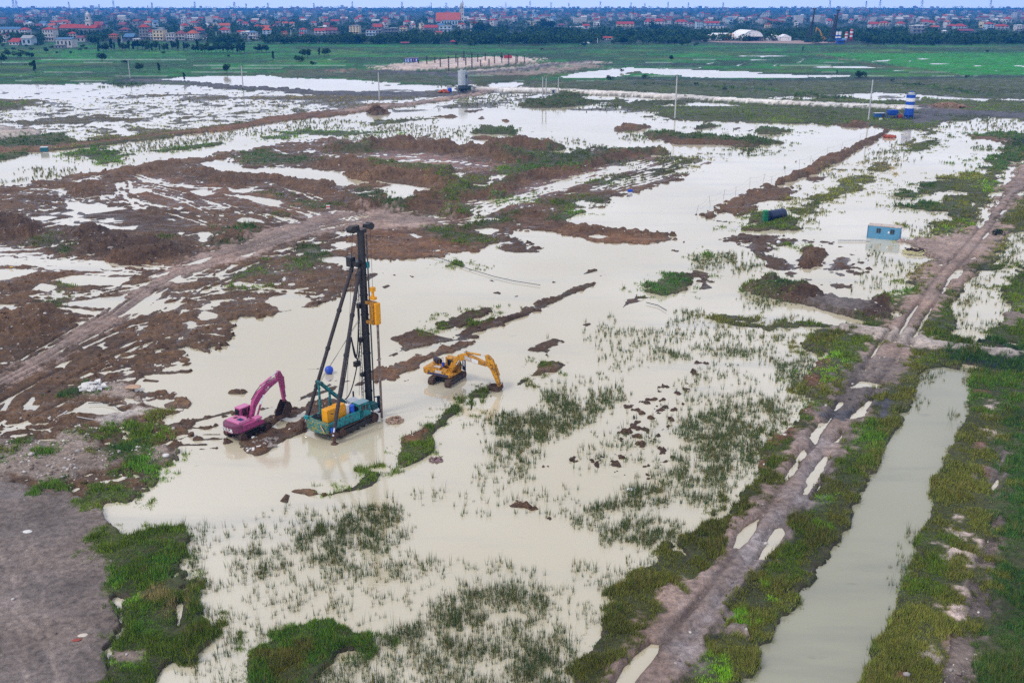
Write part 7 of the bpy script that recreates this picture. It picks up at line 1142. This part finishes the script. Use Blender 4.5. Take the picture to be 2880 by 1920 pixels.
# church with bell tower (left) and the big red roofed church (middle)
def church(loc, L_, d, hw_, hr, wall, roof, label, towers, rz=0.0):
    p = thing('church', label, 'church', loc, rz); MB().box((0, 0, hw_ / 2), (L_, d, hw_)).build('wall', WALL[wall], p)
    roof_mb('gable', L_, d, hw_, hr, .8).build('roof', ROOF[roof], p)
    for n_ in range(9): MB().box((-L_ / 2 + L_ * (n_ + .5) / 9, -d / 2 - .08, hw_ * .5), (L_ / 9 * .4, .2, hw_ * .55)).build('window', M_win, p)
    for x, y, w_, h in towers:
        t_ = MB().box((x, y, h * .3), (w_, w_, h * .6)).box((x, y, h * .61), (w_ * 1.25, w_ * 1.25, .6)).box((x, y, h * .70), (w_ * .8, w_ * .8, h * .2)).box((x, y, h * .8), (w_ * .95, w_ * .95, .5)).build('tower', WALL['w'], p)
        MB().lathe([(w_ * .42, 0), (w_ * .40, h * .06), (w_ * .15, h * .12), (.12, h * .2), (.05, h * .2)], 10, (x, y, h * .8)).build('spire', WALL['w'], t_)
        for z in (.25, .45, .7): MB().box((x, y - w_ * (.51 if z < .6 else .41), h * z), (w_ * .3, .12, h * .07)).build('window', M_win, t_)
    return p
q = T('A', 440, 262); k = q[1] / FPX / 2.45; church((q[0], q[1] + 60, .3), 250 * k, 20, 54 * k, 24 * k, 'g', 'r', 'long red roofed church with a white bell tower in the left town', [(63 * k, 0, 7.5, 168 * k)], -.04)
q = T('B', 735, 178); k = q[1] / FPX / 2.45; church((q[0], q[1] + 20, .3), 158 * k, 34, 34 * k, 46 * k, 'b', 'o', 'big church with bright orange red roof and two thin spires', [(96 * k, -14, 6.0, 160 * k), (80 * k, 20, 6.0, 150 * k)], 0)
# smaller houses of the town: groups by look
VAR = [('w', 'r', 'hip', 'small white house with red hip roof in the far town'), ('w', 'r', 'gable', 'small white house with red gable roof in the far town'), ('g', 'p', 'gable', 'small grey house with dull red roof in the far town'), ('w', 'w', 'flat', 'small white flat roofed block in the far town'), ('b', 'b', 'gable', 'small pale blue house with blue roof in the far town'), ('c', 'g', 'flat', 'small cream flat roofed block in the far town'), ('w', 'o', 'gable', 'small white house with orange roof in the far town')]
def small_mesh(var, w_, d, h, hr):
    a = MB().box((0, 0, h / 2), (w_, d, h)); return a, (roof_mb(var[2], w_, d, h, hr, .5))
PR = []
for var in VAR:
    for w_, d, h in ((9, 12, 7.5), (13, 10, 5.5), (7, 14, 11)):
        a, b = small_mesh(var, w_, d, h, min(w_, d) * .3); p = thing('house', var[3], 'house', (0, 0, 0), 0, 'small houses of the far town')
        a.build('wall', WALL[var[0]], p); b.build('roof', ROOF[var[1]], p); pass
        for f in range(max(1, int(h / 3.6))): MB().box(((f % 2 - .5) * w_ * .2, -d / 2 - .05, 1.9 + 3.5 * f), (w_ * .42, .14, 1.6)).build('window', M_win, p)
        PR.append(p)
bands = [('A', 0, 2352, 135, 225, 62), ('B', 0, 1100, 130, 225, 36), ('B', 1100, 2352, 105, 185, 14), ('C', 0, 1100, 105, 190, 22), ('C', 1150, 2352, 105, 200, 14)]
used = set()
for t_, x0, x1, y0, y1, n in bands:
    for k in range(n):
        q = T(t_, rr.uniform(x0, x1), y0 + (y1 - y0) * rr.random()); q = q if not hides(*q) else T(t_, rr.uniform(x0, x1), y0); i = rr.choice((0, 0, 1, 1, 2, 2, 3, 4, 5, 6)) * 3 + rr.randrange(3); s_ = rr.uniform(.9, 1.4); rz = rr.uniform(-.5, .5)
        if i in used: dup(PR[i], (q[0], q[1], .3), rz, scale=(s_, s_, s_ * rr.uniform(.85, 1.2)))
        else: PR[i].location = (q[0], q[1], .3); PR[i].rotation_euler = (0, 0, rz); PR[i].scale = (s_, s_, s_); used.add(i)
for i, p in enumerate(PR):
    if i not in used: q = T('A', 200 + 90 * i, 150); p.location = (q[0], q[1], .3)
# the rest of the city towards the horizon: one mass
g_ = np.random.default_rng(9); K = 1900; Yc = 2300 * (8900 / 2300) ** g_.uniform(0, 1, K); Xc = g_.uniform(-.6, .6, K) * Yc
keep = vnoise(Xc / 420, Yc / 700, 401) + .2 * g_.uniform(-1, 1, K) > .46; Xc, Yc = Xc[keep], Yc[keep]
cityw, cityr = MB(), MB(); citys = MB()
for k in range(len(Xc)):
    w_, d, h = g_.uniform(7, 18), g_.uniform(8, 16), g_.uniform(5, 13) * (1 + .5 * (g_.uniform() > .93)); c_ = (Xc[k], Yc[k]); s_ = 1 + max(0, (Yc[k] - 4000) / 9000)
    (cityw if g_.uniform() < .6 else citys).box((c_[0], c_[1], h * s_ / 2), (w_ * s_, d * s_, h * s_))
    if g_.uniform() < .55: (cityr if g_.uniform() < .7 else cityw).add([(x + c_[0], y + c_[1], z) for x, y, z in roof_mb('gable', w_ * s_, d * s_, h * s_, 3 * s_).v], roof_mb('gable', 1, 1, 1, 1).f)
ob = cityw.build('distant_houses', mat('far_white', (.46, .45, .45), .8)); tag(ob, 'countless pale houses of the hazy city below the horizon', 'city', kind='stuff')
ob = cityr.build('distant_roofs', ROOF['p']); tag(ob, 'countless dull red roofs of the hazy city below the horizon', 'city', kind='stuff')
ob = citys.build('distant_blocks', WALL['g']); tag(ob, 'countless grey blocks of the hazy city below the horizon', 'city', kind='stuff')
# ---- depot at the right: shed, arched tent, tents, masts, silos, excavator
def at(t_, x, y, z=.3): q = T(t_, x, y); return Vector((q[0], q[1], z)), math.hypot(q[1], CAM_H) / FPX / 2.45
q, k = at('C', 450, 297); pad = MB().add([(*T('C', x, y), .45) for x, y in ((100, 285), (700, 285), (1110, 272), (1110, 296), (860, 306), (700, 303), (250, 296))], [tuple(range(7))[::-1]]).build('yard', mat('yard_clay', (.34, .24, .21), .9, 0, .2, .05)); tag(pad, 'bare pinkish clay yard in front of the tents', 'yard', kind='structure')
M_tent = mat('tent_white', (.80, .80, .82), .6, 0, .03)
q, k = at('C', 300, 277); p = thing('storage_shed', 'long white shed left of the arched tent', 'shed', q); L_ = 190 * k; MB().box((0, 0, 17 * k), (L_, 22, 34 * k)).build('wall', M_tent, p); roof_mb('gable', L_, 22, 34 * k, 9 * k, .4).build('roof', M_tent, p); MB().box((.1 * L_, -11.1, 10 * k), (L_ * .1, .2, 20 * k)).build('door', M_win, p)
q, k = at('C', 200, 277); p = thing('storage_shed', 'small white annex at the left end of the long shed', 'shed', q); MB().box((0, 0, 13 * k), (46 * k, 16, 26 * k)).build('wall', M_tent, p); roof_mb('gable', 46 * k, 16, 26 * k, 8 * k, .4).build('roof', M_tent, p); MB().box((0, -8.1, 9 * k), (24 * k, .2, 18 * k)).build('door', M_win, p)
q, k = at('C', 485, 288); p = thing('arched_tent', 'large white arched tent open at the front', 'tent', q); r_ = 72 * k; n = 18; hh_ = 72 * k
prof = [(r_ * math.cos(math.pi * i / n), hh_ * (.05 + math.sin(math.pi * i / n) ** .9 * .92)) for i in range(n + 1)]
vs = [(x, 0, z) for x, z in prof] + [(x * .98 - 8, 34, z * 1.02) for x, z in prof]; MB().add(vs, [(i, i + 1, n + 2 + i, n + 1 + i) for i in range(n)]).build('roof', M_tent, p)
fz = .42 * hh_; fr = [(x, z) for x, z in prof if z > fz]; MB().prism([(fr[0][0], fz)] + fr + [(fr[-1][0], fz)], .6, .9).build('front_panel', M_tent, p)
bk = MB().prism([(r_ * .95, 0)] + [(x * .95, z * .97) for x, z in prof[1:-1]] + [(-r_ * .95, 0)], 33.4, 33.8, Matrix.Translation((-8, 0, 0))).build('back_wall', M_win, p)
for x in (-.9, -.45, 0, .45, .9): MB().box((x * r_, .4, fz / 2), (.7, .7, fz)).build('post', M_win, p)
for x, l in ((622, 'left one of two white peaked tents right of the arched tent'), (697, 'right one of two white peaked tents right of the arched tent')):
    q, k = at('C', x, 284); p = thing('peaked_tent', l, 'tent', q); w_ = 74 * k; MB().box((0, 0, 12 * k), (w_, 16, 24 * k)).build('wall', M_tent, p); roof_mb('gable', w_, 16, 24 * k, 16 * k, .3).build('roof', M_tent, p) if False else MB().prism([(-w_ / 2 - .3, 24 * k), (w_ / 2 + .3, 24 * k), (0, 41 * k)], -8.3, 8.3).build('roof', M_tent, p)
for x, yb, yt, l in ((878, 296, 86, 'very tall dark piling mast left of the striped silos'), (1040, 296, 95, 'tall dark piling mast close to the blue striped silos'), (1026, 292, 128, 'shorter dark mast behind the right tall mast')):
    q, k = at('C', x, yb); h = (yb - yt) * k; p = thing('far_piling_rig', l, 'piling rig', q, .3)
    MB().tube((0, 0, 1), (2.0, 0, h), 1.25, 8, .95).build('mast', M_black, p); MB().tube((-5.5, -2, 2), (1.2, 0, h * .75), .45, 6).build('back_stay', M_black, p); MB().tube((-5.5, 2, 2), (1.2, 0, h * .75), .45, 6).build('back_stay', M_black, p)
    MB().box((-3, 0, 2.6), (8, 4, 3)).build('upper_body', M_teald, p); MB().box((-3, -2.2, .7), (8, 1.2, 1.4)).build('track', M_track, p); MB().box((-3, 2.2, .7), (8, 1.2, 1.4)).build('track', M_track, p); MB().box((2, 0, h), (4, 2, 1.5)).build('sheave_head', M_black, p)
M_rs = mat('red_silo_paint', (.50, .025, .03), .5)
for x, yb, hp, cols, l in ((1058, 292, 68, (M_sb, M_sw, M_sb, M_sw, M_sw), 'left blue and white silo at the depot'), (1078, 292, 68, (M_sb, M_sw, M_sb, M_sw, M_sw), 'right blue and white silo at the depot'), (1124, 290, 64, (M_rs, M_sw, M_rs, M_sw, M_rs), 'shorter red and white silo at the depot'), (1157, 290, 82, (M_rs, M_sw, M_rs, M_sw, M_rs), 'taller red and white silo at the right of the depot')):
    q, k = at('C', x, yb); silo(q, l, hp * k, 9.5 * k, cols, .22, cols[0], bands=5, group='depot silos')
def mini_excavator(loc, s, label, m, rz, ang=0):
    p = thing('excavator', label, 'excavator', loc, rz); p.scale = (s, s, s)
    for y in (-1.1, 1.1): MB().box((0, y, .45), (4, .6, .9)).build('track', M_track, p)
    MB().box((-.3, 0, 1.5), (3.2, 2.6, 1.1)).build('upper_body', m, p); MB().box((.6, .8, 2.5), (1.4, 1, 1.2)).build('cab', m, p)
    MB().bar((1, -.2, 1.6), (3.2, -.2, 4.4 + ang), .5, .7).bar((3.2, -.2, 4.4 + ang), (5.4, -.2, 4.0 + ang * 2), .5, .6).build('boom', m, p); MB().bar((5.4, -.2, 4.2 + ang * 2), (5.6, -.2, 1.2 + ang * 2), .4, .5).build('stick', m, p); MB().box((5.4, -.2, .9 + ang * 2), (.9, 1, .9)).build('bucket', M_bucket, p)
q, k = at('C', 295, 284); mini_excavator(q, 1.9, 'orange excavator in front of the long white shed', mat('orange_paint', (.55, .20, .02)), .1)
q, k = at('C', 975, 290); mini_excavator(q, 2.0, 'yellow excavator with raised boom between the tall masts', M_yel, 2.9, 2.2)
for x, y, l, m, w_ in ((370, 280, 'dark flatbed truck beside the arched tent', M_blue, 9), (590, 284, 'white van between the arched tent and the peaked tents', M_white, 6), (640, 286, 'dark truck before the peaked tents', M_gd, 8), (110, 268, 'white lorry at the left end of the yard', M_white, 8), (770, 266, 'red lorry at the right end of the yard', M_rs, 8)):
    q, k = at('C', x, y); p = thing('truck', l, 'truck', q + Vector((0, 0, .5)), rr.uniform(-.1, .1)); MB().box((-w_ * .1, 0, 1.9), (w_ * .7, 2.4, 2.0)).build('load_bed', m, p); MB().box((w_ * .38, 0, 1.7), (w_ * .22, 2.4, 2.4)).build('cab', M_white if m is not M_white else M_bplast, p)
    for wx in (-.35, -.1, .35):
        for wy in (-1.1, 1.1): MB().tube((wx * w_, wy - .15, .5), (wx * w_, wy + .15, .5), .5, 10).build('wheel', M_rub, p)
q, k = at('C', 1085, 304); p = thing('office_cabin', 'blue and white cabins below the striped depot silos', 'cabin', q); MB().box((0, 0, 2.2), (44 * k, 8, 4.4)).build('wall', M_sb, p); MB().box((4, -1, 5), (20 * k, 6, 2.4)).build('upper_wall', mat('pale_blue_cabin', (.2, .38, .6)), p); MB().box((0, -4.05, 2.3), (8, .1, 1.6)).build('window', M_win, p)
# ---- far poles, pylons, chimney
for t_, x, yb, yt, l in (('A', 1495, 292, 228, 'slim pole at the edge of the fields left of the bright white house'), ('A', 2008, 272, 215, 'slim pole beside the orange block'), ('A', 2272, 290, 240, 'slim pole below the grey gabled house'), ('A', 848, 350, 255, 'slim pole left of the long tree row'), ('B', 1765, 300, 268, 'short pale pole in the wood'), ('B', 2008, 165, 55, 'tall dark radio mast in the wood'), ('A', 1030, 160, 52, 'tall thin radio mast in the left town'), ('B', 620, 70, 26, 'dark chimney stack near the horizon'), ('A', 825, 90, 50, 'dark water tower in the far left town')):
    q, k = at(t_, x, yb); h = (yb - yt) * k; o = MB().tube((0, 0, 0), (0, 0, h), .7 * q.y / 1400, 7, .4 * q.y / 1400).build('thin_mast', M_conc if 'pale' in l or 'slim' in l else M_gd); o.location = q; tag(o, l, 'mast')
M_pyl = mat('pylon_steel', (.22, .24, .28), .6)
def pylon(x, y, h, label):
    b = MB(); w0, w1 = h * .12, h * .02; t_ = y * .00015
    for sx in (-1, 1):
        for sy in (-1, 1): b.bar((sx * w0, sy * w0, 0), (sx * w1, sy * w1, h), t_)
    for k in range(6):
        z0, z1 = h * k / 6, h * (k + 1) / 6; a0 = w0 + (w1 - w0) * k / 6; a1 = w0 + (w1 - w0) * (k + 1) / 6; b.bar((-a0, -a0, z0), (a1, -a1, z1), t_ * .7); b.bar((a0, -a0, z0), (-a1, -a1, z1), t_ * .7)
    for z in (.72, .84, .95): b.bar((-h * .16, 0, h * z), (h * .16, 0, h * z), t_)
    o = b.build('power_pylon', M_pyl); o.location = (x, y, 0); tag(o, label, 'pylon', 'power pylons on the horizon')
for x, yt in ((50, 0), (443, 0), (462, 6), (786, 14), (972, 30), (1062, 8), (1300, 18), (1565, 14), (1810, 16), (1882, 24), (2018, 22), (2302, 22), (2540, 14), (2848, 14), (3120, 22), (3490, 20), (3640, 10), (3770, 18), (3880, 22), (4075, 12), (4265, 18), (4350, 22), (4494, 14), (4620, 20), (4835, 18), (5495, 6), (5720, 10), (5805, 0), (6065, 0), (6490, 0), (6950, 0)):
    Yp = rr.uniform(5200, 7500); q = (x / 2.45 - 1440) / FPX * Yp * 1.055; h = CAM_H + (8 - yt / 2.45) / FPX * Yp * 1.05; pylon(q, Yp, max(h, 30), 'grey lattice power pylon standing on the hazy horizon')
# ------------------------------------------------------------------ air
hz = MB().add([(x, y, z) for z in (-1.6, 78) for x, y in ((-8200, -250), (8200, -250), (8200, 9700), (-8200, 9700))], [(0, 3, 2, 1), (4, 5, 6, 7), (0, 1, 5, 4), (1, 2, 6, 5), (2, 3, 7, 6), (3, 0, 4, 7)])
hm_ = bpy.data.materials.new('haze'); hm_.use_nodes = True; t_ = hm_.node_tree; t_.nodes.clear(); ho = t_.nodes.new('ShaderNodeOutputMaterial'); pv = t_.nodes.new('ShaderNodeVolumePrincipled')
pv.inputs['Color'].default_value = (0.035, 0.34, 1.0, 1); pv.inputs['Density'].default_value = 1.4e-4; pv.inputs['Anisotropy'].default_value = 0.0; t_.links.new(pv.outputs[0], ho.inputs['Volume'])
o = hz.build('haze', hm_); tag(o, 'thin blue haze over the whole plain', 'haze', kind='stuff')
